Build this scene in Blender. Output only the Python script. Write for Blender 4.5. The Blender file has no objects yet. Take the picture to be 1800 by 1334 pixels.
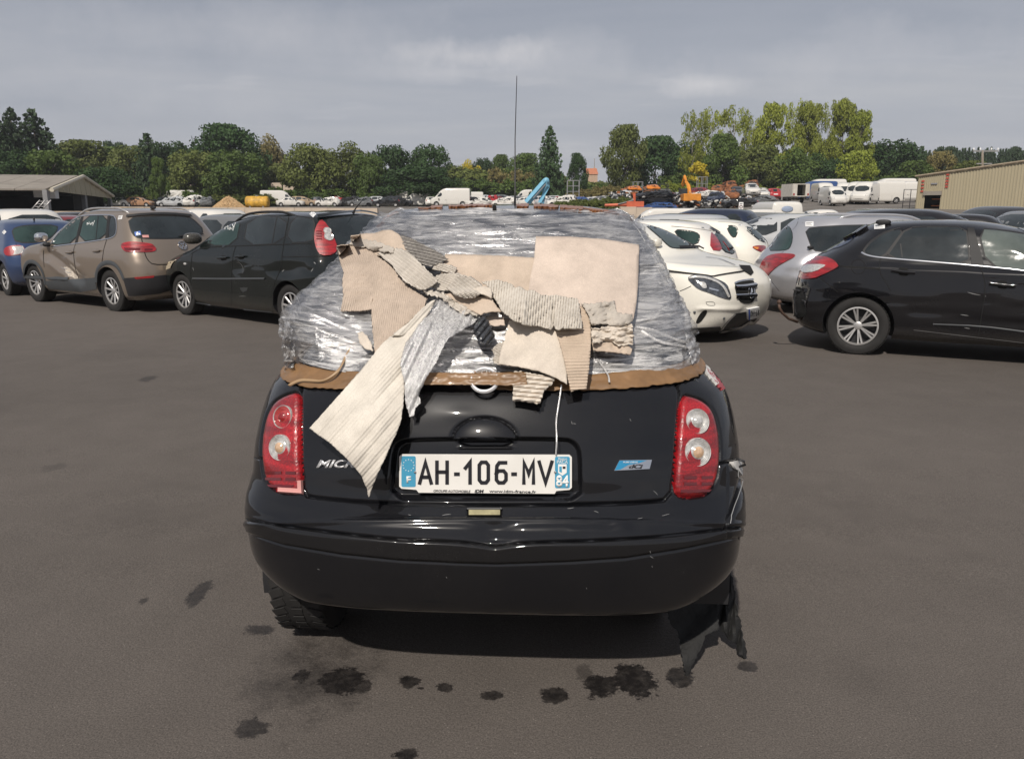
import bpy, bmesh, math, random
import numpy as np
from mathutils import Vector, Matrix
from mathutils.bvhtree import BVHTree
from mathutils.geometry import delaunay_2d_cdt
random.seed(7); np.random.seed(7)
scene = bpy.context.scene
COL = scene.collection
R = math.radians
# ------------------------------------------------------------------ camera
EYE = 1.55; FPX = 1400.0; PITCH = math.atan(302/1400.0)
cam_d = bpy.data.cameras.new('camera'); cam_d.sensor_width = 36; cam_d.lens = 36*FPX/1800
cam_d.clip_start = .05; cam_d.clip_end = 3000
cam = bpy.data.objects.new('camera', cam_d); COL.objects.link(cam)
cam.location = (0, 0, EYE); cam.rotation_euler = (math.pi/2-PITCH, 0, 0)
scene.camera = cam
# ------------------------------------------------------------------ light
SUN_EL = 46.0; SUN_AZ = 197.0           # compass-like: from behind the camera, a little left
sd = bpy.data.lights.new('sun', 'SUN'); sd.energy = 4.2; sd.angle = R(.9); sd.color = (1, .93, .84)
so = bpy.data.objects.new('sun', sd); COL.objects.link(so)
azr = R(SUN_AZ)
sdir = Vector((math.sin(azr)*math.cos(R(SUN_EL)), math.cos(azr)*math.cos(R(SUN_EL)), math.sin(R(SUN_EL))))
so.rotation_euler = sdir.to_track_quat('Z', 'Y').to_euler(); so.location = (-5, -8, 20)
world = bpy.data.worlds.new('World'); scene.world = world; world.use_nodes = True
def build_world():
    nt = world.node_tree; N = nt.nodes; L = nt.links
    for n in list(N): N.remove(n)
    out = N.new('ShaderNodeOutputWorld'); bg = N.new('ShaderNodeBackground'); bg.inputs[1].default_value = .115
    sky = N.new('ShaderNodeTexSky'); sky.sky_type = 'NISHITA'; sky.sun_disc = False
    sky.sun_elevation = R(SUN_EL); sky.sun_rotation = R(SUN_AZ); sky.dust_density = 2.5; sky.air_density = 1.1; sky.altitude = 100
    tc = N.new('ShaderNodeTexCoord'); sep = N.new('ShaderNodeSeparateXYZ'); L.new(tc.outputs['Generated'], sep.inputs[0])
    # cloud deck: project the view direction on a plane above
    def math_(op, a, b=None, c=None):
        m = N.new('ShaderNodeMath'); m.operation = op
        for i, v in enumerate((a, b, c)):
            if v is None: continue
            if isinstance(v, (int, float)): m.inputs[i].default_value = v
            else: L.new(v, m.inputs[i])
        return m.outputs[0]
    zc = math_('ADD', math_('MAXIMUM', sep.outputs[2], 0.0), .10)
    u = math_('DIVIDE', sep.outputs[0], zc); v = math_('DIVIDE', sep.outputs[1], zc)
    cmb = N.new('ShaderNodeCombineXYZ'); L.new(u, cmb.inputs[0]); L.new(v, cmb.inputs[1])
    mp = N.new('ShaderNodeMapping'); L.new(cmb.outputs[0], mp.inputs[0]); mp.inputs['Scale'].default_value = (.55, 1.0, 1); mp.inputs['Location'].default_value = (3.1, 1.7, 0)
    n1 = N.new('ShaderNodeTexNoise'); L.new(mp.outputs[0], n1.inputs['Vector']); n1.inputs['Scale'].default_value = .8; n1.inputs['Detail'].default_value = 7; n1.inputs['Roughness'].default_value = .55; n1.inputs['Distortion'].default_value = .4
    n2 = N.new('ShaderNodeTexNoise'); L.new(mp.outputs[0], n2.inputs['Vector']); n2.inputs['Scale'].default_value = 2.2; n2.inputs['Detail'].default_value = 6; n2.inputs['Roughness'].default_value = .55
    cr = N.new('ShaderNodeValToRGB'); L.new(n1.outputs[0], cr.inputs[0])
    e = cr.color_ramp.elements; e[0].position = .33; e[0].color = (2.25, 2.42, 2.85, 1); e[1].position = .70; e[1].color = (3.9, 3.85, 3.95, 1)
    ne = e.new(.52); ne.color = (2.95, 3.05, 3.4, 1)
    # pale puffs, only where the fine noise peaks
    cr2 = N.new('ShaderNodeValToRGB'); L.new(n2.outputs[0], cr2.inputs[0]); e2 = cr2.color_ramp.elements
    e2[0].position = .60; e2[0].color = (0, 0, 0, 1); e2[1].position = .80; e2[1].color = (1.3, 1.15, 1.0, 1)
    add = N.new('ShaderNodeMix'); add.data_type = 'RGBA'; add.blend_type = 'ADD'; add.inputs[0].default_value = 1
    L.new(cr.outputs[0], add.inputs[6]); L.new(cr2.outputs[0], add.inputs[7])
    # three soft cumulus heads at their place in the sky
    nrm = N.new('ShaderNodeVectorMath'); nrm.operation = 'NORMALIZE'; L.new(tc.outputs['Generated'], nrm.inputs[0])
    n3 = N.new('ShaderNodeTexNoise'); L.new(nrm.outputs[0], n3.inputs['Vector']); n3.inputs['Scale'].default_value = 13; n3.inputs['Detail'].default_value = 7; n3.inputs['Roughness'].default_value = .62
    cl = None
    for px, py, wx, wz, k in ((830, 98, .105, .026, 1.0), (800, 125, .13, .016, .5), (1248, 150, .055, .013, .9), (1235, 158, .04, .010, .5), (985, 100, .12, .03, .35), (470, 60, .28, .05, .3), (1560, 95, .22, .04, .35), (300, 170, .2, .03, .25)):
        r_ = ((px-900)/FPX, math.cos(PITCH)-(py-667)/FPX*math.sin(PITCH), -(math.sin(PITCH)+(py-667)/FPX*math.cos(PITCH))); ln = math.sqrt(sum(q*q for q in r_)); r_ = [q/ln for q in r_]
        sv = N.new('ShaderNodeVectorMath'); sv.operation = 'SUBTRACT'; L.new(nrm.outputs[0], sv.inputs[0]); sv.inputs[1].default_value = r_
        dv = N.new('ShaderNodeVectorMath'); dv.operation = 'DIVIDE'; L.new(sv.outputs[0], dv.inputs[0]); dv.inputs[1].default_value = (wx, wx, wz)
        le = N.new('ShaderNodeVectorMath'); le.operation = 'LENGTH'; L.new(dv.outputs[0], le.inputs[0])
        v_ = math_('MULTIPLY', math_('MAXIMUM', math_('SUBTRACT', math_('MULTIPLY_ADD', n3.outputs[0], 2.6, -.35), le.outputs['Value']), 0.0), k)
        cl = v_ if cl is None else math_('MAXIMUM', cl, v_)
    clm = N.new('ShaderNodeMix'); clm.data_type = 'RGBA'; clm.clamp_factor = True; L.new(cl, clm.inputs[0]); L.new(add.outputs[2], clm.inputs[6]); clm.inputs[7].default_value = (5.6, 5.35, 5.3, 1)
    # brighter and warmer towards the horizon haze
    hz = math_('POWER', math_('SUBTRACT', 1.0, math_('MAXIMUM', sep.outputs[2], 0.0)), 5.0)
    mh = N.new('ShaderNodeMix'); mh.data_type = 'RGBA'; L.new(math_('MULTIPLY', hz, .62), mh.inputs[0])
    L.new(clm.outputs[2], mh.inputs[6]); mh.inputs[7].default_value = (4.7, 4.75, 5.35, 1)
    mx = N.new('ShaderNodeMix'); mx.data_type = 'RGBA'; mx.inputs[0].default_value = .88
    L.new(sky.outputs[0], mx.inputs[6]); L.new(mh.outputs[2], mx.inputs[7])
    L.new(mx.outputs[2], bg.inputs[0]); L.new(bg.outputs[0], out.inputs[0])
build_world()
vs = scene.view_settings; vs.view_transform = 'Standard'; vs.look = 'None'; vs.exposure = 0; vs.gamma = 1; vs.use_curve_mapping = False
# ------------------------------------------------------------------ tagging helpers
def tag(o, label=None, cat=None, group=None, kind=None):
    if label: o['label'] = label
    if cat: o['category'] = cat
    if group: o['group'] = group
    if kind: o['kind'] = kind
    return o
def empty(name, loc=(0, 0, 0), rz=0, label=None, cat=None, group=None):
    o = bpy.data.objects.new(name, None); COL.objects.link(o); o.location = loc; o.rotation_euler = (0, 0, rz)
    o.empty_display_size = .3
    return tag(o, label, cat, group)
def link(name, me, mat=None, parent=None, smooth=True, sharp=None):
    o = bpy.data.objects.new(name, me); COL.objects.link(o)
    if parent is not None: o.parent = parent
    if mat is not None:
        for m in (mat if isinstance(mat, (list, tuple)) else [mat]): me.materials.append(m)
    if smooth: me.shade_smooth()
    if sharp: me.set_sharp_from_angle(angle=R(sharp))
    return o
def mesh_np(name, verts, faces):
    """verts (n,3) array, faces (m,3|4) array or list"""
    me = bpy.data.meshes.new(name); verts = np.asarray(verts, dtype=np.float32)
    if isinstance(faces, np.ndarray):
        k = faces.shape[1]; me.vertices.add(len(verts)); me.vertices.foreach_set('co', verts.ravel())
        me.loops.add(faces.size); me.loops.foreach_set('vertex_index', faces.ravel().astype(np.int32))
        me.polygons.add(len(faces)); me.polygons.foreach_set('loop_start', np.arange(0, faces.size, k, dtype=np.int32))
        me.update(calc_edges=True)
    else:
        me.from_pydata([tuple(v) for v in verts.tolist()], [], faces); me.update()
    return me
class MB:
    """collects simple solids into one mesh"""
    def __init__(s): s.v = []; s.f = []; s.m = []
    def add(s, v, f, mi=0):
        b = len(s.v); s.v += [tuple(p) for p in v]; s.f += [tuple(b+i for i in q) for q in f]; s.m += [mi]*len(f)
    def box(s, c, d, rz=0, mi=0, M=None):
        x, y, z = d[0]/2, d[1]/2, d[2]/2
        P = [Vector((a*x, b*y, e*z)) for e in (-1, 1) for a, b in ((-1, -1), (1, -1), (1, 1), (-1, 1))]
        rot = M if M is not None else Matrix.Rotation(rz, 3, 'Z')
        P = [rot @ p + Vector(c) for p in P]
        s.add(P, [(3, 2, 1, 0), (4, 5, 6, 7), (0, 1, 5, 4), (1, 2, 6, 5), (2, 3, 7, 6), (3, 0, 4, 7)], mi)
    def tube(s, pts, r, n=8, mi=0, cap=True):
        pts = [Vector(p) for p in pts]; rs = r if isinstance(r, (list, tuple)) else [r]*len(pts)
        b = len(s.v); up = Vector((0, 0, 1))
        for i, p in enumerate(pts):
            d = (pts[min(i+1, len(pts)-1)]-pts[max(i-1, 0)]).normalized()
            a = d.cross(up if abs(d.z) < .95 else Vector((1, 0, 0))).normalized(); c = d.cross(a)
            for k in range(n):
                t = 2*math.pi*k/n; s.v.append(tuple(p+(a*math.cos(t)+c*math.sin(t))*rs[i]))
        for i in range(len(pts)-1):
            for k in range(n):
                s.f.append((b+i*n+k, b+i*n+(k+1) % n, b+(i+1)*n+(k+1) % n, b+(i+1)*n+k)); s.m.append(mi)
        if cap:
            s.f.append(tuple(b+k for k in range(n))); s.m.append(mi)
            e = b+(len(pts)-1)*n; s.f.append(tuple(e+k for k in reversed(range(n)))); s.m.append(mi)
    def lathe(s, prof, n=24, axis='y', c=(0, 0, 0), mi=0, close=False):
        """prof: (radius, along-axis)"""
        b = len(s.v)
        for (r, h) in prof:
            for k in range(n):
                t = 2*math.pi*k/n; a, e = r*math.cos(t), r*math.sin(t)
                p = (a, h, e) if axis == 'y' else ((h, a, e) if axis == 'x' else (a, e, h))
                s.v.append((p[0]+c[0], p[1]+c[1], p[2]+c[2]))
        m = len(prof)
        for i in range(m-1 if not close else m):
            j = (i+1) % m
            for k in range(n): s.f.append((b+i*n+k, b+i*n+(k+1) % n, b+j*n+(k+1) % n, b+j*n+k)); s.m.append(mi)
    def build(s, name, mat, parent=None, smooth=False, sharp=None, fixn=True):
        me = bpy.data.meshes.new(name); me.from_pydata(s.v, [], s.f)
        if any(s.m): me.polygons.foreach_set('material_index', s.m)
        if fixn:
            bm = bmesh.new(); bm.from_mesh(me); bmesh.ops.recalc_face_normals(bm, faces=bm.faces); bm.to_mesh(me); bm.free()
        me.update()
        return link(name, me, mat, parent, smooth, sharp)
def copy_tree(o, parent=None):
    c = o.copy(); COL.objects.link(c)
    if parent is not None: c.parent = parent
    for ch in list(o.children): copy_tree(ch, c)
    return c
# ------------------------------------------------------------------ noise
def vnoise(x, y, seed=0):
    xi = np.floor(x).astype(np.int64); yi = np.floor(y).astype(np.int64); xf = x-xi; yf = y-yi
    def h(a, b):
        n = (a*374761393+b*668265263+seed*1442695041) & 0xffffffff
        n = ((n ^ (n >> 13))*1274126177) & 0xffffffff
        return ((n ^ (n >> 16)) & 0xffff)/65535.0
    u = xf*xf*xf*(xf*(xf*6-15)+10); v = yf*yf*yf*(yf*(yf*6-15)+10)
    a = h(xi, yi)*(1-u)+h(xi+1, yi)*u; b = h(xi, yi+1)*(1-u)+h(xi+1, yi+1)*u
    return (a*(1-v)+b*v)*2-1
def fbm(x, y, seed=0, o=3):
    r = 0; a = 1
    for i in range(o): r = r+a*vnoise(x*2**i, y*2**i, seed+i*17); a *= .5
    return r
# ------------------------------------------------------------------ pixel geometry of the photograph (used to trace outlines onto real surfaces)
CP, SP = math.cos(PITCH), math.sin(PITCH)
def ray(px, py):
    u = (px-900)/FPX; v = (py-667)/FPX
    return Vector((u, CP-v*SP, -(SP+v*CP))).normalized()
CAM = Vector((0, 0, EYE))
def project(P):
    P = np.asarray(P); d = P[..., 2]-EYE; up = P[..., 1]*SP+d*CP; fw = P[..., 1]*CP-d*SP
    return 900+FPX*P[..., 0]/fw, 667-FPX*up/fw
def atY(px, py, Y):
    r = ray(px, py); t = Y/r.y; return CAM+r*t
SLOPE = -.0115
def gz(y): return SLOPE*max(0, min(y, 16)-3.0)
def gnd(px, py):
    r = ray(px, py)                      # near lot: z = SLOPE*(Y-3)
    t = (SLOPE*-3.0-EYE)/(r.z-SLOPE*r.y); P = CAM+r*t
    if P.y < 3: P = CAM+r*(-EYE/r.z)
    return P
def inpoly(X, Y, poly):
    X = np.asarray(X); Y = np.asarray(Y); ins = np.zeros(X.shape, bool); n = len(poly)
    for i in range(n):
        x1, y1 = poly[i]; x2, y2 = poly[(i+1) % n]
        if y1 == y2: continue
        c = ((y1 > Y) != (y2 > Y)) & (X < (x2-x1)*(Y-y1)/(y2-y1)+x1); ins ^= c
    return ins
def dline(X, Y, pts, closed=False):
    D = np.full(np.shape(X), 1e9); P = list(pts)+([pts[0]] if closed else [])
    for (x1, y1), (x2, y2) in zip(P[:-1], P[1:]):
        dx, dy = x2-x1, y2-y1; t = np.clip(((X-x1)*dx+(Y-y1)*dy)/(dx*dx+dy*dy+1e-9), 0, 1)
        D = np.minimum(D, np.hypot(X-x1-t*dx, Y-y1-t*dy))
    return D
def sm(a, b, x): t = np.clip((x-a)/(b-a), 0, 1); return t*t*(3-2*t)
def resample(poly, step, closed=True, jit=0, rnd=None):
    rnd = rnd or random; out = []; n = len(poly)
    for i in range(n if closed else n-1):
        a = poly[i]; b = poly[(i+1) % n]; L = math.hypot(b[0]-a[0], b[1]-a[1]); k = max(1, int(round(L/step)))
        for j in range(k):
            t = j/k; nx, ny = -(b[1]-a[1])/max(L, 1e-9), (b[0]-a[0])/max(L, 1e-9); q = rnd.uniform(-jit, jit) if jit else 0
            out.append((a[0]+(b[0]-a[0])*t+nx*q, a[1]+(b[1]-a[1])*t+ny*q))
    if not closed: out.append(poly[-1])
    return out
def smooth_poly(poly, it=2, closed=True):
    P = list(poly)
    for _ in range(it):
        Q = []; n = len(P)
        rng = range(n) if closed else range(n-1)
        if not closed: Q.append(P[0])
        for i in rng:
            a, b = P[i], P[(i+1) % n]
            Q += [(a[0]*.75+b[0]*.25, a[1]*.75+b[1]*.25), (a[0]*.25+b[0]*.75, a[1]*.25+b[1]*.75)]
        if not closed: Q.append(P[-1])
        P = Q
    return P
def cdt(poly, step):
    """triangulated polygon with a regular interior grid -> verts2d, tris, n boundary"""
    xs = [p[0] for p in poly]; ys = [p[1] for p in poly]
    gx = np.arange(min(xs)+step*.5, max(xs), step); gy = np.arange(min(ys)+step*.5, max(ys), step)
    pts = [Vector(p) for p in poly]
    if len(gx) and len(gy):
        X, Y = np.meshgrid(gx, gy); ok = inpoly(X, Y, poly) & (dline(X, Y, poly, True) > step*.45)
        pts += [Vector((float(a), float(b))) for a, b in zip(X[ok], Y[ok])]
    v, e, f, *_ = delaunay_2d_cdt(pts, [], [list(range(len(poly)))], 1, 1e-6)
    return [(p.x, p.y) for p in v], [tuple(q) for q in f]
# ------------------------------------------------------------------ materials
MATS = {}
def nmat(name):
    m = bpy.data.materials.new(name); m.use_nodes = True; nt = m.node_tree
    b = nt.nodes['Principled BSDF']; return m, nt, nt.nodes, nt.links, b
def noise(N, L, scale, detail=4, rough=.5, vec=None, mscale=None, coord='Object', rot=None, dist=0):
    n = N.new('ShaderNodeTexNoise'); n.inputs['Scale'].default_value = scale; n.inputs['Detail'].default_value = detail; n.inputs['Roughness'].default_value = rough; n.inputs['Distortion'].default_value = dist
    if vec is None:
        tc = N.new('ShaderNodeTexCoord'); vec = tc.outputs[coord]
    if mscale or rot:
        mp = N.new('ShaderNodeMapping'); L.new(vec, mp.inputs[0])
        if mscale: mp.inputs['Scale'].default_value = mscale
        if rot: mp.inputs['Rotation'].default_value = rot
        vec = mp.outputs[0]
    L.new(vec, n.inputs['Vector']); return n
def ramp(N, L, src, stops):
    r = N.new('ShaderNodeValToRGB'); L.new(src, r.inputs[0]); e = r.color_ramp.elements
    while len(e) < len(stops): e.new(.5)
    for k, (p, c) in enumerate(stops):
        e[k].position = p; e[k].color = (c, c, c, 1) if isinstance(c, (int, float)) else (*c, 1)
    return r
def bump(N, L, src, strength, dist, b, prev=None):
    bp = N.new('ShaderNodeBump'); bp.inputs['Strength'].default_value = strength; bp.inputs['Distance'].default_value = dist
    L.new(src, bp.inputs['Height'])
    if prev: L.new(prev, bp.inputs['Normal'])
    if b is not None: L.new(bp.outputs[0], b.inputs['Normal'])
    return bp.outputs[0]
def plain(name, col, rough=.5, metal=0, coat=0, var=.12, vs=3.0, bs=0, bd=.002, bscale=200, spec=.5):
    if name in MATS: return MATS[name]
    m, nt, N, L, b = nmat(name)
    b.inputs['Roughness'].default_value = rough; b.inputs['Metallic'].default_value = metal; b.inputs['Coat Weight'].default_value = coat; b.inputs['Coat Roughness'].default_value = .04
    b.inputs['Specular IOR Level'].default_value = spec
    n = noise(N, L, vs, 4, .6)
    r = ramp(N, L, n.outputs[0], [(.3, tuple(c*(1-var) for c in col)), (.7, tuple(min(1, c*(1+var)) for c in col))])
    L.new(r.outputs[0], b.inputs['Base Color'])
    if bs: bump(N, L, noise(N, L, bscale, 3).outputs[0], bs, bd, b)
    MATS[name] = m; return m
def paint(name, col, dirt=.12, metal=0.0, rough=.28, flake=0, dust=(.20, .18, .155), low=.42):
    """car paint with clear coat, dust that gathers low on the body and in soft patches"""
    if name in MATS: return MATS[name]
    m, nt, N, L, b = nmat(name)
    tc = N.new('ShaderNodeTexCoord'); sep = N.new('ShaderNodeSeparateXYZ'); L.new(tc.outputs['Object'], sep.inputs[0])
    n = noise(N, L, 2.2, 6, .65, tc.outputs['Object']); n2 = noise(N, L, 45, 3, .6, tc.outputs['Object'])
    lo = N.new('ShaderNodeMapRange'); L.new(sep.outputs[2], lo.inputs[0]); lo.inputs[1].default_value = low+.25; lo.inputs[2].default_value = low-.18; lo.inputs[3].default_value = 0; lo.inputs[4].default_value = .55
    a = N.new('ShaderNodeMath'); a.operation = 'MULTIPLY_ADD'; L.new(n.outputs[0], a.inputs[0]); a.inputs[1].default_value = dirt*2; L.new(lo.outputs[0], a.inputs[2])
    a2 = N.new('ShaderNodeMath'); a2.operation = 'SUBTRACT'; L.new(a.outputs[0], a2.inputs[0]); a2.inputs[1].default_value = dirt*.75
    a3 = N.new('ShaderNodeMath'); a3.operation = 'MULTIPLY'; L.new(a2.outputs[0], a3.inputs[0]); L.new(n2.outputs[0], a3.inputs[1]); a3.use_clamp = True
    mx = N.new('ShaderNodeMix'); mx.data_type = 'RGBA'; L.new(a3.outputs[0], mx.inputs[0]); mx.inputs[6].default_value = (*col, 1); mx.inputs[7].default_value = (*dust, 1)
    L.new(mx.outputs[2], b.inputs['Base Color'])
    b.inputs['Metallic'].default_value = metal; b.inputs['Roughness'].default_value = rough if metal else .30; b.inputs['Specular IOR Level'].default_value = .5 if metal else .05; b.inputs['Coat Weight'].default_value = 1
    cr = N.new('ShaderNodeMath'); cr.operation = 'MULTIPLY_ADD'; L.new(a3.outputs[0], cr.inputs[0]); cr.inputs[1].default_value = .8; cr.inputs[2].default_value = .03
    L.new(cr.outputs[0], b.inputs['Coat Roughness'])
    o = noise(N, L, 9, 2, .5, tc.outputs['Object']); bp = bump(N, L, o.outputs[0], .03, .01, None); L.new(bp, b.inputs['Coat Normal'])
    MATS[name] = m; return m
def glassy(name, col=(.012, .016, .018), rough=.02, see=0.0):
    """tinted car glass"""
    if name in MATS: return MATS[name]
    m, nt, N, L, b = nmat(name)
    n = noise(N, L, 1.6, 5, .6); r = ramp(N, L, n.outputs[0], [(.35, col), (.7, tuple(c*2.2+.008 for c in col))]); L.new(r.outputs[0], b.inputs['Base Color'])
    n2 = noise(N, L, 5, 5, .7); r2 = ramp(N, L, n2.outputs[0], [(.4, rough), (.8, rough+.09)]); L.new(r2.outputs[0], b.inputs['Roughness'])
    b.inputs['IOR'].default_value = 1.52; b.inputs['Specular IOR Level'].default_value = .6
    if see:
        t = N.new('ShaderNodeBsdfTransparent'); t.inputs[0].default_value = (.55, .68, .64, 1); ms = N.new('ShaderNodeMixShader'); out = nt.nodes['Material Output']
        ms.inputs[0].default_value = see; L.new(b.outputs[0], ms.inputs[1]); L.new(t.outputs[0], ms.inputs[2]); L.new(ms.outputs[0], out.inputs[0])
    MATS[name] = m; return m
def lamp_red(name='lamp_red', col=(.46, .010, .016)):
    if name in MATS: return MATS[name]
    m, nt, N, L, b = nmat(name)
    w = N.new('ShaderNodeTexVoronoi'); w.inputs['Scale'].default_value = 160; tc = N.new('ShaderNodeTexCoord'); L.new(tc.outputs['Object'], w.inputs['Vector'])
    r = ramp(N, L, w.outputs['Distance'], [(.0, col), (.6, tuple(c*.55 for c in col))])
    n = noise(N, L, 14, 3, .6, tc.outputs['Object'], (.3, .3, 2.2)); mx = N.new('ShaderNodeMix'); mx.data_type = 'RGBA'; mx.blend_type = 'MULTIPLY'; mx.inputs[0].default_value = .8
    r2 = ramp(N, L, n.outputs[0], [(.38, .45), (.6, 1.25)]); L.new(r.outputs[0], mx.inputs[6]); L.new(r2.outputs[0], mx.inputs[7]); L.new(mx.outputs[2], b.inputs['Base Color'])
    b.inputs['Roughness'].default_value = .35; b.inputs['Coat Weight'].default_value = 1; b.inputs['Coat Roughness'].default_value = .03
    bump(N, L, w.outputs['Distance'], .35, .003, b); MATS[name] = m; return m
def asphalt():
    m, nt, N, L, b = nmat('asphalt')
    tc = N.new('ShaderNodeTexCoord'); V = tc.outputs['Object']
    big = noise(N, L, .22, 4, .55, V); mid = noise(N, L, 3.5, 5, .6, V); grit = noise(N, L, 190, 2, .7, V)
    st = N.new('ShaderNodeTexVoronoi'); L.new(V, st.inputs['Vector']); st.inputs['Scale'].default_value = 85; st.inputs['Randomness'].default_value = 1
    base = ramp(N, L, big.outputs[0], [(.35, (.090, .078, .069)), (.65, (.114, .099, .088))])
    def mix(t, fac, a, bb, k=1.0):
        x = N.new('ShaderNodeMix'); x.data_type = 'RGBA'; x.blend_type = t
        if isinstance(fac, (int, float)): x.inputs[0].default_value = fac
        else: L.new(fac, x.inputs[0])
        for i, q in ((6, a), (7, bb)):
            if isinstance(q, tuple): x.inputs[i].default_value = (*q, 1)
            else: L.new(q, x.inputs[i])
        return x.outputs[2]
    c = mix('MULTIPLY', .7, base.outputs[0], ramp(N, L, mid.outputs[0], [(.3, .91), (.7, 1.07)]).outputs[0])
    c = mix('MULTIPLY', .8, c, ramp(N, L, grit.outputs[0], [(.33, .55), (.67, 1.42)]).outputs[0])
    # rare pale chips
    chips = N.new('ShaderNodeMath'); chips.operation = 'LESS_THAN'; L.new(st.outputs['Distance'], chips.inputs[0]); chips.inputs[1].default_value = .13
    sel = noise(N, L, 60, 1, .5, V); s2 = N.new('ShaderNodeMath'); s2.operation = 'GREATER_THAN'; L.new(sel.outputs[0], s2.inputs[0]); s2.inputs[1].default_value = .61
    s3 = N.new('ShaderNodeMath'); s3.operation = 'MULTIPLY'; L.new(chips.outputs[0], s3.inputs[0]); L.new(s2.outputs[0], s3.inputs[1])
    c = mix('MIX', s3.outputs[0], c, (.24, .215, .19))
    # wet and oily stains: blotches of their own shape
    STN = [(x, y, rx, ry, k, e) for x, y, rx, ry, k, e in STAINS]
    nx = noise(N, L, 7, 5, .75, V); nf = noise(N, L, 70, 3, .7, V)
    sp = N.new('ShaderNodeSeparateXYZ'); L.new(V, sp.inputs[0])
    def M(op, a, b_=None, c_=None, cl=False):
        q = N.new('ShaderNodeMath'); q.operation = op; q.use_clamp = cl
        for i, v in enumerate((a, b_, c_)):
            if v is None: continue
            if isinstance(v, (int, float)): q.inputs[i].default_value = v
            else: L.new(v, q.inputs[i])
        return q.outputs[0]
    dist = M('ADD', M('MULTIPLY', M('SUBTRACT', nx.outputs[0], .5), 2.4), M('MULTIPLY', M('SUBTRACT', nf.outputs[0], .5), .9))
    tot = None
    for x, y, rx, ry, k, e in STN:
        a = M('DIVIDE', M('SUBTRACT', sp.outputs[0], x), rx); bq = M('DIVIDE', M('SUBTRACT', sp.outputs[1], y), ry)
        r = M('SQRT', M('ADD', M('MULTIPLY', a, a), M('MULTIPLY', bq, bq)))
        v = M('SUBTRACT', 1.0, M('ADD', r, dist)); v = M('MULTIPLY', M('MULTIPLY', v, e, cl=True), k)
        tot = v if tot is None else M('MAXIMUM', tot, v)
    tv = noise(N, L, 26, 4, .7, V); tot = M('MULTIPLY', tot, M('ADD', .45, M('MULTIPLY', tv.outputs[0], 1.1)), cl=True)
    c = mix('MIX', tot, c, (.0095, .008, .0078))
    L.new(c, b.inputs['Base Color'])
    rr = M('SUBTRACT', .88, M('MULTIPLY', tot, .33)); L.new(rr, b.inputs['Roughness']); b.inputs['Specular IOR Level'].default_value = .35
    h = M('ADD', M('MULTIPLY', grit.outputs[0], .6), M('MULTIPLY', st.outputs['Distance'], .5))
    bump(N, L, h, .55, .004, b); return m
def cardboard(name, col, ang=0, pitch=.0, dust=.2, liner_shading=None, bs=.9):
    if name in MATS: return MATS[name]
    m, nt, N, L, b = nmat(name)
    tc = N.new('ShaderNodeTexCoord'); V = tc.outputs['Object']
    n = noise(N, L, 9, 5, .65, V); f = noise(N, L, 260, 2, .6, V); st = noise(N, L, 3.2, 4, .6, V)
    r = ramp(N, L, n.outputs[0], [(.3, tuple(c*.82 for c in col)), (.52, col), (.75, tuple(min(1, c*1.14) for c in col))])
    mx = N.new('ShaderNodeMix'); mx.data_type = 'RGBA'; mx.blend_type = 'MULTIPLY'; mx.inputs[0].default_value = .55
    L.new(r.outputs[0], mx.inputs[6]); L.new(ramp(N, L, f.outputs[0], [(.3, .8), (.7, 1.12)]).outputs[0], mx.inputs[7])
    mx2 = N.new('ShaderNodeMix'); mx2.data_type = 'RGBA'; L.new(ramp(N, L, st.outputs[0], [(.55, 0.0), (.75, dust)]).outputs[0], mx2.inputs[0]); L.new(mx.outputs[2], mx2.inputs[6]); mx2.inputs[7].default_value = (.26, .23, .2, 1)
    outc = mx2.outputs[2]
    if liner_shading:      # paper remnants on the grey piece; elsewhere paler ridges paint in groove shade
        at_ = N.new('ShaderNodeAttribute'); at_.attribute_name = 'ridge'; mx3 = N.new('ShaderNodeMix'); mx3.data_type = 'RGBA'; q = ramp(N, L, at_.outputs['Fac'], [(.35, 0.0), (.75, 1.0)]); bk = noise(N, L, 18, 4, .6, V); mm = N.new('ShaderNodeMath'); mm.operation = 'MULTIPLY'; L.new(q.outputs[0], mm.inputs[0]); L.new(ramp(N, L, bk.outputs[0], [(.35, .35), (.6, 1.0)]).outputs[0], mm.inputs[1]); L.new(mm.outputs[0], mx3.inputs[0]); L.new(outc, mx3.inputs[6]); mx3.inputs[7].default_value = (*liner_shading, 1); outc = mx3.outputs[2]
    L.new(outc, b.inputs['Base Color']); b.inputs['Roughness'].default_value = .9; b.inputs['Specular IOR Level'].default_value = .15
    prev = bump(N, L, noise(N, L, 22, 5, .7, V, dist=.6).outputs[0], .35, .008, None)
    if pitch:
        mp = N.new('ShaderNodeMapping'); L.new(V, mp.inputs[0]); mp.inputs['Rotation'].default_value = (ang, 0, 0)
        w = N.new('ShaderNodeTexWave'); w.bands_direction = 'Y'; L.new(mp.outputs[0], w.inputs[0]); w.inputs['Scale'].default_value = 1/pitch*.3183*1.0; w.inputs['Distortion'].default_value = .6; w.inputs['Detail'].default_value = 2
        prev = bump(N, L, w.outputs[1], bs, .003, None, prev)
    bump(N, L, f.outputs[0], .2, .001, b, prev)
    MATS[name] = m; return m
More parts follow.
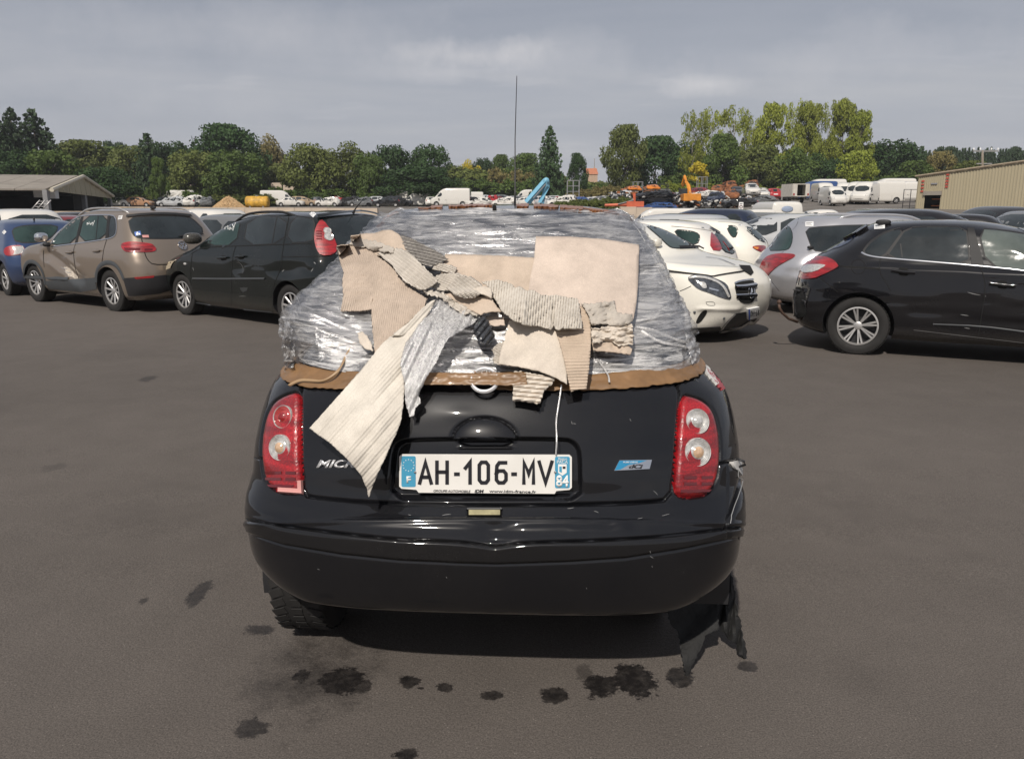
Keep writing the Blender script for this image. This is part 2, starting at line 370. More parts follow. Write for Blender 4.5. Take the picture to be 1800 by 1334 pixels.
def film(name, a0, a1, stretch=(5, 5, 70), white=.62, rot=None, fold=.004):
    """stretch wrap: thin milky plastic, wrinkled along its pull"""
    if name in MATS: return MATS[name]
    m, nt, N, L, b = nmat(name); out = nt.nodes['Material Output']
    tc = N.new('ShaderNodeTexCoord'); V = tc.outputs['Object']
    n = noise(N, L, 1, 6, .7, V, stretch, rot=rot, dist=.5); n2 = noise(N, L, 2.3, 7, .75, V, stretch, rot=rot, dist=.8); n3 = noise(N, L, 3.4, 4, .6, V, dist=.6)
    b.inputs['Base Color'].default_value = (white, white*.985, white*.97, 1); b.inputs['Roughness'].default_value = .16; b.inputs['Specular IOR Level'].default_value = 1.0; b.inputs['IOR'].default_value = 1.52
    b.inputs['Coat Weight'].default_value = .6; b.inputs['Coat Roughness'].default_value = .12
    ad = N.new('ShaderNodeMath'); ad.operation = 'MULTIPLY_ADD'; L.new(n2.outputs[0], ad.inputs[0]); ad.inputs[1].default_value = .95
    ml = N.new('ShaderNodeMath'); ml.operation = 'MULTIPLY'; L.new(n3.outputs[0], ml.inputs[0]); ml.inputs[1].default_value = .45; L.new(ml.outputs[0], ad.inputs[2])
    r = ramp(N, L, ad.outputs[0], [(.58, a0), (.67, a0+.22*(a1-a0)), (.83, a1)])
    p = bump(N, L, n.outputs[0], .9, fold, None); p = bump(N, L, n2.outputs[0], .8, fold*.6, b, p); L.new(p, b.inputs['Coat Normal'])
    gl = N.new('ShaderNodeBsdfGlossy'); gl.inputs['Roughness'].default_value = .16; L.new(p, gl.inputs['Normal']); gl.inputs[0].default_value = (.9, .9, .92, 1)
    t = N.new('ShaderNodeBsdfTransparent'); t.inputs[0].default_value = (.86, .86, .87, 1)
    fr = N.new('ShaderNodeMixShader'); fr.inputs[0].default_value = .20; L.new(t.outputs[0], fr.inputs[1]); L.new(gl.outputs[0], fr.inputs[2])
    ms = N.new('ShaderNodeMixShader'); L.new(r.outputs[0], ms.inputs[0]); L.new(fr.outputs[0], ms.inputs[1]); L.new(b.outputs[0], ms.inputs[2]); L.new(ms.outputs[0], out.inputs[0])
    MATS[name] = m; return m
def leafmat(name, c, var=.3, trans=.25):
    if name in MATS: return MATS[name]
    m, nt, N, L, b = nmat(name)
    n = noise(N, L, .55, 3, .6); n2 = noise(N, L, 6, 2, .6); mxn = N.new('ShaderNodeMath'); mxn.operation = 'MULTIPLY_ADD'; L.new(n.outputs[0], mxn.inputs[0]); mxn.inputs[1].default_value = .6
    m2 = N.new('ShaderNodeMath'); m2.operation = 'MULTIPLY'; L.new(n2.outputs[0], m2.inputs[0]); m2.inputs[1].default_value = .4; L.new(m2.outputs[0], mxn.inputs[2])
    oi = N.new('ShaderNodeObjectInfo'); hs = N.new('ShaderNodeHueSaturation')
    r = ramp(N, L, mxn.outputs[0], [(.35, tuple(q*(1-var) for q in c)), (.65, tuple(q*(1+var) for q in c))]); L.new(r.outputs[0], hs.inputs['Color'])
    vr = N.new('ShaderNodeMapRange'); L.new(oi.outputs['Random'], vr.inputs[0]); vr.inputs[3].default_value = .8; vr.inputs[4].default_value = 1.2; L.new(vr.outputs[0], hs.inputs['Value'])
    L.new(hs.outputs[0], b.inputs['Base Color']); b.inputs['Roughness'].default_value = .6; b.inputs['Specular IOR Level'].default_value = .25
    t = N.new('ShaderNodeBsdfTranslucent'); L.new(hs.outputs[0], t.inputs[0]); ms = N.new('ShaderNodeMixShader'); ms.inputs[0].default_value = trans; out = nt.nodes['Material Output']
    L.new(b.outputs[0], ms.inputs[1]); L.new(t.outputs[0], ms.inputs[2]); L.new(ms.outputs[0], out.inputs[0])
    MATS[name] = m; return m
# stains on the asphalt: x, y, rx, ry, darkness, edge sharpness
STAINS = []
for px, py, rx, ry, k, e in [(555, 1180, 135, 80, .62, 1.1), (1150, 720, 120, 30, .10, 1.0), (250, 900, 140, 60, .12, .9), (1500, 900, 160, 70, .10, .9), (200, 620, 150, 14, .10, 1.0), (1500, 1180, 120, 60, .10, .8), (530, 1185, 18, 14, .9, 4), (600, 1192, 42, 26, .95, 4), (640, 1205, 18, 12, .8, 4), (717, 1197, 19, 12, .9, 5), (782, 1208, 16, 9, .85, 5), (740, 1209, 5, 2, .8, 5),
        (862, 1221, 24, 9, .85, 5), (972, 1222, 25, 18, .9, 5), (1060, 1205, 34, 22, .95, 6), (1118, 1195, 42, 30, .95, 6), (1195, 1190, 28, 18, .85, 5), (1315, 1172, 18, 10, .75, 5), (1028, 1180, 18, 16, .5, 3), (446, 1278, 34, 22, .75, 4),
        (350, 1045, 18, 26, .7, 3.5), (252, 1055, 10, 8, .6, 4), (455, 1105, 30, 10, .75, 3), (715, 1325, 24, 12, .9, 5), (262, 665, 14, 6, .5, 3), (95, 820, 20, 8, .25, 3)]:
    P = gnd(px, py); Q = gnd(px+rx, py); T = gnd(px, py-ry); STAINS.append((P.x, P.y, (Q.x-P.x)*1.0, (T.y-P.y)*1.0, k, e))
M_ASPH = asphalt()
BLACK = plain('black_rubber', (.012, .012, .013), .65); PLAST = plain('black_plastic', (.02, .02, .022), .45, bs=.1); TRIM = plain('grey_plastic', (.055, .06, .065), .5)
CHROME = plain('chrome', (.75, .75, .76), .12, 1, var=.05); ALLOY = plain('alloy', (.50, .49, .48), .42, .7, var=.12, vs=9); TYRE = plain('tyre_rubber', (.014, .013, .0125), .8, var=.3, vs=14, bs=.3, bscale=60)
SEAM = plain('seam_black', (.003, .003, .003), .9); GLASS = glassy('tinted_glass'); GLASS2 = glassy('green_glass', (.010, .024, .021)); WHITEP = plain('white_print', (.75, .75, .74), .6, var=.04)
LRED = lamp_red(); CLEAR = plain('clear_lamp', (.55, .54, .52), .12, .35, 1, var=.35, vs=60); AMBER = plain('amber_lamp', (.75, .25, .03), .2, 0, 1, var=.2, vs=40)
# ------------------------------------------------------------------ car body surfaces
def pchip(t, y, q):
    h = np.diff(t); d = np.diff(y)/h; n = len(t); m = np.zeros(n)
    for i in range(1, n-1):
        if d[i-1]*d[i] > 0:
            w1 = 2*h[i]+h[i-1]; w2 = h[i]+2*h[i-1]; m[i] = (w1+w2)/(w1/d[i-1]+w2/d[i])
    m[0] = d[0]; m[-1] = d[-1]
    k = np.clip(np.searchsorted(t, q)-1, 0, n-2); s = (q-t[k])/h[k]
    return ((1+2*s)*(1-s)**2)*y[k]+s*(1-s)**2*h[k]*m[k]+s*s*(3-2*s)*y[k+1]+s*s*(s-1)*h[k]*m[k+1]
class Hull:
    """rows: (z, x_rear, x_front, half width) ; corners are superellipses in plan"""
    def __init__(s, rows, Lr=.5, Lf=.7, nr=2.6, nf=2.4, top_z=None):
        s.rows = np.array(rows, float); s.Lr, s.Lf, s.nr, s.nf = Lr, Lf, nr, nf; s.nrz = None
        d = np.diff(s.rows, axis=0); c = np.sqrt(d[:, 0]**2+(d[:, 1]*.7)**2+(d[:, 2]*.35)**2+d[:, 3]**2)+1e-4
        s.t = np.concatenate([[0], np.cumsum(c)])
    def at(s, q):
        return [pchip(s.t, s.rows[:, k], q) for k in range(4)]
    def t_of_z(s, z):
        q = np.linspace(0, s.t[-1], 1500); return np.interp(z, pchip(s.t, s.rows[:, 0], q), q)
    def surf(s, q, kind, a):
        """q row parameter, kind 0 rear corner (a = angle), 1 left side (a 0..1), 2 front corner, 3 right side; arrays broadcast"""
        z, xr, xf, w = s.at(q); ln = np.maximum(xf-xr, 1e-3); Lr = np.minimum(s.Lr, .47*ln); Lf = np.minimum(s.Lf, .47*ln)
        def corner(n, a):
            sx, cx = np.sin(a), np.cos(a); r = (np.abs(sx)**n+np.abs(cx)**n)**(-1/n); return r*sx, r*cx
        if kind == 0:
            u, v = corner(s.nr if s.nrz is None else np.interp(z, *s.nrz), a); return xr+Lr-Lr*v, w*u, z
        if kind == 2:
            u, v = corner(s.nf, a); return xf-Lf+Lf*v, w*u, z
        x = (xr+Lr)+(xf-Lf-xr-Lr)*a; return x, (w if kind == 1 else -w)+0*x, z
    def grid(s, Q, nr=28, ns=18, nf=28):
        X = []; Q = np.asarray(Q)[:, None]
        ar = np.linspace(-math.pi/2, math.pi/2, nr, endpoint=False)[None, :]
        X.append(s.surf(Q, 0, ar)); X.append(s.surf(Q, 1, np.linspace(0, 1, ns, endpoint=False)[None, :]))
        X.append(s.surf(Q, 2, np.linspace(math.pi/2, -math.pi/2, nf, endpoint=False)[None, :])); X.append(s.surf(Q, 3, np.linspace(1, 0, ns, endpoint=False)[None, :]))
        out = []
        for k in range(3): out.append(np.concatenate([np.broadcast_to(np.asarray(p[k], float), (Q.shape[0], p[0].shape[1])) for p in X], axis=1))
        return np.stack(out, -1)
def grid_faces(nr, nc, wrap=True):
    i = np.arange(nr-1)[:, None]; j = np.arange(nc if wrap else nc-1)[None, :]; j2 = (j+1) % nc
    return np.stack([i*nc+j, i*nc+j2, (i+1)*nc+j2, (i+1)*nc+j], -1).reshape(-1, 4)[:, ::-1]
def sub_rows(h, n): return np.linspace(0, h.t[-1], n)
def closed_body(P):
    """grid (rows, cols, 3) -> verts, faces list with caps"""
    nr, nc, _ = P.shape; V = P.reshape(-1, 3); F = [tuple(f) for f in grid_faces(nr, nc).tolist()]
    V = np.concatenate([V, P[0].mean(0)[None], P[-1].mean(0)[None]]); a, b = nr*nc, nr*nc+1
    for j in range(nc):
        k = (j+1) % nc; F.append((a, k, j)[::-1][::-1]); F.append((b, (nr-1)*nc+j, (nr-1)*nc+k))
    return V, F
def wheel(root, x, y, r, w, rim, spokes=10, side=1, double=False, steel=False, yaw=0, sub=True, rimmat=None):
    """tyre > rim, built round the y axis; side=+1 means outer face towards +y"""
    o = MB(); s = side
    prof = [(rim*.98, -.42*w), (rim*1.06, -.49*w), ((r+rim)/2, -.53*w), (r*.965, -.47*w), (r*.995, -.38*w), (r, -.2*w), (r, .2*w), (r*.995, .38*w), (r*.965, .47*w), ((r+rim)/2, .53*w), (rim*1.06, .49*w), (rim*.98, .42*w)]
    o.lathe([(a, h*s) for a, h in prof], 40 if sub else 20)
    if sub:   # tread blocks
        for k in range(44):
            t = 2*math.pi*k/44
            for e, ln in ((-.33, .26), (0, .2), (.33, .26)):
                M = Matrix.Rotation(-t, 3, 'Y') @ Matrix.Rotation(.35*(1 if e > 0 else -1 if e < 0 else 0), 3, 'X'); c = M @ Vector((0, 0, 0)); p = Matrix.Rotation(-t, 3, 'Y') @ Vector((r, 0, 0))
                o.box((p.x, e*w, p.z), (r*.014, ln*w, r*.10), M=M)
    ty = o.build('tyre', TYRE, root, True, 40); ty.location = (x, y, r); ty.rotation_euler = (0, 0, yaw)
    m = MB(); R0 = rim*.99
    m.lathe([(R0, .47*w*s), (R0*.93, .46*w*s), (R0*.90, .36*w*s), (R0*.86, .05*w*s), (.0, .03*w*s)], 36 if sub else 16, mi=1)
    m.lathe([(R0, .475*w*s), (R0*.92, .485*w*s), (R0*.90, .40*w*s)], 36 if sub else 16, mi=0)
    n = spokes
    for k in range(n):
        for q in ((-.10, .10) if double else (0,)):
            t = 2*math.pi*(k+.25)/n+q; t0 = 2*math.pi*(k+.25)/n+q*.4
            d = Vector((math.cos(t), 0, math.sin(t))); d0 = Vector((math.cos(t0), 0, math.sin(t0))); p = Vector((-math.sin(t), 0, math.cos(t)))
            wi, wo = (.011, .012) if double else (.018, .017)
            if n < 7: wi, wo = .04, .024
            h1, h2 = .30*w*s, .46*w*s
            a = d0*rim*.16; e = d*rim*.93
            V = [a+p*wi+Vector((0, h1, 0)), a-p*wi+Vector((0, h1, 0)), e-p*wo+Vector((0, h2-.05*w*s, 0)), e+p*wo+Vector((0, h2-.05*w*s, 0)),
                 a+p*wi*.5+Vector((0, h1+.05*w*s, 0)), a-p*wi*.5+Vector((0, h1+.05*w*s, 0)), e-p*wo*.6+Vector((0, h2, 0)), e+p*wo*.6+Vector((0, h2, 0))]
            m.add(V, [(0, 1, 2, 3), (4, 7, 6, 5), (0, 4, 5, 1), (1, 5, 6, 2), (2, 6, 7, 3), (3, 7, 4, 0)])
    m.lathe([(rim*.22, .26*w*s), (rim*.21, .36*w*s), (rim*.15, .39*w*s), (.0, .385*w*s)], 16)
    m.build('rim', [rimmat or ALLOY, PLAST], ty, True, 35)
    return ty
def text_mesh(s, name, mat, parent, O, right, up, h, wscale=1.0, bold=0.0, ext=.0008, shear=0, align='CENTER', space=1.0, width=None):
    """flat raised lettering; O = centre of the line (world or parent space), h = cap height"""
    cu = bpy.data.curves.new(name, 'FONT'); cu.body = s; cu.size = 1; cu.extrude = 0; cu.offset = bold; cu.align_x = align; cu.shear = shear; cu.space_character = space; cu.resolution_u = 4
    t = bpy.data.objects.new(name, cu); COL.objects.link(t); bpy.context.view_layer.update()
    me = bpy.data.meshes.new_from_object(t.evaluated_get(bpy.context.evaluated_depsgraph_get())); bpy.data.objects.remove(t); bpy.data.curves.remove(cu)
    co = np.array([v.co[:] for v in me.vertices]); capy = .69; sx = h/capy*wscale
    if width and len(co): sx = width/(co[:, 0].max()-co[:, 0].min())
    if align == 'CENTER' and len(co): co[:, 0] -= (co[:, 0].max()+co[:, 0].min())/2
    co[:, 1] = (co[:, 1]-capy/2)*h/capy; co[:, 0] *= sx
    bm = bmesh.new(); bm.from_mesh(me)
    r = Vector(right).normalized(); u = Vector(up); u = (u-r*u.dot(r)).normalized(); nrm = r.cross(u)
    for v, c in zip(bm.verts, co): v.co = Vector(O)+r*float(c[0])+u*float(c[1])
    bm.normal_update()
    g = bmesh.ops.extrude_face_region(bm, geom=list(bm.faces)); bmesh.ops.translate(bm, verts=[v for v in g['geom'] if isinstance(v, bmesh.types.BMVert)], vec=nrm*ext)
    bmesh.ops.recalc_face_normals(bm, faces=bm.faces); bm.to_mesh(me); bm.free()
    return link(name, me, mat, parent, False)
class Posed:
    """a car root with a smooth hull; traces outlines seen in the photograph onto the body"""
    def __init__(s, root, verts, faces):
        s.root = root; s.M = root.matrix_basis.copy(); s.Mi = s.M.inverted()
        s.bvh = BVHTree.FromPolygons([tuple(v) for v in (verts.tolist() if hasattr(verts, 'tolist') else verts)], [tuple(f) for f in (faces.tolist() if hasattr(faces, 'tolist') else faces)])
        s.o = s.Mi @ CAM; s.R3 = s.Mi.to_3x3(); s.lastt = None
    def hit(s, px, py):
        d = (s.R3 @ ray(px, py)).normalized(); h = s.bvh.ray_cast(s.o, d)
        if h[0] is None:
            # beside the silhouette: closest surface point to the sight line
            t = s.lastt or 10.0; p = s.o+d*t
            for _ in range(4):
                n = s.bvh.find_nearest(p); t = (n[0]-s.o).dot(d); p = s.o+d*t
            return n[0], n[1], d, t
        s.lastt = h[3]; return h[0], (h[1] if h[1].dot(d) < 0 else -h[1]), d, h[3]
    def patch(s, name, poly, mat, eps=.004, step=4, rim=.0, parent=None, sm_=0, jit=0, sharp=None, label=None, edge=.006, ofs=None, bev=0):
        poly = smooth_poly(poly, sm_) if sm_ else poly
        poly = resample(poly, step, True, jit); v2, f = cdt(poly, step); V = []
        for a, b in v2:
            p, n, d, t = s.hit(a, b); e = eps+(ofs(a, b) if ofs else 0); V.append(p+n*e)
        nb = len(poly); F = list(f)
        if edge:      # skirt down to the body so the panel has a real edge
            k = len(V)
            for i in range(nb):
                p, n, d, t = s.hit(*v2[i]); V.append(p-n*edge)
            for i in range(nb): j = (i+1) % nb; F.append((i, j, k+j, k+i))
        me = bpy.data.meshes.new(name); me.from_pydata([tuple(p) for p in V], [], F)
        bm = bmesh.new(); bm.from_mesh(me); bmesh.ops.recalc_face_normals(bm, faces=bm.faces); bm.to_mesh(me); bm.free(); me.update()
        o = link(name, me, mat, parent or s.root, True, sharp or 45)
        if label: o['label'] = label
        return o
    def line(s, name, pts, w, mat, eps=.0015, parent=None, sm_=1, step=5, high=0, taper=False):
        pts = smooth_poly(pts, sm_, False) if sm_ and len(pts) > 2 else pts
        pts = resample(pts, step, False); C = [s.hit(a, b) for a, b in pts]; V = []; F = []
        for i, (p, n, d, t) in enumerate(C):
            a = C[max(0, i-1)][0]; b = C[min(len(C)-1, i+1)][0]; tg = (b-a)
            if tg.length < 1e-6: tg = Vector((0, 0, 1))
            sd_ = tg.normalized().cross(n).normalized(); ww = w*(1 if not taper else max(.15, math.sin(math.pi*(i+.5)/len(C))))
            V += [p+sd_*ww/2+n*eps, p+n*(eps+high), p-sd_*ww/2+n*eps]
        for i in range(len(C)-1):
            k = i*3; F += [(k, k+1, k+4, k+3), (k+1, k+2, k+5, k+4)]
        me = bpy.data.meshes.new(name); me.from_pydata([tuple(p) for p in V], [], F); me.update()
        return link(name, me, mat, parent or s.root, True)
    def blob(s, name, px, py, dims, mat, out=.02, parent=None, rz=0):
        """rounded solid standing off the body at a traced point (mirror shells, handles)"""
        p, n, d, t = s.hit(px, py); m = MB(); K = 12; J = 8
        for j in range(J+1):
            ph = math.pi*j/J
            for k in range(K):
                th = 2*math.pi*k/K; c = [math.copysign(abs(q)**.75, q) for q in (math.cos(th)*math.sin(ph), math.sin(th)*math.sin(ph), math.cos(ph))]
                m.v.append((c[0]*dims[0]/2, c[1]*dims[1]/2, c[2]*dims[2]/2))
        for j in range(J):
            for k in range(K): m.f.append((j*K+k, j*K+(k+1) % K, (j+1)*K+(k+1) % K, (j+1)*K+k)); m.m.append(0)
        o = m.build(name, mat, parent or s.root, True); o.location = p+n*out; o.rotation_euler = (0, 0, rz); return o
def boolean_wells(o, cutters):
    for c in cutters:
        md = o.modifiers.new('b', 'BOOLEAN'); md.operation = 'DIFFERENCE'; md.object = c; md.solver = 'EXACT'
    dg = bpy.context.evaluated_depsgraph_get(); dg.update(); me = bpy.data.meshes.new_from_object(o.evaluated_get(dg)); o.modifiers.clear(); old = o.data; o.data = me
    for c in cutters: bpy.data.objects.remove(c)
    return me
class Ortho(Posed):
    def __init__(s, root, V, F, d, org, bvh=None):
        if bvh is None: super().__init__(root, V, F)
        else: s.root, s.bvh = root, bvh
        s.d = Vector(d); s.org = org
    def hit(s, a, b_):
        o = Vector(s.org(a, b_)); h = s.bvh.ray_cast(o, s.d)
        if h[0] is None:
            p = s.bvh.find_nearest(o+s.d*5); p = s.bvh.find_nearest(o+s.d*((p[0]-o).dot(s.d))); return p[0], -s.d, s.d, 5
        return h[0], (h[1] if h[1].dot(s.d) < 0 else -h[1]), s.d, h[3]

def far_sides(ps, side, sides=(), rear=None, front=None, heads=None):
    """glass and lamps on the faces of a near car that the camera does not see"""
    for s in sides:
        o = Ortho(ps.root, None, None, (0, -s, 0), lambda a, b_, s=s: (a, 4*s, b_), ps.bvh)
        for poly in side: g = o.patch('window', poly, GLASS, .006, .12, sm_=1, edge=.004)
        o.line('body_seam', [(side[-1][0][0]-.03, .95), (side[-1][0][0]-.03, .28)], .010, SEAM, .003, sm_=0, step=.1)
    if front: 
        o = Ortho(ps.root, None, None, (-1, 0, 0), lambda a, b_: (6, a, b_), ps.bvh); o.patch('windscreen', front, GLASS, .006, .12, sm_=1, edge=.004)
        for poly in heads or []:
            o.patch('headlight', poly, CLEAR, .01, .1, sm_=1, edge=.01); o.patch('headlight', [(-a, b_) for a, b_ in poly], CLEAR, .01, .1, sm_=1, edge=.01)
sw = lambda x0, x1, z0, z1, rk=.2, fk=.35: [(x0, z0), (x1, z0-.02), (x1-fk, z1), (x0+rk, z1)]
# ================================================================== ground
def T(x, y):
    """height of the land: the parking yard falls gently, then a bank climbs to the scrap yard and the wood"""
    left = np.interp(y, [0, 3, 16, 42, 52, 60, 130, 170, 240, 420, 900], [0, 0, -.15, -.15, 0, .9, 1.75, 3.0, 7, 12, 22])
    right = np.interp(y, [0, 3, 16, 40, 60, 110, 150, 170, 240, 420, 900], [0, 0, -.15, 0, 1.0, 2.5, 3.0, 3.6, 7, 12, 22])
    k = sm(13.5, 20.0, np.asarray(x, float)*60/np.maximum(y, 30)); return left*(1-k)+right*k
def terrain(name, y0, y1, ny, mat, dz=0, x0=-650, x1=650):
    xs = np.concatenate([np.linspace(x0, -80, 24, endpoint=False), np.linspace(-80, 80, 90, endpoint=False), np.linspace(80, x1, 25)]); ys = np.linspace(y0, y1, ny)
    X, Y = np.meshgrid(xs, ys); Z = T(X, Y)+dz; me = mesh_np(name, np.stack([X, Y, Z], -1).reshape(-1, 3), grid_faces(ny, len(xs), False)[:, ::-1]); o = link(name, me, mat); o['kind'] = 'structure'; return o
YARD = plain('far_yard_surface', (.135, .120, .105), .9, var=.3, vs=.35, bs=.4, bd=.02, bscale=6); GRASS = plain('rough_grass', (.085, .085, .028), .9, var=.45, vs=.25, bs=.8, bd=.15, bscale=3)
terrain('asphalt_yard', -120, 46, 90, M_ASPH); terrain('gravel_yard', 46, 150, 50, YARD); terrain('grass_hill', 150, 900, 60, GRASS)
def at(px, Y):
    """point on the land at distance Y in the direction of picture column px"""
    z = 0
    for _ in range(4): r = Vector(((px-900)/FPX*(Y*CP-(z-EYE)*SP), Y, 0)); z = float(T(r.x, Y))
    return Vector((r.x, Y, z))
# ================================================================== the wrapped black hatchback
car = empty('parked_car', (-.083+1.86*math.sin(R(3)), 2.18+1.86*math.cos(R(3)), 0), R(87), 'small black hatchback with its broken rear window wrapped in film and cardboard', 'car')
X0 = -1.86
mrows = [(.310, .30, -.40, .60), (.312, .16, -.22, .70), (.322, .080, -.12, .785), (.345, .045, -.07, .805), (.42, .015, -.02, .820), (.50, .002, 0, .822), (.535, 0, 0, .826), (.585, .002, 0, .83), (.605, .010, -.01, .83), (.625, .018, -.02, .83),
         (.655, .052, -.05, .831), (.69, .082, -.08, .831), (.76, .093, -.2, .83), (.83, .113, -.4, .822), (.90, .143, -.75, .808), (.96, .176, -1.0, .785), (1.00, .204, -1.12, .745), (1.035, .236, -1.2, .702), (1.07, .28, -1.27, .68), (1.10, .315, -1.33, .675), (1.2, .42, -1.47, .64), (1.3, .53, -1.6, .605), (1.4, .655, -1.76, .565), (1.47, .765, -1.9, .53), (1.515, .88, -2.03, .49), (1.542, 1.03, -2.15, .42), (1.558, 1.28, -2.2, .28), (1.566, 1.7, -2.1, .03)]
mh = Hull([(z, X0+a, 1.86+b, w) for z, a, b, w in mrows], .46, .7, 2.7, 2.4)
mh.nrz = ([.28, .62, .80, .95], [3.6, 3.3, 2.8, 2.7])
def m_warp(P):
    x, y, z = P[..., 0], P[..., 1], P[..., 2]
    k = sm(.55, .80, np.abs(y))*(1-sm(.31, .62, z))*(x < 0); P[..., 2] = z+.055*k; return P
# coarse smooth body for tracing
Pc = m_warp(mh.grid(sub_rows(mh, 150), 120, 20, 24)); Vc, Fc = closed_body(Pc)
ms_ = Posed(car, Vc, Fc); Mw = np.array(car.matrix_basis)
def toworld(P): return P @ Mw[:3, :3].T+Mw[:3, 3]
# ---- fine shell with every panel gap, recess and moulding as relief
tz = mh.t_of_z; q1, q2 = float(tz(np.array([.323]))[0]), float(tz(np.array([1.06]))[0])
Q = np.concatenate([np.linspace(0, q1, 12, endpoint=False), np.linspace(q1, q2, 330, endpoint=False), np.linspace(q2, mh.t[-1], 90)])
NRc = 560; G = m_warp(mh.grid(Q, NRc, 40, 36))
dr = np.zeros_like(G); dr[1:-1] = G[2:]-G[:-2]; dr[0] = G[1]-G[0]; dr[-1] = G[-1]-G[-2]
dc = np.roll(G, -1, 1)-np.roll(G, 1, 1); NN = np.cross(dr, dc); NN /= np.linalg.norm(NN, axis=-1, keepdims=True)+1e-12
ctr = np.array([0, 0, .8]); NN[(NN*(G-ctr)).sum(-1) < 0] *= -1
W = toworld(G); PX, PY = project(W); view = (W-np.array([0, 0, EYE])); view /= np.linalg.norm(view, axis=-1, keepdims=True)
NW = NN @ Mw[:3, :3].T; face = sm(.0, .12, -(NW*view).sum(-1))*(G[..., 0] < -1.1)
D = np.zeros(PX.shape)
GAP_T = [(541, 636), (537, 666), (528, 685), (529, 722), (528, 771), (530, 820), (532, 870), (560, 875), (640, 882), (760, 886), (860, 887), (960, 887), (1060, 886), (1130, 883), (1181, 878), (1186, 822), (1191, 748), (1196, 691), (1186, 669), (1187, 636)]
TL_L = [(527, 686), (501, 693), (481, 705), (469, 725), (461.6, 751.6), (458, 783), (459, 815), (466, 844.5), (478.7, 859), (493, 865), (530, 868.5), (528, 820), (526, 771), (526.5, 722)]
TL_R = [(1198, 692), (1220, 696), (1239, 705), (1253.5, 719), (1262, 743), (1266.7, 774), (1266.7, 812.6), (1260.7, 844), (1251, 863), (1234, 874), (1184, 876), (1188, 822), (1193, 748)]
REC = [(684, 900), (687, 800), (698, 774), (735, 769), (990, 768), (1010, 774), (1021, 790), (1023, 815), (1023, 900)]
M_TOP = [(425, 911), (500, 925), (600, 938), (700, 948), (800, 952), (838, 956), (870, 961), (902, 956), (940, 953), (1060, 950), (1180, 942), (1297, 927)]
M_LOW = [(425, 932), (500, 955), (600, 972), (700, 982), (800, 987), (870, 989), (1000, 985), (1100, 978), (1200, 962), (1292, 943)]
TEAR = [(1308, 812), (1300, 850), (1291, 880), (1281, 905), (1277, 922), (1279, 944)]
zm = G[..., 2]; act = face > 0
def gr(pts, w, dep, closed=False):
    global D
    d = dline(PX[act], PY[act], pts, closed); D[act] -= dep*np.exp(-(d/w)**2)
TL_L = smooth_poly(TL_L, 2); TL_R = smooth_poly(TL_R, 2); GAPs = smooth_poly(GAP_T, 1, False)
gr(GAPs, 2.3, .013)
for tl in (TL_L, TL_R):
    gr(tl, 1.9, .009, True); ins = inpoly(PX, PY, tl) & act; dd = dline(PX[ins], PY[ins], tl, True); D[ins] += .006*sm(1, 9, dd)
gr([(425, 802), (440, 804), (459, 806)], 1.8, .009); gr([(1266, 814), (1285, 812), (1315, 807)], 1.8, .010)
sr = smooth_poly(REC, 2); ins = inpoly(PX, PY, sr) & act; dd = dline(PX, PY, sr, True); sdn = np.where(ins, dd, -dd); D -= act*.024*sm(-1.5, 5, sdn)*(1-sm(868, 886, PY))
e = ((PX-852)/57)**2+((PY-773)/39)**2; up_ = (PY < 771)
hd = act & up_ & (e < 1); D[hd] += .024*sm(-1.5, 5, sdn[hd])*(1-sm(868, 886, PY[hd])); D[hd] += .016*np.sqrt(np.clip(1-e[hd], 0, 1))**1.1
D[act & up_] -= .007*np.exp(-((np.sqrt(e[act & up_])-1.0)*50/2.6)**2)
slot = act & inpoly(PX, PY, [(804, 770), (902, 770), (898, 779), (884, 784), (822, 784), (808, 779)]); dd = dline(PX[slot], PY[slot], [(804, 771), (902, 771), (898, 779), (884, 784), (822, 784), (808, 779)], True); D[slot] -= .020*sm(0, 3.5, dd)
D[act] += (.004*np.exp(-((PY-786)/2.2)**2)*(1-sm(40, 55, np.abs(PX-853))))[act]
# bumper mouldings
gr(smooth_poly(M_TOP, 1, False), 2.0, .008)
mt = np.interp(PX, [p[0] for p in M_TOP], [p[1] for p in M_TOP]); mlw = np.interp(PX, [p[0] for p in M_LOW], [p[1] for p in M_LOW])
band = sm(0, 4, PY-mt)*(1-sm(-2.5, 1.0, PY-mlw)); D += act*.008*band*(PX > 400); D -= act*.004*np.exp(-((PY-mlw-3)/2.5)**2)*(PX < 1300)
D -= act*.013*np.exp(-((PX-868)/34)**2)*sm(912, 928, PY)*(1-sm(948, 959, PY))
D += act*.005*np.exp(-((PY-914-6*np.abs((PX-868)/400)**2)/4.0)**2)
lampbox = act & inpoly(PX, PY, [(822, 893), (881, 893), (881, 907), (822, 907)]); D[lampbox] -= .008
gr(TEAR, 2.2, .012); tr = act & (PX > 1278) & (PY > 812) & (PY < 935); D[tr] += .006*sm(0, 10, dline(PX[tr], PY[tr], TEAR))*sm(812, 830, PY[tr])*(1-sm(915, 935, PY[tr]))
dent = np.exp(-((PX-1190)/60)**2-((PY-925)/14)**2); D -= act*.006*dent; D += act*.0030*vnoise(PX/26, PY/11, 5)*np.exp(-((PX-1130)/130)**2-((PY-922)/20)**2)
D += act*.0005*vnoise(PX/70, PY/40, 9)+act*.0016*np.exp(-((PX-812)/30)**2-((PY-728)/12)**2)
G2 = G+NN*(D*np.where(act, face, 0))[..., None]
nrw, ncl = G.shape[:2]; FF = grid_faces(nrw, ncl); Vf = G2.reshape(-1, 3)
fc = lambda A: A.reshape(-1)[FF].mean(1)
fx, fy, fz, fyy, fxx, fa = fc(PX), fc(PY), fc(G[..., 2]), fc(G[..., 1]), fc(G[..., 0]), fc(face)
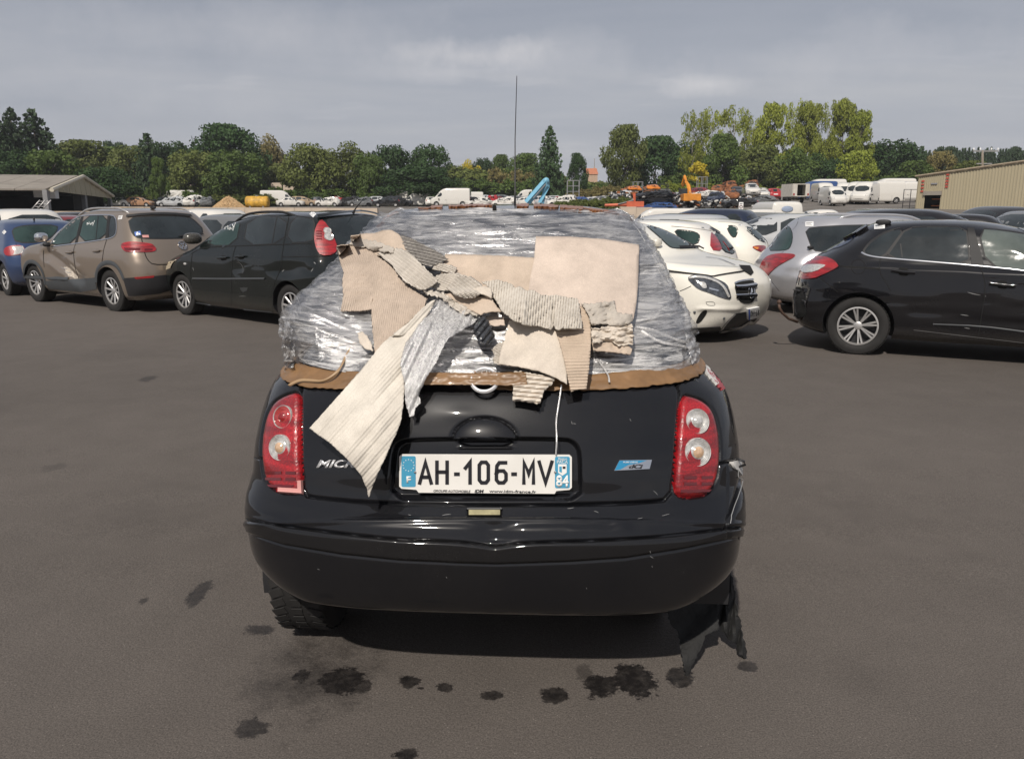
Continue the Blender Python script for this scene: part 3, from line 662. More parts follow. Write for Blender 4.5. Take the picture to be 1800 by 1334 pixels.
def arch(ax, r=.32): return (np.hypot(fxx-ax, fz-.30) < r) & (np.abs(fyy) > .58)
keep = ~(arch(-1.22) | arch(1.18))
BUMP = [(425, 803), (457, 806), (459, 815), (466, 846), (479, 861), (493, 868), (530, 872), (640, 884.5), (860, 889), (1060, 888), (1182, 880), (1234, 877), (1251, 866), (1263, 845), (1268, 814), (1330, 807), (1330, 1500), (400, 1500)]
TGP = GAP_T+[(1165, 480), (1110, 372), (668, 372), (600, 480)]
lab = np.zeros(len(FF), int)                        # 0 body
rear = fxx < -1.0
vis = (fa > .05) & rear
tg_ = vis & inpoly(fx, fy, TGP); lab[tg_] = 1
lab[vis & inpoly(fx, fy, BUMP)] = 2; lab[(~vis) & rear & (fxx < -1.25) & (fz < .735)] = 2
lab[(~vis) & (fxx < -1.3) & (fz < .32)] = 2
m1 = np.interp(fx, [p[0] for p in M_TOP], [p[1] for p in M_TOP]); m2 = np.interp(fx, [p[0] for p in M_LOW], [p[1] for p in M_LOW])
lab[(lab == 2) & vis & (fy > m1) & (fy < m2-1)] = 3
lab[vis & inpoly(fx, fy, TL_L)] = 4; lab[vis & inpoly(fx, fy, TL_R)] = 5
lab[vis & (fy < 771) & (((fx-852)/57)**2+((fy-773)/39)**2 < 1)] = 6
gl = [(560, 628), (610, 500), (668, 385), (1105, 385), (1155, 500), (1178, 628)]
lab[vis & inpoly(fx, fy, gl)] = 7
side_glass = (np.abs(fyy) > .45) & (fz > 1.06) & (fz < 1.45) & (fxx > -1.35) & (fxx < .35) & ~vis; lab[side_glass] = 8
ws = (fz > 1.06) & (fz < 1.47) & (fxx > .35); lab[ws] = 9
PBLK = paint('black_paint', (.0065, .0068, .0085), dirt=.06, rough=.25, low=.08); PMLD = paint('black_moulding', (.008, .008, .009), dirt=.06, rough=.35, low=.08)
def submesh(name, mask, mat, parent=car):
    f = FF[mask]; u, inv = np.unique(f, return_inverse=True); me = mesh_np(name, Vf[u], inv.reshape(f.shape)); return link(name, me, mat, parent, True)
submesh('body', (lab == 0) & keep, PBLK); tailgate = submesh('tailgate', (lab == 1) & keep, PBLK); bumper = submesh('bumper', (lab == 2) & keep, PBLK); submesh('bumper_moulding', (lab == 3) & keep, PMLD, bumper)
tl_l = submesh('taillight', lab == 4, LRED); tl_r = submesh('taillight', lab == 5, LRED); submesh('tailgate_handle', lab == 6, PBLK, tailgate)
submesh('rear_window', lab == 7, GLASS, tailgate)
for sgn in (1, -1): submesh('side_window', (lab == 8) & (np.sign(fyy) == sgn), GLASS)
submesh('windscreen', lab == 9, GLASS)
b = MB(); b.box((0, 0, .33), (3.3, 1.3, .06)); b.box((-1.35, 0, .42), (.5, .8, .18)); b.build('underbody', PLAST, car)
for ax, rr in ((-1.22, .32), (1.18, .32)):
    for sy in (1, -1):
        w = MB(); w.v = [(ax+q*math.cos(a), yy*sy, .30+q*math.sin(a)) for (q, yy) in ((rr, .795), (rr, .50), (0, .495)) for a in [math.pi*(i-1)/18 for i in range(21)]]; w.f = [(j*21+i, j*21+i+1, (j+1)*21+i+1, (j+1)*21+i) for j in range(2) for i in range(20)]; w.m = [0]*40; w.build('wheel_arch_liner', PLAST, car, True)
        bad = ax < 0 and sy < 0
        wheel(car, ax+(.15 if bad else (-.04 if ax < 0 else 0)), (.56 if bad else .685)*sy, .295, .185, .19, 5, sy, steel=True)
fo_ = Ortho(car, None, None, (-1, 0, 0), lambda a, b_: (6, a, b_), ms_.bvh)
for sg in (1, -1): fo_.patch('headlight', [(sg*a, b_) for a, b_ in ((.45, .62), (.72, .64), (.70, .84), (.52, .82))], CLEAR, .01, .06, sm_=2, edge=.01)
# lens bowls in the two lights
def bowl(px, py, r, par, mats, tint):
    p, n, d, t = ms_.hit(px, py); m = MB()
    m.lathe([(r, -.006), (r, .004), (r*.95, .0068), (r*.90, .004)], 40, 'z', mi=0)
    pr = [(r*(.90-.055*i), .0035+(.0016 if i % 2 else 0)-.0006*i) for i in range(7)]+[(r*.50, .001), (r*.42, .006), (r*.25, .0095), (0, .0105)]
    m.lathe(pr, 40, 'z', mi=1)
    m.lathe([(r*.40, .0065), (r*.28, .0103), (r*.15, .0118), (0, .012)], 20, 'z', (0, 0, 0), mi=2)
    o = m.build('lens', mats, par, True, 50); z = (Vector(n)*.7+Vector((-1, 0, 0))*.45+Vector((0, n.y, 0))*.1).normalized()
    o.matrix_local = Matrix.Translation(p+n*.008) @ z.to_track_quat('Z', 'Y').to_matrix().to_4x4(); return o
REDLENS = plain('red_lens', (.40, .06, .06), .1, .2, 1, var=.3, vs=50); AMBL = plain('faint_amber_lens', (.62, .42, .27), .1, .25, 1, var=.3, vs=70)
bowl(501, 734, .038, tl_l, [CLEAR, REDLENS, LRED], 0); bowl(496, 787, .042, tl_l, [CLEAR, CLEAR, AMBL], 0)
bowl(1223, 742, .040, tl_r, [CLEAR, CLEAR, CLEAR], 0); bowl(1223.5, 795, .0445, tl_r, [CLEAR, CLEAR, AMBL], 0)
DRED = plain('dark_red_lens', (.10, .004, .006), .12, 0, 1)
for lr, xs, par in (((468, 524), (470, 498, 505, 522), tl_l), ((1196, 1250), (1200, 1222, 1230, 1250), tl_r)):
    y0 = 828 if par is tl_l else 836
    for k, yy in enumerate((0, 11)):
        for a, b_ in ((xs[0], xs[1]), (xs[2], xs[3])): ms_.patch('reflector_rib', [(a, y0+yy), (b_, y0+yy), (b_, y0+yy+5), (a, y0+yy+5)], DRED, .0085, 6, parent=par, edge=0)
    ms_.patch('reflector_rib', [(xs[0]-(6 if par is tl_r else -3), y0+24), (xs[3]-2, y0+24), (xs[3]-6, y0+29), (xs[0]-(6 if par is tl_r else -5), y0+29)], DRED, .0085, 6, parent=par, edge=0)
PINK = plain('pink_tape', (.55, .26, .24), .6)
ms_.patch('tape_mend', [(492, 857), (526, 859), (526, 844), (532, 844), (533, 869), (491, 866)], PINK, .010, 4, parent=tl_l, edge=.002)
# emblem ring
def ring_on(px, py, r, tube, par, mat, name='emblem'):
    p, n, d, t = ms_.hit(px, py); m = MB(); m.lathe([(r-tube, 0), (r-tube*.6, .006), (r, .008), (r+tube*.6, .006), (r+tube, 0)], 48, 'z')
    o = m.build(name, mat, par, True); o.matrix_local = Matrix.Translation(p+n*.032) @ n.to_track_quat('Z', 'Y').to_matrix().to_4x4(); return o
ring_on(853, 677, .0400, .0062, tailgate, plain('badge_silver', (.62, .62, .63), .28, .3))
# plate
cr_, cu_ = Vector((0, -1, 0)), Vector((.10, 0, 1)).normalized()      # car right / up in car space
def plane_pt(px, py, P0, n):
    o = ms_.o; d = (ms_.R3 @ ray(px, py)).normalized(); t = (P0-o).dot(n)/d.dot(n); return o+d*t
pn = cr_.cross(cu_); pc = ms_.hit(854, 860)[0]; P0 = ms_.hit(854, 800)[0]+pn*(-.002)
PWH = plain('plate_white', (.74, .72, .68), .35, var=.06, vs=8); PBL = plain('plate_blue', (.06, .30, .47), .4, var=.12, vs=8); INK = plain('black_ink', (.012, .012, .016), .45); WINK = plain('white_ink', (.78, .78, .76), .5)
def flat(name, px_poly, off, mat, par, th=.0015, sm__=0):
    P = [plane_pt(a, b, P0, pn)+pn*off for a, b in px_poly]; m = MB(); n = len(P)
    m.add([p for p in P]+[p-pn*th for p in P], [tuple(range(n)), tuple(range(2*n-1, n-1, -1))]+[(i, n+i, n+(i+1) % n, (i+1) % n) for i in range(n)]); return m.build(name, mat, par)
def rr(x0, y0, x1, y1, r=5):
    o = []
    for cx, cy, a0 in ((x1-r, y0+r, -90), (x1-r, y1-r, 0), (x0+r, y1-r, 90), (x0+r, y0+r, 180)):
        for k in range(5): a = R(a0+22.5*k); o.append((cx+r*math.cos(a), cy+r*math.sin(a)))
    return o
plate = flat('number_plate', [(708, 797), (1001, 798), (1005, 802), (1005, 855), (1001, 859), (978, 861), (975, 866), (737, 864), (733, 859), (707, 857), (703, 853), (703, 801)], .012, PWH, tailgate, .006)
flat('plate_band', rr(707, 800, 732, 854, 3), .0128, PBL, plate, .0006); flat('plate_band', rr(975.5, 801, 1001.5, 856, 3), .0128, PBL, plate, .0006)
def txt(s_, px, py, hpx, wpx, mat, off=.0135, bold=.0, shear=0, ext=.0006, par=None, name='lettering', space=1.0):
    O = plane_pt(px, py, P0, pn)+pn*off; sc = (plane_pt(px+1, py, P0, pn)-plane_pt(px, py, P0, pn)).length; sv = (plane_pt(px, py+1, P0, pn)-plane_pt(px, py, P0, pn)).length
    return text_mesh(s_, name, mat, par or plate, O, cr_, cu_, hpx*sv, bold=bold, ext=ext, shear=shear, width=wpx*sc, space=space)
GLY = {'A': [[(0, 0), (.5, 1), (1, 0)], [(.2, .27), (.8, .27)]], 'H': [[(0, 0), (0, 1)], [(1, 0), (1, 1)], [(0, .52), (1, .52)]], '-': [[(0, .42), (1, .42)]], '1': [[(0, .72), (.9, 1.0), (.9, 0)]],
       '0': [[(.25, 0), (.75, 0), (1, .14), (1, .86), (.75, 1), (.25, 1), (0, .86), (0, .14), (.25, 0)]], '6': [[(.95, .98), (.3, .98), (.05, .82), (0, .5), (0, .14), (.25, 0), (.75, 0), (1, .14), (1, .44), (.75, .58), (.2, .58), (0, .45)]],
       'M': [[(0, 0), (0, 1), (.5, .42), (1, 1), (1, 0)]], 'V': [[(0, 1), (.5, 0), (1, 1)]]}
def glyph(ch, x0, x1, y0, y1, w=6.2):
    m = MB()
    for st in GLY[ch]:
        P = [Vector((x0+w/2+(x1-x0-w)*a, y1-w/2-(y1-y0-w)*b)) for a, b in st]; n = len(P); Lf = []; Rt = []
        closed = (P[0]-P[-1]).length < 1e-4
        for i in range(n):
            if closed: a, b = P[i-1] if i > 0 else P[n-2], P[i+1] if i < n-1 else P[1]
            else: a, b = P[max(0, i-1)], P[min(n-1, i+1)]
            d1 = (P[i]-a).normalized() if (P[i]-a).length > 1e-6 else (b-P[i]).normalized(); d2 = (b-P[i]).normalized() if (b-P[i]).length > 1e-6 else d1
            n1 = Vector((-d1.y, d1.x)); n2 = Vector((-d2.y, d2.x)); nn2 = (n1+n2); nn2 = nn2.normalized() if nn2.length > 1e-4 else n1; k = w/2/max(.35, nn2.dot(n1)); ex = Vector((0, 0))
            if not closed and i == 0: ex = -d2*w/2
            if not closed and i == n-1: ex = d1*w/2
            if ch in 'AMV' and ex.length and abs(ex.y) > .1: ex = Vector((ex.x/abs(ex.y), ex.y/abs(ex.y)))*w/2
            Lf.append(P[i]+nn2*k+ex); Rt.append(P[i]-nn2*k+ex)
        for i in range(n-1):
            q = [plane_pt(v.x, v.y, P0, pn)+pn*.0138 for v in (Lf[i], Lf[i+1], Rt[i+1], Rt[i])]; m.add(q+[v-pn*.0009 for v in q], [(0, 1, 2, 3), (4, 7, 6, 5), (0, 4, 5, 1), (1, 5, 6, 2), (2, 6, 7, 3), (3, 7, 4, 0)])
    return m.build('character', INK, plate)
for ch, x0, x1 in (('A', 736, 762), ('H', 766, 790), ('-', 799, 809), ('1', 816, 831), ('0', 840, 862), ('6', 870, 893), ('-', 899, 909), ('M', 918, 941), ('V', 945, 973)): glyph(ch, x0, x1, 807.5, 849.5)
txt('F', 720, 841, 11, 8, WINK, bold=.03); txt('84', 988.5, 843.5, 19, 22, WINK, bold=.03); txt('Région', 989, 804.5, 4.5, 15, WINK); txt('PACA', 988.5, 810, 5.5, 19, WINK)
st_ = MB()
for k in range(12):
    a = k*math.pi/6; c = plane_pt(719.5+9.5*math.sin(a), 816-10*math.cos(a), P0, pn)+pn*.0132
    st_.add([c+cr_*.0022*math.cos(q*math.pi*.2)*(1 if q % 2 == 0 else .45)+cu_*.0022*math.sin(q*math.pi*.2)*(1 if q % 2 == 0 else .45) for q in range(10)], [tuple(range(10))])
st_.build('star_ring', WINK, plate)
flat('region_shield', [(981, 814), (996, 814), (996, 829), (988.5, 834), (981, 829)], .0134, WINK, plate, .0005); flat('region_mark', [(989, 818), (994, 818), (994, 822), (989, 822)], .0140, INK, plate, .0005); flat('region_mark', [(983, 818), (987.5, 818), (987.5, 829), (983, 827)], .0140, PBL, plate, .0005)
txt('GROUPE AUTOMOBILE', 795.5, 861, 4.2, 65, INK, shear=.3, bold=.0); txt('iDM', 843, 861, 5.2, 16, INK, bold=.03, shear=.2); txt('www.idm-france.fr', 901.5, 861.5, 4.6, 82, INK, bold=.012)
for a in (731, 976): 
    m = MB(); c = plane_pt(a, 828, P0, pn)+pn*.0135; m.lathe([(.004, 0), (.0035, .002), (0, .0025)], 12, 'x', mi=0); o = m.build('screw', CHROME, plate, True); o.location = c; o.rotation_euler = (0, 0, math.pi)
# badges and small fittings
def text_on(s_, px, py, hpx, wpx, mat, par, shear=0, bold=.02, ext=.003, name='badge', off=.001):
    p, n, d, t = ms_.hit(px, py); a = ms_.hit(px-wpx/2, py)[0]; b2 = ms_.hit(px+wpx/2, py)[0]; u0 = ms_.hit(px, py-hpx/2)[0]; u1 = ms_.hit(px, py+hpx/2)[0]
    r = (b2-a); return text_mesh(s_, name, mat, par, (a+b2)/2+n*(off+.002), r, u0-u1, (u0-u1).length, bold=bold, ext=ext, shear=shear, width=r.length)
text_on('MICRA', 600, 815, 13, 85, plain('badge_silver', (.62, .62, .63), .28, .3), tailgate, .35, .03)
bd = ms_.patch('badge', [(1088, 809), (1145, 808), (1141, 824), (1079, 827)], CHROME, .005, 4, parent=tailgate, edge=.003); BLU = plain('badge_blue', (.02, .27, .50), .25, .3, 1)
ms_.patch('badge_stripe', [(1088, 809.5), (1136, 809), (1122, 814), (1104, 817), (1090, 825), (1080, 826.5)], BLU, .0062, 4, parent=bd, edge=0)
text_on('dCi', 1117, 820, 7, 24, INK, bd, .3, .02, .001, 'lettering', .006); text_on('PURE DRIVE', 1107, 812.3, 2.6, 26, WINK, bd, .2, .0, .0005, 'lettering', .006)
YLAMP = plain('yellowed_lamp', (.28, .25, .14), .25, 0, .5, var=.3, vs=40); ms_.patch('plate_lamp', [(824, 896), (879, 896), (879, 905), (824, 905)], YLAMP, .002, 4, parent=bumper, edge=.004); 
ms_.patch('lamp_bezel', [(821, 893.5), (882, 893.5), (882, 895.5), (821, 895.5)], PLAST, .004, 4, parent=bumper, edge=.002)
PRIM = plain('primer_and_reflection', (.55, .54, .52), .6, var=.2, vs=30); SCR = plain('scratch', (.24, .24, .24), .5)
ms_.patch('broken_tab', [(1284, 812), (1298, 809), (1305, 811), (1300, 822), (1299, 836), (1294, 828), (1287, 823)], PRIM, .011, 3, parent=bumper, edge=.004, jit=.6)
pp, nn, _, _ = ms_.hit(1302, 812); m = MB(); m.tube([pp+nn*.004+Vector((0, .0, .012)), pp+nn*.018+Vector((-.005, -.01, .004)), pp+nn*.022+Vector((0, -.012, -.008)), pp+nn*.004+Vector((0, .004, -.02))], .004, 6); m.build('broken_clip', PLAST, bumper, True)
ms_.line('tear_edge', [(1304, 822), (1300.5, 850), (1292, 880), (1283, 903), (1279.5, 920)], .003, SCR, .009, bumper, high=.002)
rs = random.Random(3)
for (x, y, L_, a) in [(1170, 905, 14, -15), (1125, 911, 9, -12), (1048, 900, 9, 20), (1003, 893, 12, -8), (1144, 977, 7, 30), (1141, 968, 4, 80), (1123, 958, 4, 70), (1152, 866, 11, 45), (1005, 743, 6, 75), (1225, 669, 7, 40), (1222, 667, 6, -30), (720, 905, 5, 10), (706, 915, 3, 0), (560, 1000, 5, 20), (785, 1014, 3, 60), (1146, 995, 3, 70), (1031, 1033, 3, 60), (1108, 738, 5, 60), (785, 905, 16, -6), (1010, 745, 5, 10)]:
    dx, dy = L_/2*math.cos(R(a)), L_/2*math.sin(R(a)); ms_.line('scratch', [(x-dx, y-dy), (x+rs.uniform(-1, 1), y+rs.uniform(-1, 1)), (x+dx, y+dy)], .0012, SCR, .0085 if 935 < y < 990 else .0015, bumper if y > 885 else tailgate, taper=True, step=3)
for pl_, mt_ in (([(1226, 634), (1236, 640), (1246, 650), (1254, 662), (1262, 676), (1258, 678), (1246, 664), (1234, 650), (1225, 642)], PRIM), ([(1240, 648), (1250, 655), (1262, 668), (1272, 684), (1268, 686), (1256, 672), (1244, 658)], plain('red_reflection', (.30, .05, .06), .4))):
    ms_.patch('reflection_sliver', pl_, mt_, .006, 3, edge=.003, jit=1.0)  # pale and reddish reflections painted on the shoulder as thin patches
# aerial on the roof
m = MB(); b0 = atY(905, 361, 4.05); b1 = atY(908.5, 134, 4.35); li = car.matrix_basis.inverted(); m.tube([li @ b0, li @ (b0.lerp(b1, .12)), li @ (b0.lerp(b1, .5)+Vector((-.004, 0, 0))), li @ b1], [.006, .0035, .0026, .0018], 8); m.build('aerial', PLAST, car, True)
# torn arch liner hanging under the bumper
RAG = plain('torn_liner', (.008, .008, .008), .8, var=.5, vs=25, bs=.8, bd=.01, bscale=30)
def hang(poly, top, bot, ytop, ybot, jit, corr, xo=0):
    poly = resample(poly, 5, True, jit, random.Random(5)); v2, f = cdt(poly, 4); V = []
    for a, b_ in v2:
        s_ = min(1, max(0, (b_-top)/(bot-top))); Y = ytop+(ybot-ytop)*s_+.012*math.sin(a*corr+b_*.05); V.append(li @ atY(a, b_, Y))
    me = bpy.data.meshes.new('torn_liner'); me.from_pydata([tuple(v) for v in V], [], f); me.update(); o = link('torn_liner', me, RAG, car, False); md = o.modifiers.new('s', 'SOLIDIFY'); md.thickness = .004; return o
hang([(1280, 985), (1286, 1010), (1292, 1050), (1303, 1105), (1311, 1140), (1311, 1159), (1296, 1147), (1294, 1130), (1280, 1122), (1268, 1104), (1256, 1078), (1238, 1045), (1250, 1010)], 985, 1159, 2.72, 2.525, 1.4, .35)
hang([(1165, 1050), (1215, 1020), (1262, 1040), (1263, 1105), (1240, 1118), (1231, 1138), (1225, 1150), (1217, 1166), (1206, 1190), (1201, 1170), (1196, 1130), (1190, 1110), (1178, 1096)], 1035, 1190, 2.60, 2.43, 1.6, .06)
# ================================================================== stretch film round the glasshouse
qa, qb = float(tz(np.array([1.03]))[0]), float(tz(np.array([1.537]))[0]); Qf = np.linspace(qa, qb, 230)[:, None]
A_ = np.linspace(-math.pi/2, math.pi/2, 460)[None, :]
def cols_(q):
    L_ = mh.surf(q, 3, np.linspace(.55, 0, 40, endpoint=False)[None, :]); C_ = mh.surf(q, 0, A_); Rr = mh.surf(q, 1, np.linspace(0, .55, 41)[1:][None, :])
    return np.stack([np.concatenate([np.broadcast_to(np.asarray(p[k], float), (q.shape[0], p[0].shape[1])) for p in (L_, C_, Rr)], 1) for k in range(3)], -1)
Fm = cols_(Qf); dr = np.gradient(Fm, axis=0); dc = np.gradient(Fm, axis=1); Nf = np.cross(dr, dc); Nf /= np.linalg.norm(Nf, axis=-1, keepdims=True)+1e-12
Nf[(Nf*(Fm-np.array([.3, 0, .9]))).sum(-1) < 0] *= -1
arc = np.concatenate([[0], np.cumsum(np.linalg.norm(np.diff(Fm[60], axis=0), axis=-1))])[None, :]+0*Fm[..., 0]; zz = Fm[..., 2]; xx = Fm[..., 0]; yy = Fm[..., 1]
rowd = np.concatenate([np.zeros((1, Fm.shape[1])), np.cumsum(np.linalg.norm(np.diff(Fm, axis=0), axis=-1), 0)])
edgef = sm(0, .03, rowd)*(1-sm(.97, 1, np.linspace(0, 1, 230))[:, None])
wr = .0055*(1-np.abs(vnoise(arc*3.2+.6*vnoise(arc*2, rowd*9, 4), rowd*34, 1)))**3+.0035*vnoise(arc*7, rowd*70, 2)+.008*fbm(arc*2.3, rowd*9, 3, 3)
side_l = sm(.42, .62, yy); side_r = sm(.42, .62, -yy)
zt = np.interp(zz, [1.03, 1.07, 1.12, 1.18, 1.29, 1.42, 1.5, 1.54], [.02, .085, .120, .105, .062, .030, .012, .0]); fwd = 1-sm(-1.0, -.3, xx)*.8
tent = side_l*zt*fwd+side_r*zt*.2*fwd
fold_l = side_l*.016*(1-np.abs(vnoise(arc*16, rowd*3.5, 8)))**2*sm(.02, .2, zt*2)+side_r*.012*(1-np.abs(vnoise(arc*12+rowd*6, rowd*5, 12)))**2
Fm2 = Fm+Nf*((.007+wr*edgef+tent+fold_l*edgef))[..., None]; Fm2[..., 2] -= side_l*zt*.25
FILM = film('stretch_film', .0, .85, (3.5, 3.5, 38), white=.66, fold=.0045)
fw_ = empty('stretch_film_wrap', car.location, R(87), 'clear stretch film wrapped tight and wrinkled round the upper half of the black hatchback', 'plastic wrap')
nr_, nc_ = Fm2.shape[:2]; me = mesh_np('film_sheet', Fm2.reshape(-1, 3), grid_faces(nr_, nc_, False)); link('film_sheet', me, FILM, fw_)
# second, looser turns of film
def turn(z0, z1, a0, a1, off, seed, mat):
    q = np.linspace(float(tz(np.array([z0]))[0]), float(tz(np.array([z1]))[0]), 70)[:, None]; P = np.stack([np.broadcast_to(c, (70, 300)) for c in mh.surf(q, 0, np.linspace(a0, a1, 300)[None, :])], -1).astype(float)
    n = np.cross(np.gradient(P, axis=0), np.gradient(P, axis=1)); n /= np.linalg.norm(n, axis=-1, keepdims=True)+1e-12; n[(n*(P-np.array([.3, 0, .9]))).sum(-1) < 0] *= -1
    s_ = np.linspace(0, 1, 300)[None, :]*3; t_ = np.linspace(0, 1, 70)[:, None]; zt2 = np.interp(P[..., 2], [1.03, 1.07, 1.12, 1.18, 1.29, 1.42, 1.5, 1.54], [.02, .085, .120, .105, .062, .030, .012, .0])
    h = off+.006*fbm(s_*2.5, t_*7, seed)+.004*(1-np.abs(vnoise(s_*3, t_*22, seed+3)))**3+zt2*(sm(.42, .62, P[..., 1])+.2*sm(.42, .62, -P[..., 1])); P = P+n*h[..., None]; P[..., 2] += .014*vnoise(s_*1.4, t_*0, seed+9)
    link('film_turn', mesh_np('film_turn', P.reshape(-1, 3), grid_faces(70, 300, False)), mat, fw_)
FILM2 = film('stretch_film_thin', .0, .5, (3, 3, 26), white=.64, fold=.004)
turn(1.10, 1.30, -1.45, 1.5, .018, 21, FILM2); turn(1.33, 1.50, -1.5, 1.35, .016, 31, FILM2)
# ---- brown tape
TAPE = plain('brown_tape', (.20, .112, .05), .45, 0, .12, var=.25, vs=12, bs=.12, bd=.003, bscale=22); TAPE2 = plain('orange_tape', (.24, .105, .05), .4, 0, .2, var=.25, vs=30)
tp = empty('brown_tape_band', car.location, R(87), 'brown packing tape band holding the film along the top of the tailgate', 'tape')
def tape(zlo, zhi, a0, a1, off, seed, n=360, m_=14, ed=.0):
    a = np.linspace(a0, a1, n); P = np.zeros((m_, n, 3)); s_ = np.linspace(0, 1, n)
    lo = np.interp(s_, np.linspace(0, 1, len(zlo)), zlo)+ed*vnoise(s_*60, s_*0, seed); hi = np.interp(s_, np.linspace(0, 1, len(zhi)), zhi)+ed*.5*vnoise(s_*50, s_*0, seed+5)
    for i in range(m_):
        z = lo+(hi-lo)*i/(m_-1); q = tz(z); x, y, zz_ = mh.surf(q, 0, a); P[i] = np.stack([x, y, zz_], -1)
    n_ = np.cross(np.gradient(P, axis=0), np.gradient(P, axis=1)); n_ /= np.linalg.norm(n_, axis=-1, keepdims=True)+1e-12; n_[(n_*(P-np.array([0, 0, .6]))).sum(-1) < 0] *= -1
    h = off+.0022*vnoise(s_[None, :]*9+0*P[..., 0], np.linspace(0, 5, m_)[:, None]+0*P[..., 0], seed)+.0012*vnoise(s_[None, :]*40, np.linspace(0, 7, m_)[:, None]+0*P[..., 0], seed+1)
    P = P+n_*h[..., None]; o = link('tape_strip', mesh_np('tape_strip', P.reshape(-1, 3), grid_faces(m_, n, False)), TAPE, tp); md = o.modifiers.new('s', 'SOLIDIFY'); md.thickness = .0008; return o
# right to left in car angle: negative angle is the car's right
tape([1.024, 1.016, 1.008, 1.003, 1.0, .998, .998, 1.0], [1.056, 1.053, 1.048, 1.044, 1.042, 1.038, 1.034, 1.030], -1.47, -.02, .011, 3, ed=.0018)
tape([1.000, 1.000, .998, .994], [1.032, 1.028, 1.028, 1.034], -.16, .5, .041, 4, 160, ed=.001)
tape([1.0, .988, .980, .982, .990, 1.005], [1.030, 1.034, 1.030, 1.030, 1.04, 1.052], .28, 1.5, .010, 5, ed=.0015)
p, n, d, t = ms_.hit(853, 668); text_mesh('NISSAN', 'embossed_letters', TAPE, tp, p+n*.0405, cr_, (0, 0, 1), .0125, width=.062, bold=.02, ext=.0012)
for (x0, x1, y0, w_) in [(757, 778, 364.5, 4), (788, 866, 362, 2.6), (735, 760, 366, 1.6), (907, 930, 361.5, 5), (938, 982, 362.5, 4.5), (984, 1025, 366, 5), (1060, 1088, 373.5, 5), (1085, 1118, 381, 4.5), (652, 668, 381, 5), (668, 700, 374, 1.5), (1025, 1060, 368.5, 2)]:
    cy = lambda x: np.interp(x, [640, 700, 780, 870, 960, 1030, 1090, 1130], [388, 371, 364, 361.5, 363, 367.5, 377, 388])
    pl = [(x0, cy(x0)-w_/2), ((x0+x1)/2, cy((x0+x1)/2)-w_/2), (x1, cy(x1)-w_/2), (x1-1, cy(x1)+w_/2), ((x0+x1)/2, cy((x0+x1)/2)+w_/2), (x0+1, cy(x0)+w_/2)]
    ms_.patch('roof_tape_piece', [(a, b_+2.0) for a, b_ in pl], TAPE2, .009, 3, parent=tp, edge=.004, jit=.9)
ms_.blob('washer_nozzle', 869.5, 377, (.012, .016, .028), SEAM, .022, fw_)
# ================================================================== cardboard
Ps = Pc.copy(); nrm_ = np.cross(np.gradient(Ps, axis=0), np.roll(Ps, -1, 1)-np.roll(Ps, 1, 1)); nrm_ /= np.linalg.norm(nrm_, axis=-1, keepdims=True)+1e-12; nrm_[(nrm_*(Ps-np.array([.1, 0, .9]))).sum(-1) < 0] *= -1
zs_ = Ps[..., 2]; zt_ = np.interp(zs_, [1.03, 1.07, 1.12, 1.18, 1.29, 1.42, 1.5, 1.54], [.0, .085, .120, .105, .062, .030, .012, .0])
tt_ = (sm(.42, .62, Ps[..., 1])+.2*sm(.42, .62, -Ps[..., 1]))*zt_+.022*sm(1.0, 1.1, zs_); Ps = Ps+nrm_*tt_[..., None]; Ps[..., 2] -= sm(.42, .62, Pc[..., 1])*zt_*.25
Vs_, Fs_ = closed_body(Ps); sup = Posed(car, Vs_, Fs_)
def sheet(name, poly, offs, mat, label, cat='cardboard', step=3.5, jit=.8, thick=.0035, corr=None, wave=None, group='scraps of torn cardboard on the film', sm_=0, parent=None, rnd=1, kindcol=None):
    poly = smooth_poly(poly, sm_) if sm_ else poly
    poly = resample(poly, max(2.2, step), True, jit, random.Random(rnd)); v2, f = cdt(poly, step); V = []; RG = []
    if isinstance(offs, (int, float)): offs = [(0, 0, offs)]
    for a, b_ in v2:
        p, n, d, t = sup.hit(a, b_); sw = so_ = 0
        for ox, oy, o_ in offs: w_ = 1/((a-ox)**2+(b_-oy)**2+900); w_ *= w_; sw += w_; so_ += w_*o_
        off = so_/sw
        if corr:
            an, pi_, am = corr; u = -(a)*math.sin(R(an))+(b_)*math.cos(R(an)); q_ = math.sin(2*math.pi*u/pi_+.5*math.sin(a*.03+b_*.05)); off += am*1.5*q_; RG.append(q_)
        if wave: off += wave(a, b_)
        V.append(li @ (car.matrix_basis @ ms_.o + (car.matrix_basis.to_3x3() @ d)*(t-off)))
    V = np.array([tuple(v) for v in V]); c = V.mean(0); wc = car.matrix_basis @ Vector(c)
    me = bpy.data.meshes.new(name); me.from_pydata([tuple(v) for v in (V-c).tolist()], [], f); me.update()
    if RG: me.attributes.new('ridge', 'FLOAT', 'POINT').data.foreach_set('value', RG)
    o = link(name, me, mat, parent, True, 60); o.rotation_euler = (0, 0, R(87)); o.location = wc
    if parent is not None: o.location = Vector(c); o.rotation_euler = (0, 0, 0)
    md = o.modifiers.new('s', 'SOLIDIFY'); md.thickness = thick; md.offset = -1
    if parent is None: tag(o, label, cat, group)
    return o
TAN = cardboard('cardboard_tan', (.49, .40, .32)); TANW = cardboard('cardboard_pink_tan', (.555, .465, .395)); PALE = cardboard('cardboard_pale', (.58, .515, .44), dust=.35, liner_shading=(.60, .545, .47)); GREYC = cardboard('cardboard_grey', (.15, .14, .13), liner_shading=(.46, .43, .39)); LIN = cardboard('cardboard_grey_white', (.44, .40, .35), dust=.3, liner_shading=(.62, .575, .51))
W_ = lambda a, k: (lambda x, y: a*math.sin(x*k)+a*.6*math.sin(y*k*1.7+1))
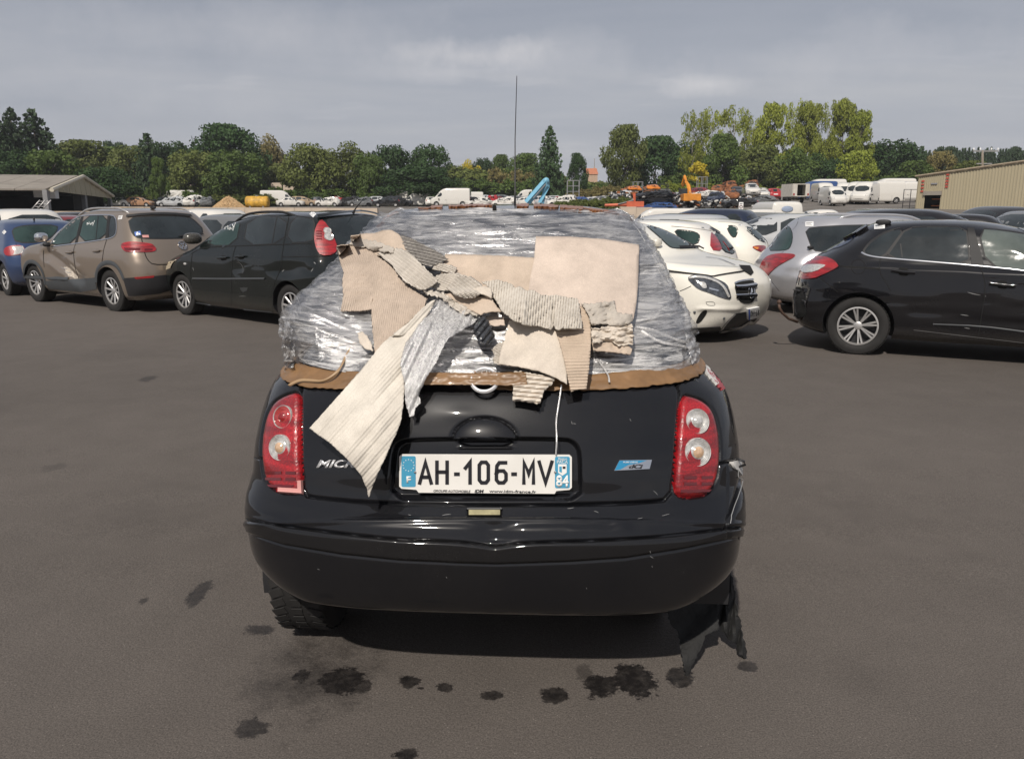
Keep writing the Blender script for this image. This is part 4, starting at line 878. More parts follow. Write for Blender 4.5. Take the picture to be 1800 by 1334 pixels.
vn = lambda s, k, a: (lambda x, y: a*float(fbm(np.array([x*k]), np.array([y*k]), s, 3)[0]))
sheet('cardboard_sheet', [(783, 448), (830, 449), (880, 451), (935, 454), (948, 456), (940, 530), (900, 535), (850, 520), (800, 500), (775, 480)], .03, TAN, 'tan cardboard strip lying across the middle of the film left of the big sheet', step=4, wave=lambda x, y: .006*math.sin((x-.35*y)*.075)+.003*math.sin(x*.19), jit=.5)
sheet('cardboard_sheet', [(942, 417), (1000, 417.5), (1060, 422), (1123, 432), (1121, 500), (1118, 536), (1113, 562), (1060, 568), (1000, 560), (925, 535), (932, 490), (939, 456)], [(945, 420, .045), (1120, 435, .045), (1000, 500, .05), (930, 520, .04), (1110, 560, .05)], TANW, 'largest flat tan cardboard sheet at the upper right of the rear window', step=4.5, jit=.25, wave=lambda x, y: .003*math.sin(x*.045)+.002*math.sin(y*.06), thick=.004)
sheet('cardboard_sheet', [(617, 414), (640, 412), (661, 411), (675, 405.5), (690, 406), (702, 414), (712, 430), (720, 448), (700, 455), (660, 450), (619, 432)], .045, TAN, 'smooth curled tan cardboard at the top left corner of the pile', step=3.5, wave=lambda x, y: .022*math.exp(-((x-690)/16)**2), jit=.3)
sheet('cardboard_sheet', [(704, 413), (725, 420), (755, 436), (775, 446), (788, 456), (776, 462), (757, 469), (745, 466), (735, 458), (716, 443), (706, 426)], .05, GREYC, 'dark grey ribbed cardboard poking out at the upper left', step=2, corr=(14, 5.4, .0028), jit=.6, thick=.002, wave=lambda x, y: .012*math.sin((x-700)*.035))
sheet('cardboard_sheet', [(592, 432), (601, 430), (614, 430), (646, 436), (661, 450), (686, 466), (704, 488), (722, 508), (751, 526), (745, 545), (720, 566), (690, 592), (660, 625), (657, 600), (655, 580), (654, 545), (632, 547.5), (599, 548), (604, 520), (602, 500), (605, 481), (598, 460)], [(600, 440, .05), (600, 540, .03), (660, 500, .04), (745, 530, .06), (660, 610, .03), (640, 440, .055)], cardboard('cardboard_lined', (.52, .425, .345), R(0), .0075), 'big tan cardboard panel with fine vertical lines at the left, dropping to a point', step=1.9, jit=.5, corr=(90, 4.6, .0008), wave=lambda x, y: .003*math.sin(y*.42+.4*math.sin(x*.13))*math.exp(-((x-628)/26)**2)*(1 if y < 530 else 0)+.004*math.sin(x*.04+y*.03)-.006*math.exp(-((y-528-(x-660)*-.15)/7)**2)*(1 if x > 655 else 0))
sheet('cardboard_sheet', [(776, 462), (788, 466), (803, 472), (799, 482.5), (781, 478), (760, 474), (764, 466)], .05, LIN, 'short ribbed cardboard end just under the dark grey piece', step=2, corr=(24, 4.2, .0024), jit=.4)
sheet('cardboard_sheet', [(758, 503), (769, 484), (790, 481), (810, 482), (806, 500), (788, 512), (773, 512)], .055, LIN, 'ribbed cardboard scrap right of the long sloping strip', step=2, corr=(25, 4.6, .002), jit=.8)
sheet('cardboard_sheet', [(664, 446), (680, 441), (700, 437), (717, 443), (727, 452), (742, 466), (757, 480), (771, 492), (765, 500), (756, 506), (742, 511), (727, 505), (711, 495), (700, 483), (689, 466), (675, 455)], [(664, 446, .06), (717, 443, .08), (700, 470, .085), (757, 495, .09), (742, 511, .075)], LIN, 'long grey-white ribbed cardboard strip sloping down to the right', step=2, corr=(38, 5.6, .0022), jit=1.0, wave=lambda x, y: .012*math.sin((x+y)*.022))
sheet('cardboard_sheet', [(617, 421), (641, 422), (661, 425), (680, 432), (694, 438), (690, 447), (683, 443), (676, 445), (664, 441), (650, 439), (643, 435), (636, 436), (615, 431)], .085, LIN, 'crumpled grey-white cardboard strip at the top left, above the big tan panel', step=2.2, jit=1.2, wave=lambda x, y: .018*float(fbm(np.array([x*.06]), np.array([y*.12]), 45, 4)[0]))
sheet('cardboard_sheet', [(760, 512), (782, 517), (810, 536), (845, 553), (838, 557), (825, 553), (812, 552), (799, 544), (785, 531), (773, 524), (748, 518), (742, 511)], .075, LIN, 'ragged pale cardboard edge running down towards the dark hole', step=2, jit=2.0, wave=vn(4, .12, .01), corr=(35, 5, .0015))
sheet('cardboard_sheet', [(782, 518), (800, 516), (830, 524), (862, 523), (872, 538), (882, 549.6), (868, 549), (851, 551), (845, 555), (828, 546), (810, 536)], .08, TAN, 'tan triangular cardboard scrap above the dark hole', step=2.5, jit=.8, wave=lambda x, y: .008*math.sin(x*.06))
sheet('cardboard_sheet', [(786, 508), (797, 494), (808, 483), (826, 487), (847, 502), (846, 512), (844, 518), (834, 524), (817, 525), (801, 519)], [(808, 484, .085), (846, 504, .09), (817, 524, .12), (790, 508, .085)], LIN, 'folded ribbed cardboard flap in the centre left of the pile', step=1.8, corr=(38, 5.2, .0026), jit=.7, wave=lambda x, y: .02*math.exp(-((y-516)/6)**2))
sheet('cardboard_sheet', [(823, 511), (834, 508), (847, 504), (862, 507), (865, 515), (863, 525), (855, 520), (842, 516)], .11, PALE, 'small curled white cardboard tip beside the wavy ribbed strip', step=2.2, jit=.8, wave=lambda x, y: .008*math.sin(x*.15))
sheet('cardboard_sheet', [(895, 563), (912, 567), (940, 572), (979, 580), (990, 621), (996, 650), (997, 676), (977, 665), (951, 654), (908, 645), (876, 641), (880, 620), (886, 600)], [(900, 570, .05), (990, 620, .055), (880, 640, .06), (997, 675, .07), (940, 620, .06)], PALE, 'pale square cardboard sheet hanging below the wavy strip', step=3.2, jit=.6, wave=vn(11, .03, .006))
sheet('cardboard_sheet', [(864, 615), (874, 606), (886, 599.6), (884, 620), (881, 643), (869, 639), (866.5, 632), (870, 626)], .045, LIN, 'ribbed scrap peeking out left of the pale square sheet', step=1.8, corr=(35, 4.6, .002), jit=.6)
sheet('cardboard_sheet', [(1018.7, 539), (1036, 543), (1038, 575), (1038.5, 604), (1036, 640), (1031, 684), (1017, 685), (1003.5, 688.7), (999, 670), (993, 640), (986, 612), (975, 578), (1010, 570)], [(1025, 545, .06), (1010, 620, .075), (1018, 685, .055)], cardboard('cardboard_strip', (.50, .40, .31), R(90), .0085), 'narrow tan cardboard strip hanging over the brown tape', step=3, jit=.35, wave=lambda x, y: .0015*math.sin(y*1.0+.02*x)*(1 if y > 600 else .3)+.006*math.sin(y*.03))
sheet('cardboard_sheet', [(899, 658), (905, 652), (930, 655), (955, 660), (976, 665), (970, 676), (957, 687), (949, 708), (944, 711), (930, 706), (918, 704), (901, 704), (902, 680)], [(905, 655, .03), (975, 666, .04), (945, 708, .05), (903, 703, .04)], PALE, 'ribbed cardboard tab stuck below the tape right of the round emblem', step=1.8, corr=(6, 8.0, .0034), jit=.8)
sheet('cardboard_sheet', [(1021, 533), (1036, 536), (1049, 534), (1062, 531), (1079.6, 531), (1083, 549), (1096, 553), (1110, 552), (1112, 565), (1100, 571), (1086, 573.5), (1060, 570), (1040, 572), (1036, 560), (1030, 547)], .075, LIN, 'crumpled pale cardboard on the lower edge of the largest sheet', step=2.2, jit=1.2, wave=lambda x, y: .016*float(fbm(np.array([x*.06]), np.array([y*.09]), 41, 4)[0]))
sheet('cardboard_sheet', [(1040, 604), (1060, 603), (1082, 600), (1100, 606), (1111, 614), (1108, 624), (1085, 621), (1064, 619), (1043, 617)], .045, TAN, 'flat brownish cardboard edge at the bottom of the right-hand stack', step=2.5, jit=.7, wave=vn(5, .1, .006))
sheet('cardboard_sheet', [(1039, 576), (1055, 577), (1075, 574), (1096, 573), (1111, 571), (1113, 590), (1113, 606), (1086, 609), (1075, 600), (1064, 598), (1054, 604), (1042, 604), (1039, 590)], .065, PALE, 'soft crushed cream cardboard bundle right of the narrow strip', step=2, jit=1.3, wave=lambda x, y: .018*float(fbm(np.array([x*.045]), np.array([y*.16]), 43, 4)[0]))
sheet('cardboard_sheet', [(847, 497), (873, 493), (899, 500), (906, 508), (914, 505), (925, 512), (938, 511), (950, 519), (966, 521), (977, 519), (995, 524), (1016, 525.7), (1020, 550), (1024, 579), (1008, 578), (999, 579), (988, 578), (979.6, 581), (974, 573), (968, 580), (949, 574), (921, 572), (912, 567), (903, 565), (893, 556), (884, 550), (878, 540), (868, 524), (864, 515), (858, 505)], [(850, 498, .08), (910, 560, .115), (921, 540, .13), (970, 575, .11), (1015, 530, .075), (1020, 575, .085), (890, 500, .08)], cardboard('cardboard_wavy', (.47, .43, .375), dust=.25, liner_shading=(.64, .595, .53)), 'long wavy ribbed cardboard strip across the middle of the pile', step=1.7, corr=(96, 4.6, .0021), jit=.9, wave=lambda x, y: .022*math.sin((x-884)*.058+(y-540)*.03)*sm(495, 560, y)+.012*math.exp(-((x-921)/5)**2)*(1 if y > 530 else 0)-.02*math.exp(-((x-972)/4.0)**2)*sm(525, 570, y))
sheet('cardboard_sheet', [(765, 527), (757, 530), (740, 545), (718, 568), (690, 590), (672, 606), (640, 646), (600, 692), (545, 753), (562, 766), (579, 777), (595, 792), (612, 808), (628, 826), (637, 838), (645, 857), (649, 874), (656, 853), (664, 832), (680, 800), (692, 771), (700, 755), (706, 737), (711, 690), (711, 673), (705, 640), (715, 605), (735, 575), (755, 550)],
      [(760, 530, .075), (735, 560, .085), (690, 610, .085), (630, 680, .085), (560, 750, .10), (580, 770, .11), (612, 808, .13), (649, 872, .085), (700, 750, .07), (710, 680, .05), (650, 750, .115), (670, 790, .11), (655, 840, .11)], cardboard('cardboard_white', (.62, .575, .505), R(-42), .010, dust=.55, bs=.4), 'long white corrugated board hanging down over the left of the tailgate', step=2.6, jit=.5, wave=lambda x, y: .0022*math.sin((x*.72+y*.58)*.33)*sm(600, 760, y)+.004*math.sin(x*.05-y*.02)+.02*math.exp(-(((x-750)+(y-535))/12)**2)*(1 if y < 590 else 0)-.0055*math.exp(-((x*.735+y*.678-(665*.735+700*.678))/7)**2), thick=.004)
WTN = plain('scrap_white', (.70, .66, .6), .85)
sheet('cardboard_sheet', [(629, 586), (638, 584), (646, 592), (654, 606), (656, 618), (643, 614), (633, 604)], .03, PALE, 'tiny white torn scrap left of the long hanging board', step=2.5, jit=.8)
sheet('cardboard_sheet', [(851, 560), (866, 557), (886, 560), (888, 572), (872, 574), (856, 571), (850, 566)], .035, TANW, 'burnt-edged tan fragment inside the dark hole', step=2.5, jit=1)
# ---- film flaps and cords
FD = film('loose_film', .30, .98, (60, 60, 9), white=.66, rot=(0, R(38), 0), fold=.005)
sheet('plastic_film_flap', [(769, 525), (785, 530), (800, 536), (822, 546), (845, 555), (838, 564), (830, 571), (815, 579), (800, 588), (788, 595), (782, 605), (776, 618), (765, 641), (750, 663), (742, 680), (736, 695), (740, 708), (730, 717), (728, 730), (720, 733), (716, 718), (712, 705), (711, 673), (703, 640), (712, 605), (735, 572), (757, 547)],
      [(769, 526, .05), (840, 558, .06), (735, 590, .10), (780, 590, .10), (750, 640, .08), (720, 725, .05), (708, 650, .09)], FD, 'milky stretch film flap draped beside the white hanging board', 'plastic film', step=2.2, jit=.8, thick=.0006, group='loose flaps of stretch film', wave=lambda x, y: .008*math.sin((x*.8+y*.5)*.13)+.004*math.sin((x*.85+y*.4)*.45))
FT = film('film_rag', .05, .75, (30, 30, 12), white=.62, fold=.004)
sheet('plastic_film_flap', [(505, 560), (512, 575), (516, 600), (518, 635), (512, 650), (506, 640), (500, 655), (499, 630), (494, 610), (499, 590), (498, 570)], .06, FT, 'shredded stretch film fringe at the left rear corner', 'plastic film', step=2.5, jit=2.2, thick=.0005, group='loose flaps of stretch film', wave=vn(8, .12, .02))
sheet('plastic_film_flap', [(1205, 585), (1216, 590), (1224, 604), (1230, 612), (1222, 616), (1224, 630), (1218, 640), (1212, 625), (1206, 605)], .03, FT, 'frayed stretch film tuft at the right rear corner', 'plastic film', step=2.5, jit=2.0, thick=.0005, group='loose flaps of stretch film', wave=vn(8, .12, .015))
DKF = plain('dark_crumpled_film', (.035, .037, .042), .22, 0, .8, var=.5, vs=30, bs=.8, bd=.02, bscale=40)
sheet('dark_plastic_lump', [(836, 563), (845, 555), (856, 561), (862, 574), (868, 588), (866, 600), (858, 607), (847, 604), (838, 596), (832, 582)], .05, DKF, 'dark crumpled plastic lump in the hole between the cardboard pieces', 'plastic', step=2, jit=1, group=None, wave=lambda x, y: .02*math.cos((x-850)*.09)+.006*math.sin(x*.5+y*.4))
def cord(pts, offs, w, mat, name, label, cat, n=40):
    pts = smooth_poly(pts, 2, False); P = []
    for i, (a, b_) in enumerate(pts):
        p, nn_, d, t = ms_.hit(a, b_); k = i/(len(pts)-1); P.append(car.matrix_basis @ (p-d*float(np.interp(k, np.linspace(0, 1, len(offs)), offs))))
    P = resample3(P, .012); V = []; F = []; c = sum(P, Vector())/len(P)
    for i, p in enumerate(P):
        tg = (P[min(i+1, len(P)-1)]-P[max(i-1, 0)]).normalized(); s_ = tg.cross(Vector((math.sin(i*.35)*.5, -1, .3*math.cos(i*.2)))).normalized(); V += [p+s_*w/2-c, p-s_*w/2-c]
    for i in range(len(P)-1): F.append((2*i, 2*i+1, 2*i+3, 2*i+2))
    me = bpy.data.meshes.new(name); me.from_pydata([tuple(v) for v in V], [], F); me.update(); o = link(name, me, mat); o.location = c; md = o.modifiers.new('s', 'SOLIDIFY'); md.thickness = .001; return tag(o, label, cat)
def resample3(P, step):
    out = [P[0]]
    for a, b_ in zip(P[:-1], P[1:]):
        k = max(1, int((b_-a).length/step)); out += [a.lerp(b_, j/k) for j in range(1, k+1)]
    return out
cord([(626, 603), (618, 610), (608, 627), (598, 648), (585, 662), (567, 671), (548, 669), (528, 668), (516, 673), (508, 678)], [.02, .03, .035, .03, .04, .03], .010, plain('tape_ribbon', (.34, .23, .13), .5), 'tape_ribbon', 'thin twisted brown tape ribbon curling at the lower left of the film', 'tape')
cord([(572, 612), (600, 606), (630, 601), (652, 598)], [.01, .02, .01], .006, TAN, 'torn_paper_strip', 'thin tan paper sliver under the big lined panel', 'paper')
FS = film('film_strand', .3, .95, (20, 20, 4), white=.75)
cord([(987, 676), (984, 700), (980, 722), (977, 745), (979, 770), (977, 800)], [.03, .02, .015, .02, .03, .02], .005, FS, 'film_strand', 'stretch film strand hanging down to the number plate', 'plastic film')
cord([(1045, 622), (1052, 634), (1062, 648), (1070, 660), (1071, 672)], [.01, .02, .03, .03], .006, FS, 'film_strand', 'short loose film strand crossing the tape on the right', 'plastic film')
for q_ in ([(1110, 585), (1140, 590), (1170, 605), (1200, 612), (1222, 608)], [(1110, 575), (1150, 568), (1180, 552), (1205, 548)], [(1120, 592), (1150, 612), (1190, 618), (1215, 625)]):
    ms_.line('film_ridge', q_, .008, FS, .03, fw_, high=.008)
# ================================================================== the nearer parked cars
def near_car(label, rows, heading, contact, axles, side, paintm, wheel_r=.32, rim=.21, spokes=10, dbl=False, Lr=.45, Lf=.7, nr=2.8, nf=2.4, disp=None, group='cars parked on the yard', ws=.21, cat='car', place='rear', nq=110, wells=True):
    h = R(heading); hv = Vector((math.cos(h), math.sin(h), 0)); lv = Vector((-math.sin(h), math.cos(h), 0)); hull = Hull(rows, Lr, Lf, nr, nf); wmax = max(r[3] for r in rows)
    if place == 'rear': base = Vector((*contact, 0))-hv*axles[0]-lv*side*(wmax-.05)
    elif place == 'front': base = Vector((*contact, 0))-hv*axles[1]-lv*side*(wmax-.05)
    elif place == 'nose': base = Vector((*contact, 0))-hv*(max(r[2] for r in rows))
    else: base = Vector((*contact, 0))
    base.z = gz(base.y); root = empty('parked_car', base, h, label, cat, group)
    # follow the fall of the yard
    P = hull.grid(sub_rows(hull, nq), 44, 46, 44); V, F = closed_body(P); ps = Posed(root, V, F)
    if disp:
        Wd = np.array([root.matrix_basis @ Vector(v) for v in P.reshape(-1, 3).tolist()]).reshape(P.shape); X, Y = project(Wd); n = np.cross(np.gradient(P, axis=0), np.roll(P, -1, 1)-np.roll(P, 1, 1)); n /= np.linalg.norm(n, axis=-1, keepdims=True)+1e-12; n[(n*(P-np.array([0, 0, .8]))).sum(-1) < 0] *= -1
        M3 = np.array(root.matrix_basis)[:3, :3]; vw = Wd-np.array([0, 0, EYE]); fc_ = ((n @ M3.T)*vw).sum(-1) < 0; P = P+n*(disp(X, Y)*fc_)[..., None]; V, F = closed_body(P)
        ps = Posed(root, V, F)
    me = mesh_np('body', V, F); bm = bmesh.new(); bm.from_mesh(me); bmesh.ops.recalc_face_normals(bm, faces=bm.faces); bm.to_mesh(me); bm.free()
    o = link('body', me, [paintm, PLAST], root, True); cut = []
    if wells:
        for ax in axles:
            for s in (1, -1):
                c = MB(); c.lathe([(0, .55*s), (wheel_r+.045, .55*s), (wheel_r+.045, 1.2*s), (0, 1.2*s)], 40, c=(ax, 0, wheel_r+.01)); co = c.build('cutter', PLAST, root, False); cut.append(co)
        bpy.context.view_layer.update(); boolean_wells(o, cut); 
    o.data.set_sharp_from_angle(angle=R(40))
    for ax in axles:
        for s in (1, -1): wheel(root, ax, (wmax-.045-ws/2)*s, wheel_r, ws, rim, spokes, s, dbl)
    return root, ps, hull
def pane(ps, poly, mat=None, name='window', seal=2.0, eps=.004, step=5, parent=None, sealm=None):
    """glass with its rubber seal"""
    cx = sum(p[0] for p in poly)/len(poly); cy = sum(p[1] for p in poly)/len(poly); q = smooth_poly(poly, 1)
    big = []
    n = len(q)
    for i in range(n):
        a, b_, c = q[i-1], q[i], q[(i+1) % n]; t = Vector((c[0]-a[0], c[1]-a[1])); t = t.normalized() if t.length else Vector((1, 0)); nn_ = Vector((t.y, -t.x))
        if nn_.dot(Vector((b_[0]-cx, b_[1]-cy))) < 0: nn_ = -nn_
        big.append((b_[0]+nn_.x*seal, b_[1]+nn_.y*seal))
    g = ps.patch(name, q, mat or GLASS, eps, step, parent=parent, edge=.003)
    if seal: ps.patch('window_seal', big, sealm or BLACK, eps*.45, step, parent=g, edge=.004)
    return g
def lampp(ps, poly, mat, name='taillight', eps=.012, step=3, parent=None, sm_=1): return ps.patch(name, poly, mat, eps, step, parent=parent, sm_=sm_, edge=.014, sharp=60)
def bars(ps, y, x0, x1, mat, rise=.045, r=.014, name='roof_rail'):
    m = MB(); P = []
    for k in range(17):
        t = k/16; x = x0+(x1-x0)*t; h = ps.bvh.ray_cast(Vector((x, y, 3)), Vector((0, 0, -1))); z = h[0].z if h[0] else 1.4
        P.append(Vector((x, y, z+rise*min(1, 5*t, 5*(1-t))-.004)))
    m.tube(P, [r*.6]+[r]*15+[r*.6], 8); return m.build(name, mat, ps.root, True)
def label_st(ps, poly, parent=None, name='sticker'):
    g = ps.patch(name, poly, WHITEP, .006, 3, parent=parent, edge=.001); (x0, y0), (x1, y1), (x2, y2), (x3, y3) = poly
    for k, (v, a, b_) in enumerate(((.25, .1, .9), (.5, .1, .7), (.75, .1, .85))):
        p = lambda u, w: ((x0+(x1-x0)*u)*(1-w)+(x3+(x2-x3)*u)*w, (y0+(y1-y0)*u)*(1-w)+(y3+(y2-y3)*u)*w); ps.line('print_line', [p(a, v), p(b_, v)], .010 if k == 0 else .006, INK, .0075, g, 0)
    return g
def scribble(ps, strokes, parent=None, w=.011):
    for s in strokes: ps.line('chalk_writing', s, w, WHITEP, .007, parent, 1, 2)
def emb(ps, px, py, r, parent, strokes=True):
    p, n, d, t = ps.hit(px, py); m = MB(); m.lathe([(r*.86, 0), (r*.9, .012), (r, .012), (r*1.02, 0)], 32, 'z')
    if strokes == 'vw':
        for a, b_ in (((-.55, .62), (-.22, .12)), ((-.22, .12), (0, .55)), ((0, .55), (.22, .12)), ((.22, .12), (.55, .62)), ((-.8, .2), (-.35, -.75)), ((-.35, -.75), (0, .0)), ((0, 0), (.35, -.75)), ((.35, -.75), (.8, .2))):
            A, B = Vector((a[0]*r, a[1]*r, .008)), Vector((b_[0]*r, b_[1]*r, .008)); dd = (B-A).normalized(); s = Vector((-dd.y, dd.x, 0))*r*.075; m.add([A+s, A-s, B-s, B+s, A+s+Vector((0, 0, .004)), A-s+Vector((0, 0, .004)), B-s+Vector((0, 0, .004)), B+s+Vector((0, 0, .004))], [(4, 5, 6, 7), (0, 1, 5, 4), (1, 2, 6, 5), (2, 3, 7, 6), (3, 0, 4, 7)])
    if strokes == 'star':
        for k in range(3):
            a = math.pi/2+k*2*math.pi/3; e = Vector((math.cos(a), math.sin(a), 0)); s = Vector((-e.y, e.x, 0)); m.add([s*r*.12, -s*r*.12, e*r*.92, Vector((0, 0, .02))], [(0, 3, 2), (1, 2, 3), (0, 1, 3)])
    o = m.build('emblem', CHROME, parent, True, 40); z = n; x = Vector((0, 0, 1)).cross(z).normalized() if abs(z.z) < .95 else Vector((1, 0, 0)); y = z.cross(x)
    if x.dot(ps.R3 @ Vector((1, 0, 0))) < 0: x = -x; 
    y = z.cross(x); Mx = Matrix((x, y, z)).transposed().to_4x4(); o.matrix_local = Matrix.Translation(p+n*.008) @ Mx; return o
TIG = [(.22, -2.0, 1.95, .80), (.30, -2.13, 2.1, .86), (.45, -2.2, 2.19, .895), (.62, -2.215, 2.215, .905), (.78, -2.20, 2.19, .905), (.90, -2.16, 2.10, .90), (1.00, -2.12, 1.85, .885), (1.06, -2.09, 1.45, .86), (1.12, -2.06, 1.20, .83), (1.25, -1.98, .98, .78), (1.40, -1.88, .68, .725), (1.52, -1.78, .42, .675), (1.59, -1.70, .20, .625), (1.64, -1.52, .0, .53), (1.665, -1.2, -.2, .36), (1.675, -.6, -.4, .1)]
MAZ = [(.20, -2.0, 2.0, .78), (.28, -2.17, 2.15, .84), (.42, -2.23, 2.22, .865), (.58, -2.25, 2.25, .875), (.72, -2.24, 2.2, .875), (.85, -2.21, 2.05, .87), (.95, -2.18, 1.75, .86), (1.02, -2.15, 1.50, .84), (1.10, -2.11, 1.30, .81), (1.25, -2.02, .98, .76), (1.38, -1.93, .66, .71), (1.48, -1.85, .36, .66), (1.535, -1.78, .15, .61), (1.57, -1.65, -.1, .51), (1.595, -1.3, -.3, .34), (1.605, -.7, -.5, .1)]
C4 = [(.20, -1.95, 2.0, .80), (.26, -2.08, 2.1, .85), (.40, -2.15, 2.16, .88), (.55, -2.165, 2.165, .895), (.70, -2.14, 2.13, .895), (.80, -2.11, 2.03, .885), (.88, -2.09, 1.85, .872), (.94, -2.06, 1.55, .855), (1.00, -2.0, 1.15, .825), (1.06, -1.92, .97, .79), (1.2, -1.70, .66, .725), (1.32, -1.52, .36, .665), (1.40, -1.42, .12, .61), (1.45, -1.3, -.12, .51), (1.475, -1.0, -.35, .34), (1.485, -.6, -.5, .1)]
SWG = [(.20, -2.05, 2.0, .78), (.3, -2.2, 2.15, .85), (.45, -2.24, 2.22, .885), (.6, -2.25, 2.25, .90), (.75, -2.22, 2.2, .90), (.88, -2.15, 1.95, .885), (.96, -2.08, 1.6, .865), (1.03, -2.0, 1.25, .835), (1.2, -1.90, .95, .765), (1.35, -1.78, .62, .70), (1.45, -1.68, .35, .645), (1.51, -1.58, .15, .58), (1.54, -1.4, -.05, .47), (1.55, -.9, -.25, .27), (1.555, -.6, -.4, .08)]
GLA = [(.14, -2.0, 1.9, .78), (.20, -2.1, 2.06, .85), (.36, -2.18, 2.17, .89), (.55, -2.21, 2.205, .90), (.70, -2.2, 2.19, .90), (.80, -2.17, 2.12, .895), (.88, -2.14, 2.02, .88), (.95, -2.10, 1.82, .865), (1.0, -2.05, 1.55, .84), (1.05, -1.97, 1.28, .81), (1.2, -1.74, .98, .74), (1.33, -1.5, .68, .675), (1.41, -1.33, .42, .615), (1.45, -1.15, .2, .53), (1.48, -.9, 0, .36), (1.49, -.6, -.2, .1)]
SML = [(.20, -1.8, 1.78, .76), (.28, -1.93, 1.92, .81), (.42, -1.98, 1.98, .84), (.58, -2.0, 2.0, .85), (.75, -1.97, 1.95, .85), (.86, -1.93, 1.8, .84), (.93, -1.90, 1.5, .825), (1.0, -1.86, 1.15, .80), (1.05, -1.82, .95, .78), (1.2, -1.67, .68, .72), (1.33, -1.5, .38, .66), (1.40, -1.38, .15, .605), (1.44, -1.2, -.05, .51), (1.465, -.9, -.25, .33), (1.47, -.6, -.4, .1)]
BEIGE = paint('beige_metallic', (.235, .19, .15), .16, .45, .32); DKGR = paint('black_green_paint', (.007, .0095, .0095), .07, 0, .25, low=.2); BLK2 = paint('black_metallic', (.0065, .0065, .008), .05, 0, .22, low=.12); BLUEP = paint('blue_metallic', (.018, .045, .125), .12, .3, .3)
CREAM = paint('cream_white_paint', (.78, .75, .67), .08, 0, .3); CREAM2 = paint('warm_white_paint', (.78, .745, .68), .08, 0, .3); SILV = paint('silver_paint', (.50, .50, .52), .08, .6, .30)
g2 = lambda X, Y, x, y, a, b_: np.exp(-((X-x)/a)**2-((Y-y)/b_)**2)
# --- beige off-roader
def dis(X, Y):
    d1 = dline(X, Y, [(84, 446), (104, 460), (120, 474), (140, 492)]); k = np.exp(-(d1/9)**2)*(X > 70)*(X < 150)
    return -.055*k+.02*np.exp(-((d1-12)/5)**2)*(X > 85)*(X < 138)*(Y > 440)+.008*vnoise(X/7, Y/6, 4)*g2(X, Y, 122, 476, 20, 14)
t_, ps, hl = near_car('beige metallic off-road car with a crushed front door, disabled badge in its rear window', TIG, 145, (-6.55, 13.05), (-1.255, 1.345), 1, BEIGE, .345, .225, 10, ws=.235, disp=dis, Lr=.45, nr=3.0, nq=150)
pane(ps, [(91, 431), (96, 420), (105, 410), (118, 396), (132, 385), (144, 380.5), (133, 426)], GLASS2); w2 = pane(ps, [(149, 380.5), (190, 379.5), (186.5, 419), (138, 425)], GLASS2)
ps.line('window_divider', [(173, 380), (169, 421)], .02, BLACK, .006, w2); pane(ps, [(194, 381), (202, 383), (203, 400), (202, 411), (198, 416), (190.5, 418)], GLASS)
rw = pane(ps, [(226, 384), (260, 382), (300, 381), (333, 383), (345, 392), (357, 405), (350, 415), (330, 418), (290, 419), (251, 418.7), (238, 416), (231, 406)], GLASS, 'rear_window')
ps.line('window_trim', [(88, 432), (97, 417), (117, 395), (131, 384), (146, 379), (190, 378), (204, 380.5), (205.5, 400), (204, 412), (198, 418), (186, 421), (134, 428.5), (90, 434)], .018, CHROME, .008, high=.004)
for q in ([(145, 381), (134, 427)], [(192, 379), (187.5, 420)]): ps.line('pillar', q, .075, BLACK, .0055)
lg = lampp(ps, [(213, 432), (217, 427), (234, 425), (252, 427), (267, 429), (272, 434), (274.7, 438), (272, 442.6), (251, 444), (223, 444), (216, 439)], LRED)
for q in ([(218, 436), (247, 437), (246, 441), (222, 441)], [(254, 438), (268, 438), (268, 441), (254, 442)]): ps.patch('lamp_segment', q, DRED, .0135, 3, parent=lg, edge=.001)
ps.patch('bumper_reflector', [(236, 487.5), (271, 484.5), (270, 488), (240, 491)], LRED, .012, 4, edge=.01)
ps.patch('sill_cladding', [(80, 494), (110, 492), (140, 490.5), (167, 488), (171, 508), (142, 513), (86, 507)], TRIM, .012, 4, edge=.012)
ps.patch('bumper_cladding', [(217, 489), (236, 488), (280, 484.5), (300, 482), (300, 510), (280, 516), (240, 520), (226, 520)], PLAST, .010, 4, edge=.01)
ps.line('arch_cladding', [(169, 496), (169, 483), (173, 470), (182, 462.5), (193, 461), (204, 466), (212, 477), (218, 492)], .07, TRIM, .006, sm_=2, high=.012); ps.line('arch_cladding', [(42, 490), (42, 470), (49, 460), (60, 460), (69, 467), (76, 480), (80, 500)], .07, TRIM, .006, sm_=2, high=.012)
for q in ([(133.5, 428), (129, 440), (130.5, 458), (133, 475), (139, 490), (141, 513)], [(188, 420), (183, 436), (181, 449), (179.5, 460)], [(249, 420), (254.5, 447), (260, 458), (269, 465.5), (300, 465)], [(77, 440), (76, 452), (78, 470)]): ps.line('body_seam', q, .014, SEAM, .003)
ps.patch('scraped_paint', [(112, 470), (119, 469), (126, 474), (134, 483), (138, 490), (129, 489), (121, 485), (115, 478)], plain('scraped_beige', (.42, .37, .31), .6, var=.35, vs=25), .003, 2, jit=1.2, edge=0)
for q in ([(106, 469), (113, 473), (120, 472)], [(112, 476), (121, 480), (127, 479)], [(110, 452), (114, 453), (117, 452)], [(166, 478), (166.5, 484)]): ps.line('scratch', q, .012, SCR, .006, taper=True, step=2)
ps.blob('door_mirror', 79, 426, (.16, .22, .17), CHROME, .10); ps.blob('mirror_base', 86, 431, (.12, .14, .08), BLACK, .03)
